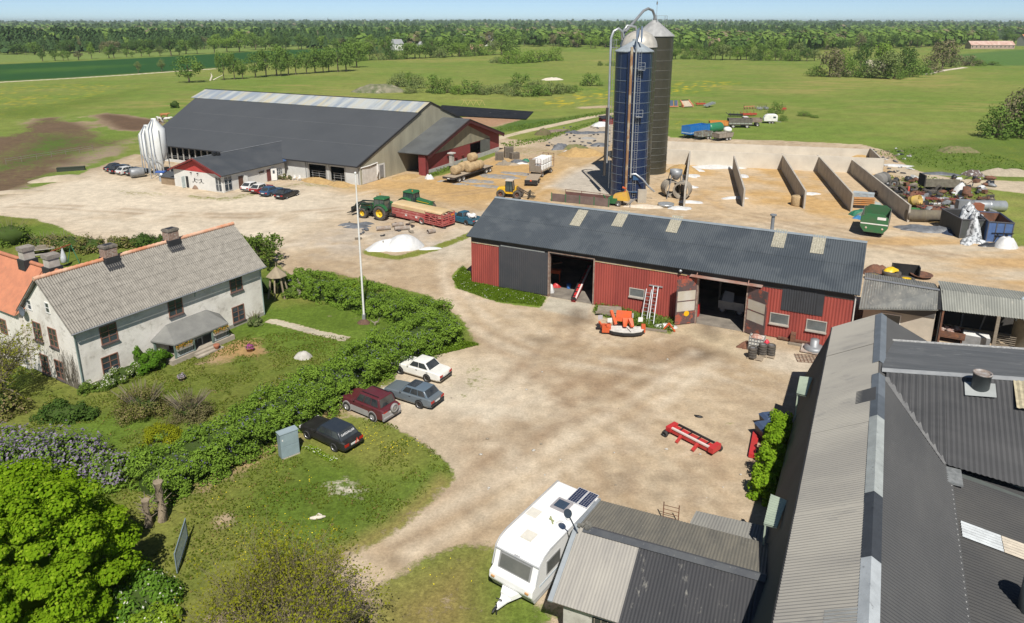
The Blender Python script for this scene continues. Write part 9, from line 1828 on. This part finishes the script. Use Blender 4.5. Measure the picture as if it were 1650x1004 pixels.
for q_ in (((.9,-.3,.35),(.9,-.85,.05),.16),((L_*.68,-.3,.35),(L_*.68,-.9,.1),.18)): MB().bar(*q_).build('side_foot',M_redp,t)
wheel(t,L_+.05,.55,.22,.2,1,C_black,.5);wheel(t,-.1,-.75,.22,.2,-1,C_black,.5)
t,L_,Z=conveyor('red auger ramp leaning out of the left shed doorway',(924,487),(949,455),.25,1.9,.4)
b=MB();b.tube([(0,0,.26),(.15,0,.26)],.26,12);b.build('small_wheel',C_black,t)
def bucket(label,p,c,r=.16,h=.35,z=0):
 b=MB();b.lathe([(r*.8,0),(r,h),(r*.92,h),(r*.75,.05),(0,.05)],n=14);o=one('bucket',label,'bucket',b,c,p,0)
 return o
bucket('blue bucket on the floor of the left shed doorway',(916.5,465),mat('blue_plastic',(.05,.16,.42),.4),.26,.5)
heap('white_sacks','white sacks leaning inside the left shed doorway','sacks',(887,471),.45,.5,.9,M_wplast,200,0,.4);heap('red_canister','red jerry can lump behind the white sacks','canister',(896,463),.5,.35,.45,M_redp,201,0,.3)
t=thing('orange_implement','orange framed implement in shadow inside the left doorway','implement',G(889,456)+Vector((.2,.5,0)),R(-20));b=MB();b.bx(-.8,.8,-.3,.3,1.0,1.4);b.bar((-.7,0,0),(-.7,0,1.0),.12);b.bar((.7,0,0),(.7,0,1.0),.12);b.build('frame',M_orange,t);b=MB();b.bar((-.9,0,1.8),(.9,.2,2.2),.12);b.build('upper_bar',M_rust,t)
t=thing('parked_machine','dim machine parked deep inside the right shed doorway','machine',SP(26.5,4.5),SF.rz);b=MB();b.bx(-1.2,1.2,-1.,1.,.5,1.3);b.build('body',M_dull,t);b=MB();b.slab([(-.9,-1.1,1.3),(.2,-1.1,1.3),(.1,-.3,2.0),(-.8,-.3,2.1)],.05);b.build('panel',mat('grey_panel',(.4,.42,.43),.5),t);trailer_wheels(t,(-.8,.8),2.,.4,.25)
bucket('pale blue canister on the floor inside the right doorway',(1176,489),mat('pale_blue_plastic',(.35,.45,.62),.4),.22,.6)
b=MB();b.bx(-.3,.3,-.25,.25,0,1.3);o=one('red_cabinet','narrow red cabinet topped with tools at the left jamb of the right doorway','cabinet',b,M_redp,(1121,509),SF.rz);heap('tool_bundle','small tan tool bundle on the narrow red cabinet','tools',G(1121,509)+Vector((0,0,1.3)),.3,.25,.3,M_plank,202,0,.5)
# pallets, tyres and tote
def pallet(label,p,rz):
 b=MB()
 for j in range(5): b.bx(-.6,.6,-.4+j*.17,-.4+j*.17+.12,.1,.13)
 for x in (-.55,0,.55): b.bx(x-.05,x+.05,-.4,.4,0,.098)
 return one('wooden_pallet',label,'pallet',b,M_plank,p,rz,'pallets by the right shed door')
pallet('near wooden pallet under the left tyre column',(1217,578),SF.rz);pallet('right wooden pallet under the right tyre column',(1236,574),SF.rz);pallet('wooden pallet half hidden under the caged tote',(1224,568),SF.rz)
for p,nm in (((1211.5,578),'left'),((1228,572.5),'middle'),((1241.5,573.5),'right')):
 for k in range(4):
  o=tyre('%s of the %s column of car tyres on the pallets'%(['lowest tyre','second tyre','third tyre','top tyre'][k],nm),p,.36,.22,k,0,.13+k*.225,'car tyre columns on pallets',M_rim if k==3 else None)
def tote():
 q=G(1219,566);t=thing('caged_tote','caged white liquid tote with torn red bag behind the tyre columns','tote',q+Vector((.1,.4,0)),SF.rz);b=MB();b.bx(-.55,.55,-.5,.5,.16,1.15);bo=b.build('plastic_tank',mat('cloudy_plastic',(.62,.60,.54),.5,c2=(.5,.48,.43),ns=2),t);b=MB()
 for z in (.3,.6,.9,1.2): b.bar((-.6,-.55,z),(.6,-.55,z),.035);b.bar((.6,-.55,z),(.6,.55,z),.035);b.bar((-.6,-.55,z),(-.6,.55,z),.035)
 for u in np.linspace(-.6,.6,6): b.bar((u,-.55,.1),(u,-.55,1.2),.03);b.bar((.6,u*.9,.1),(.6,u*.9,1.2),.03);b.bar((-.6,u*.9,.1),(-.6,u*.9,1.2),.03)
 b.build('cage',M_galv,t)
 heap('red_rag_heap','rust red rags on top of the caged tote','rags',t.location+Vector((-.1,-.1,1.15)),.5,.42,.3,mat('brick_rag',(.32,.11,.07),.9,c2=(.5,.4,.34),ns=4),210,0,.5);heap('red_bag','bright red bag hanging between the tote and tyres','bag',t.location+Vector((.55,-.7,.5)),.35,.3,.75,paint_mat('bag_red',(.6,.03,.06),.5),211,0,.35)
tote();heap('rusty_junk','small rusty junk left of the caged tote','junk',(1204,560),.8,.5,.5,M_rust,212,0,.6)
t=thing('millstone_base','round grey machine head on a square plate at the end of the red shed','machine',G(1311,566),R(-27));b=MB();b.bx(-1.,1.,-.8,.8,.1,.2);b.build('base_plate',mat('pale_rust_plate',(.35,.25,.19),.8,c2=(.45,.42,.38),ns=2),t);b=MB();b.lathe([(.8,.2),(.8,.45),(.4,.5),(.35,.5),(.35,1.1),(.0,1.12)],n=20);b.build('round_head',M_dull,t)
for i,(p,l,a,z) in enumerate([((1286,553),3.4,-27,.2),((1295,549),2.4,-27,.3),((1300,559),3.,-24,.08)]): b=MB();b.bar((-l/2,0,z),(l/2,0,z),.3,.14);one('timber_beam',['rusty brown beam leaning along the shed foot','short pale beam at the shed foot','beam lying furthest right at the shed foot'][i],'timber',b,[M_rust,M_white,M_wood][i],p,R(a),'timber at the right end of the red shed')
b=MB()
for x in np.linspace(-1,1,8): b.bar((x,-.7,.05),(x,.7,.12),.03)
for y in np.linspace(-.7,.7,6): b.bar((-1,y,.06),(1,y,.1),.03)
one('wire_mesh_panel','rusty wire mesh panel lying by the grey barn corner','mesh panel',b,M_rust,(1303,579),R(-10))
b=MB();b.bx(-.2,.2,-.3,.3,0,.9);one('short_board','upright board end against the shed foot','board',b,M_rust,(1277,552),SF.rz)
# by the mansard barn
for i,p in enumerate([(1240,693),(1233,708)]):
 t=thing('blue_bin',['farther dark blue lidded bin among the bright shrubs','nearer dark blue lidded bin among the bright shrubs'][i],'bin',G(*p),R(10),'blue bins by the barn');b=MB();b.hexa([(-.45,-.4,0),(.45,-.4,0),(.45,.4,0),(-.45,.4,0),(-.6,-.55,1.0),(.6,-.55,1.0),(.6,.55,1.0),(-.6,.55,1.0)]);b.build('bin_body',mat('dark_bin',(.03,.035,.045),.5),t);b=MB();b.hexa([(-.63,-.58,1.0),(.63,-.58,1.0),(.63,.58,1.0),(-.63,.58,1.0),(-.45,-.4,1.2),(.45,-.4,1.2),(.45,.4,1.2),(-.45,.4,1.2)]);b.build('lid',mat('navy_lid',(.06,.09,.16),.35),t)
a,b_=G(1211,739),G(1218,701);b=MB();L_=(b_-a).length;b.bx(0,L_,-.2,.2,.05,.32);b.bx(0,.15,-.2,-.9,.05,.2);one('red_beam','long red steel beam lying beside the blue bins','beam',b,M_redp,a,ang(a,b_))
b=MB();b.ball((0,0,.04),(.28,.13,.08),10,6,.2);b.box((-.22,.06,.05),(.2,.07,.07));one('dark_debris','small dark lump of debris on the yard behind the red conveyor','debris',b,C_black,(1126,672),R(-20))
rr=random.Random(99)
for i in range(60):
 p=(rr.uniform(560,1220),rr.uniform(560,900))
 if p[0]<760 and p[1]>690: continue
 b=MB();s=rr.uniform(.04,.13);b.ball((0,0,s*.3),(s,s*.8,s*.6),6,4,.3,rr);one('stray_stone','stray stone lying loose on the open yard','stone',b,M_stone if rr.random()<.6 else M_wood,p,0,'stray stones on the yard')
# gravel and odds near the dairy barn
heap('gravel_heap','long pale gravel heap at the left edge of the yard','gravel heap',(95,290),5.0,1.8,.8,M_lime,220,R(25),.3);heap('gravel_heap','low stony gravel ridge running to the left frame edge','gravel heap',(25,310),5.,1.3,.4,M_lime,221,R(18),.4)
b=MB();b.bx(-2.3,2.3,-.5,.5,.0,.7);b.bx(-2.3,2.3,-.55,-.5,.6,.8);one('dark_trough','dark feed trough beside the pale gravel heap','trough',b,mat('dark_trough_mat',(.04,.05,.035),.8),(115,275),R(22))
q=G(222,286);b=MB();b.lathe([(0,-1.1),(.8,-1.1),(.85,-1.0),(.85,1.),(.8,1.1),(0,1.1)],(0,0,.95),16,'x');one('grey_cylinder','short grey cylinder tank at the foot of the feed bins','tank',b,M_dull,q,R(40))
t=thing('wooden_feed_box','wooden box with a grey lid between feed bins and milk house','box',G(284,297),R(-25));b=MB();b.bx(-2.6,2.6,-.8,.8,0,1.3);b.build('planks',mat('tan_boards',(.30,.22,.14),.85,c2=(.22,.16,.1),ns=1.5),t);b=MB();b.slab([(-2.8,-1.,1.35),(2.8,-1.,1.35),(2.8,1.,1.9),(-2.8,1.,1.9)],.08);b.build('lid',M_asph,t)
t=thing('milk_cooler','small silver cylinder with a blue top beside the wooden box','machine',G(262,292),0);b=MB();b.lathe([(.5,0),(.5,1.5),(0,1.55)],n=14);b.build('cylinder',M_galv,t);b=MB();b.bx(-.9,.7,-.45,.45,1.6,1.8);b.build('blue_top',mat('blue_top',(.04,.12,.42),.5),t)
heap('brown_stone','brown boulder at the foot of the milk house gable','boulder',(317,304),.75,.6,.75,mat('brown_boulder',(.24,.16,.11),.9),222,0,.2)
for i,p in enumerate([(474,290.5),(482,291)]): b=MB();b.bx(-.25,.25,-.25,.25,.4,.46);b.bx(-.25,.25,.2,.26,.46,.95);[b.bx(x-.03,x+.03,y-.03,y+.03,0,.4) for x in (-.2,.2) for y in (-.2,.2)];one('white_chair',['left white chair before the barn wall','right white chair before the barn wall'][i],'chair',b,M_white,p,R(-27),'white chairs')
bush('bike_bush','tangled brown plants and bicycles against the barn wall','plants',G(458,289.5),1.8,.8,1.1,900,.22,L_brown,230,nc=14,core=.3)
# tarp field, frames, rubble behind the barn
b=MB();n=40;P=[G(*p) for p in ((712,170.5),(860,181),(848,193.5),(700,186))]
vs=[];fs=[];nu,nv=40,12
for j in range(nv+1):
 for i in range(nu+1):
  u,v=i/nu,j/nv;p=P[0].lerp(P[1],u).lerp(P[3].lerp(P[2],u),v);vs.append((p.x,p.y,.25+.5*fbm(np.array([p.x]),np.array([p.y]),3,3,7)[0]*min(1,6*min(u,1-u,v,1-v))))
for j in range(nv):
 for i in range(nu): a_=j*(nu+1)+i;fs.append((a_,a_+1,a_+nu+2,a_+nu+1))
b.add(vs,fs,True);o=b.build('black_silage_sheet',mat('black_sheet_flecked',(.014,.015,.018),.75,c2=(.022,.023,.026),ns=.3,spec=.1,c3=(.3,.3,.32),ns3=.6,lo3=.66,hi3=.72));tag(o,'wide black plastic sheet spread on the field behind the hay barn','plastic sheet')
q=G(758,170);b=MB()
for k in range(4): b.bar((k*2-3,0,0),(k*2-2,0,1.8),.1);b.bar((k*2-1,0,0),(k*2-2,0,1.8),.1)
b.bar((-3,0,1.8),(4,0,1.8),.1);one('trestle_row','row of pale yellow trestle frames behind the black sheet','frame',b,mat('pale_yellow_frame',(.5,.40,.14),.7),q,R(-5))
heap('rubble_mound','weedy rubble mound behind the dairy barn ridge','mound',(612,148.5),10,5,3.4,mat('weedy_rubble',(.08,.105,.04),.95,c2=(.22,.2,.14),ns=.35,c3=(.38,.34,.27),ns3=.6,lo3=.6,hi3=.7),240,0,.4,seg=40);heap('limestone_heap','white limestone heap beyond the thicket','stone heap',(892,129),5,2,1.1,mat('white_limestone',(.52,.46,.38),.95,c2=(.55,.5,.42),ns=.3),241,R(20),.8,seg=30)
b=MB();b.tube([(0,0,0),(1.,0,2.2),(.4,0,4)],[.5,.4,.2],7);b.tube([(1.5,0,.3),(6.,.5,2.6)],[.35,.12],6);one('fallen_dead_tree','pale broken dead tree in the pasture beside the lone tree','dead tree',b,mat('bone_wood',(.66,.6,.5),.85),(339,130))
bush('pasture_sapling','tiny dark sapling bush behind the dairy barn','bush',G(282,174),1.6,1.4,3.2,700,.4,L_dark,242,nc=12)
def cow(label,p,rz,c1,c2):
 t=thing('cow',label,'cow',G(*p),rz,'cows behind the barn');m=mat('cow_%d'%int(c1[0]*100),c1,.8,c2=c2,ns=1.1,lo=.48,hi=.52)
 me=bpy.data.meshes.new('cow_body');V=[(0,0,1.1),(.75,0,1.15),(-.75,0,1.15),(1.15,0,1.35),(1.5,0,1.45),(1.75,0,1.2)];E=[(0,1),(0,2),(1,3),(3,4),(4,5)];rd=[.38,.36,.36,.22,.2,.11]
 for x,b_ in ((.7,1),(-.75,2)):
  for s in (-1,1):
   k=len(V);V+=[(x,s*.22,.85),(x+(.04 if x>0 else -.1),s*.23,.45),(x,s*.23,.04)];E+=[(b_,k),(k,k+1),(k+1,k+2)];rd+=[.17,.085,.075]
 k=len(V);V+=[(-1.08,0,1.3),(-1.15,0,.6)];E+=[(2,k),(k,k+1)];rd+=[.06,.04]
 me.from_pydata(V,E,[]);o=bpy.data.objects.new('cow_body',me);COL.objects.link(o);o.parent=t;md=o.modifiers.new('s','SKIN')
 for i,r in enumerate(rd): me.skin_vertices[0].data[i].radius=(r,r)
 me.skin_vertices[0].data[0].use_root=True;s=o.modifiers.new('u','SUBSURF');s.levels=1;s.render_levels=1;me.materials.append(m)
cow('ginger cow at the back of the small group behind the barn',(265,190.5),R(10),(.36,.16,.06),(.32,.13,.05));cow('black and white cow on the left of the group behind the barn',(259,197),R(150),(.6,.58,.55),(.03,.03,.03));cow('black and white cow on the right of the group behind the barn',(268,197.5),R(20),(.62,.6,.58),(.035,.03,.03))
# wire fence in the paddock
a,b_=G(10,265),G(150,243);t=thing('paddock_fence','thin wire paddock fence across the green patch at the left','fence',a,ang(a,b_));L_=(b_-a).length
for i in range(7): b=MB();b.bar((L_*i/6,0,0),(L_*i/6,0,1.2),.08);b.build('post',M_wood,t)
b=MB();b.bar((0,0,1.1),(L_,0,1.1),.03);b.bar((0,0,.7),(L_,0,.7),.03);b.build('wire',M_galv,t)
# ------------------------------------------------------------ far houses and churches
def far_house(label,p,w,d,h,rz,wall,roof,name='far_house',cat='house',rh=.5):
 t=thing(name,label,cat,G(*p),R(rz));b=MB();b.prism([(-d/2,0),(d/2,0),(d/2,h),(0,h+d*rh-.1),(-d/2,h)],-w/2,w/2,'x');b.build('wall',wall,t);b=MB();e=.4
 b.slab([(-w/2-e,-d/2-e,h-e*rh*2+.1),(w/2+e,-d/2-e,h-e*rh*2+.1),(w/2+e,0,h+d*rh),(-w/2-e,0,h+d*rh)],.15);b.slab([(-w/2-e,0,h+d*rh),(w/2+e,0,h+d*rh),(w/2+e,d/2+e,h-e*rh*2+.1),(-w/2-e,d/2+e,h-e*rh*2+.1)],.15);b.build('roof',roof,t)
 for x in np.linspace(-w/2+1.5,w/2-1.5,max(2,int(w/4))): b=MB();b.bx(x-.5,x+.5,-d/2-.05,-d/2+.05,h*.35,h*.75);b.build('window',M_glass,t)
 return t
R_red=mat('far_red_roof',(.34,.17,.12),.8,c2=(.42,.28,.22),ns=.5);R_gr=mat('far_grey_roof',(.30,.31,.32),.7)
far_house('white house with a dull red roof among trees right of the silos',(1155,78),11,9,6,60,M_white,R_red);far_house('long low barn with patchy pink roof at the far right field',(1594,78.5),44,11,4,-2,mat('far_brick',(.4,.3,.25),.9),mat('patchy_pink_roof',(.42,.25,.2),.8,c2=(.55,.42,.36),ns=.25),'far_barn','barn',.35);far_house('small pale shed left of the long pink roofed barn',(1587-0-0,78) if 0 else (1565,76.5),9,6,3,0,M_white,R_gr,'far_shed','shed');far_house('grey farmhouse with an orange roof at the right frame edge',(1650,74),12,10,8,20,mat('far_grey_wall',(.35,.35,.34),.9),mat('far_orange_roof',(.5,.2,.09),.8))
for p,w,d,h,r,lb in [((640,81),10,9,6,40,'white gabled house left of its neighbour in the far village'),((663,77),10,8,5,10,'pale house with a blue grey roof in the far village'),((673,80),9,8,4,-20,'small white house right of the blue grey roof'),((748,70),14,9,8,50,'tall white house in the middle of the far village'),((786,74),16,11,7,5,'pale warehouse right of the tall white village house'),((862,66),8,8,9,30,'white gable showing between far trees'),((412,63),12,9,5,35,'white house with grey roof far behind the pasture row'),((1100,66),12,9,6,10,'pale house between far trees right of the silos')]: far_house(lb,p,w,d,h,r,M_white,R_gr)
far_house('small brown roof in the clearing behind the thicket',(768,84),12,8,3,15,mat('far_brick',(.4,.3,.25),.9),R_red,'far_shed','shed');far_house('low pale roof hidden in the clump right of the silos',(1408,116),9,7,3,-10,mat('far_brick',(.4,.3,.25),.9),mat('pale_thatch',(.4,.36,.27),.9),'far_shed','shed')
for p,s,lb in (((529,41.2),1.,'white church tower with a dark spire on the left horizon'),((1168,41.0),.9,'church tower with a dark spire on the right horizon')):
 q=G(*p);t=thing('far_church',lb,'church',q);b=MB();b.bx(-4*s,4*s,-4*s,4*s,0,30*s);b.bx(4*s,24*s,-6*s,6*s,0,22*s);b.build('tower',M_white,t);b=MB();b.lathe([(5.6*s,30*s),(.3,56*s),(0,56.5*s)],n=4,smooth=False);b.build('spire',C_black,t)
car('far_car','dark car at the end of the driveway by the big clump','car',G(1488,119),R(60),paint_mat('far_car_blue',(.03,.035,.06),.3))
# ------------------------------------------------------------ air: one even box of thin haze round everything, the sky outside it
def haze():
 b=MB();b.bx(-15500,15500,-400,15500,-1.5,62);m=bpy.data.materials.new('thin_air');m.use_nodes=True;nt=m.node_tree;nt.nodes.clear()
 o=_n(nt,'ShaderNodeOutputMaterial');v=_n(nt,'ShaderNodeVolumePrincipled');v.inputs['Color'].default_value=(.80,.90,1,1);v.inputs['Density'].default_value=.000085;v.inputs['Anisotropy'].default_value=.2
 nt.links.new(v.outputs[0],o.inputs['Volume']);b.build('haze',m,kind='stuff')
haze()
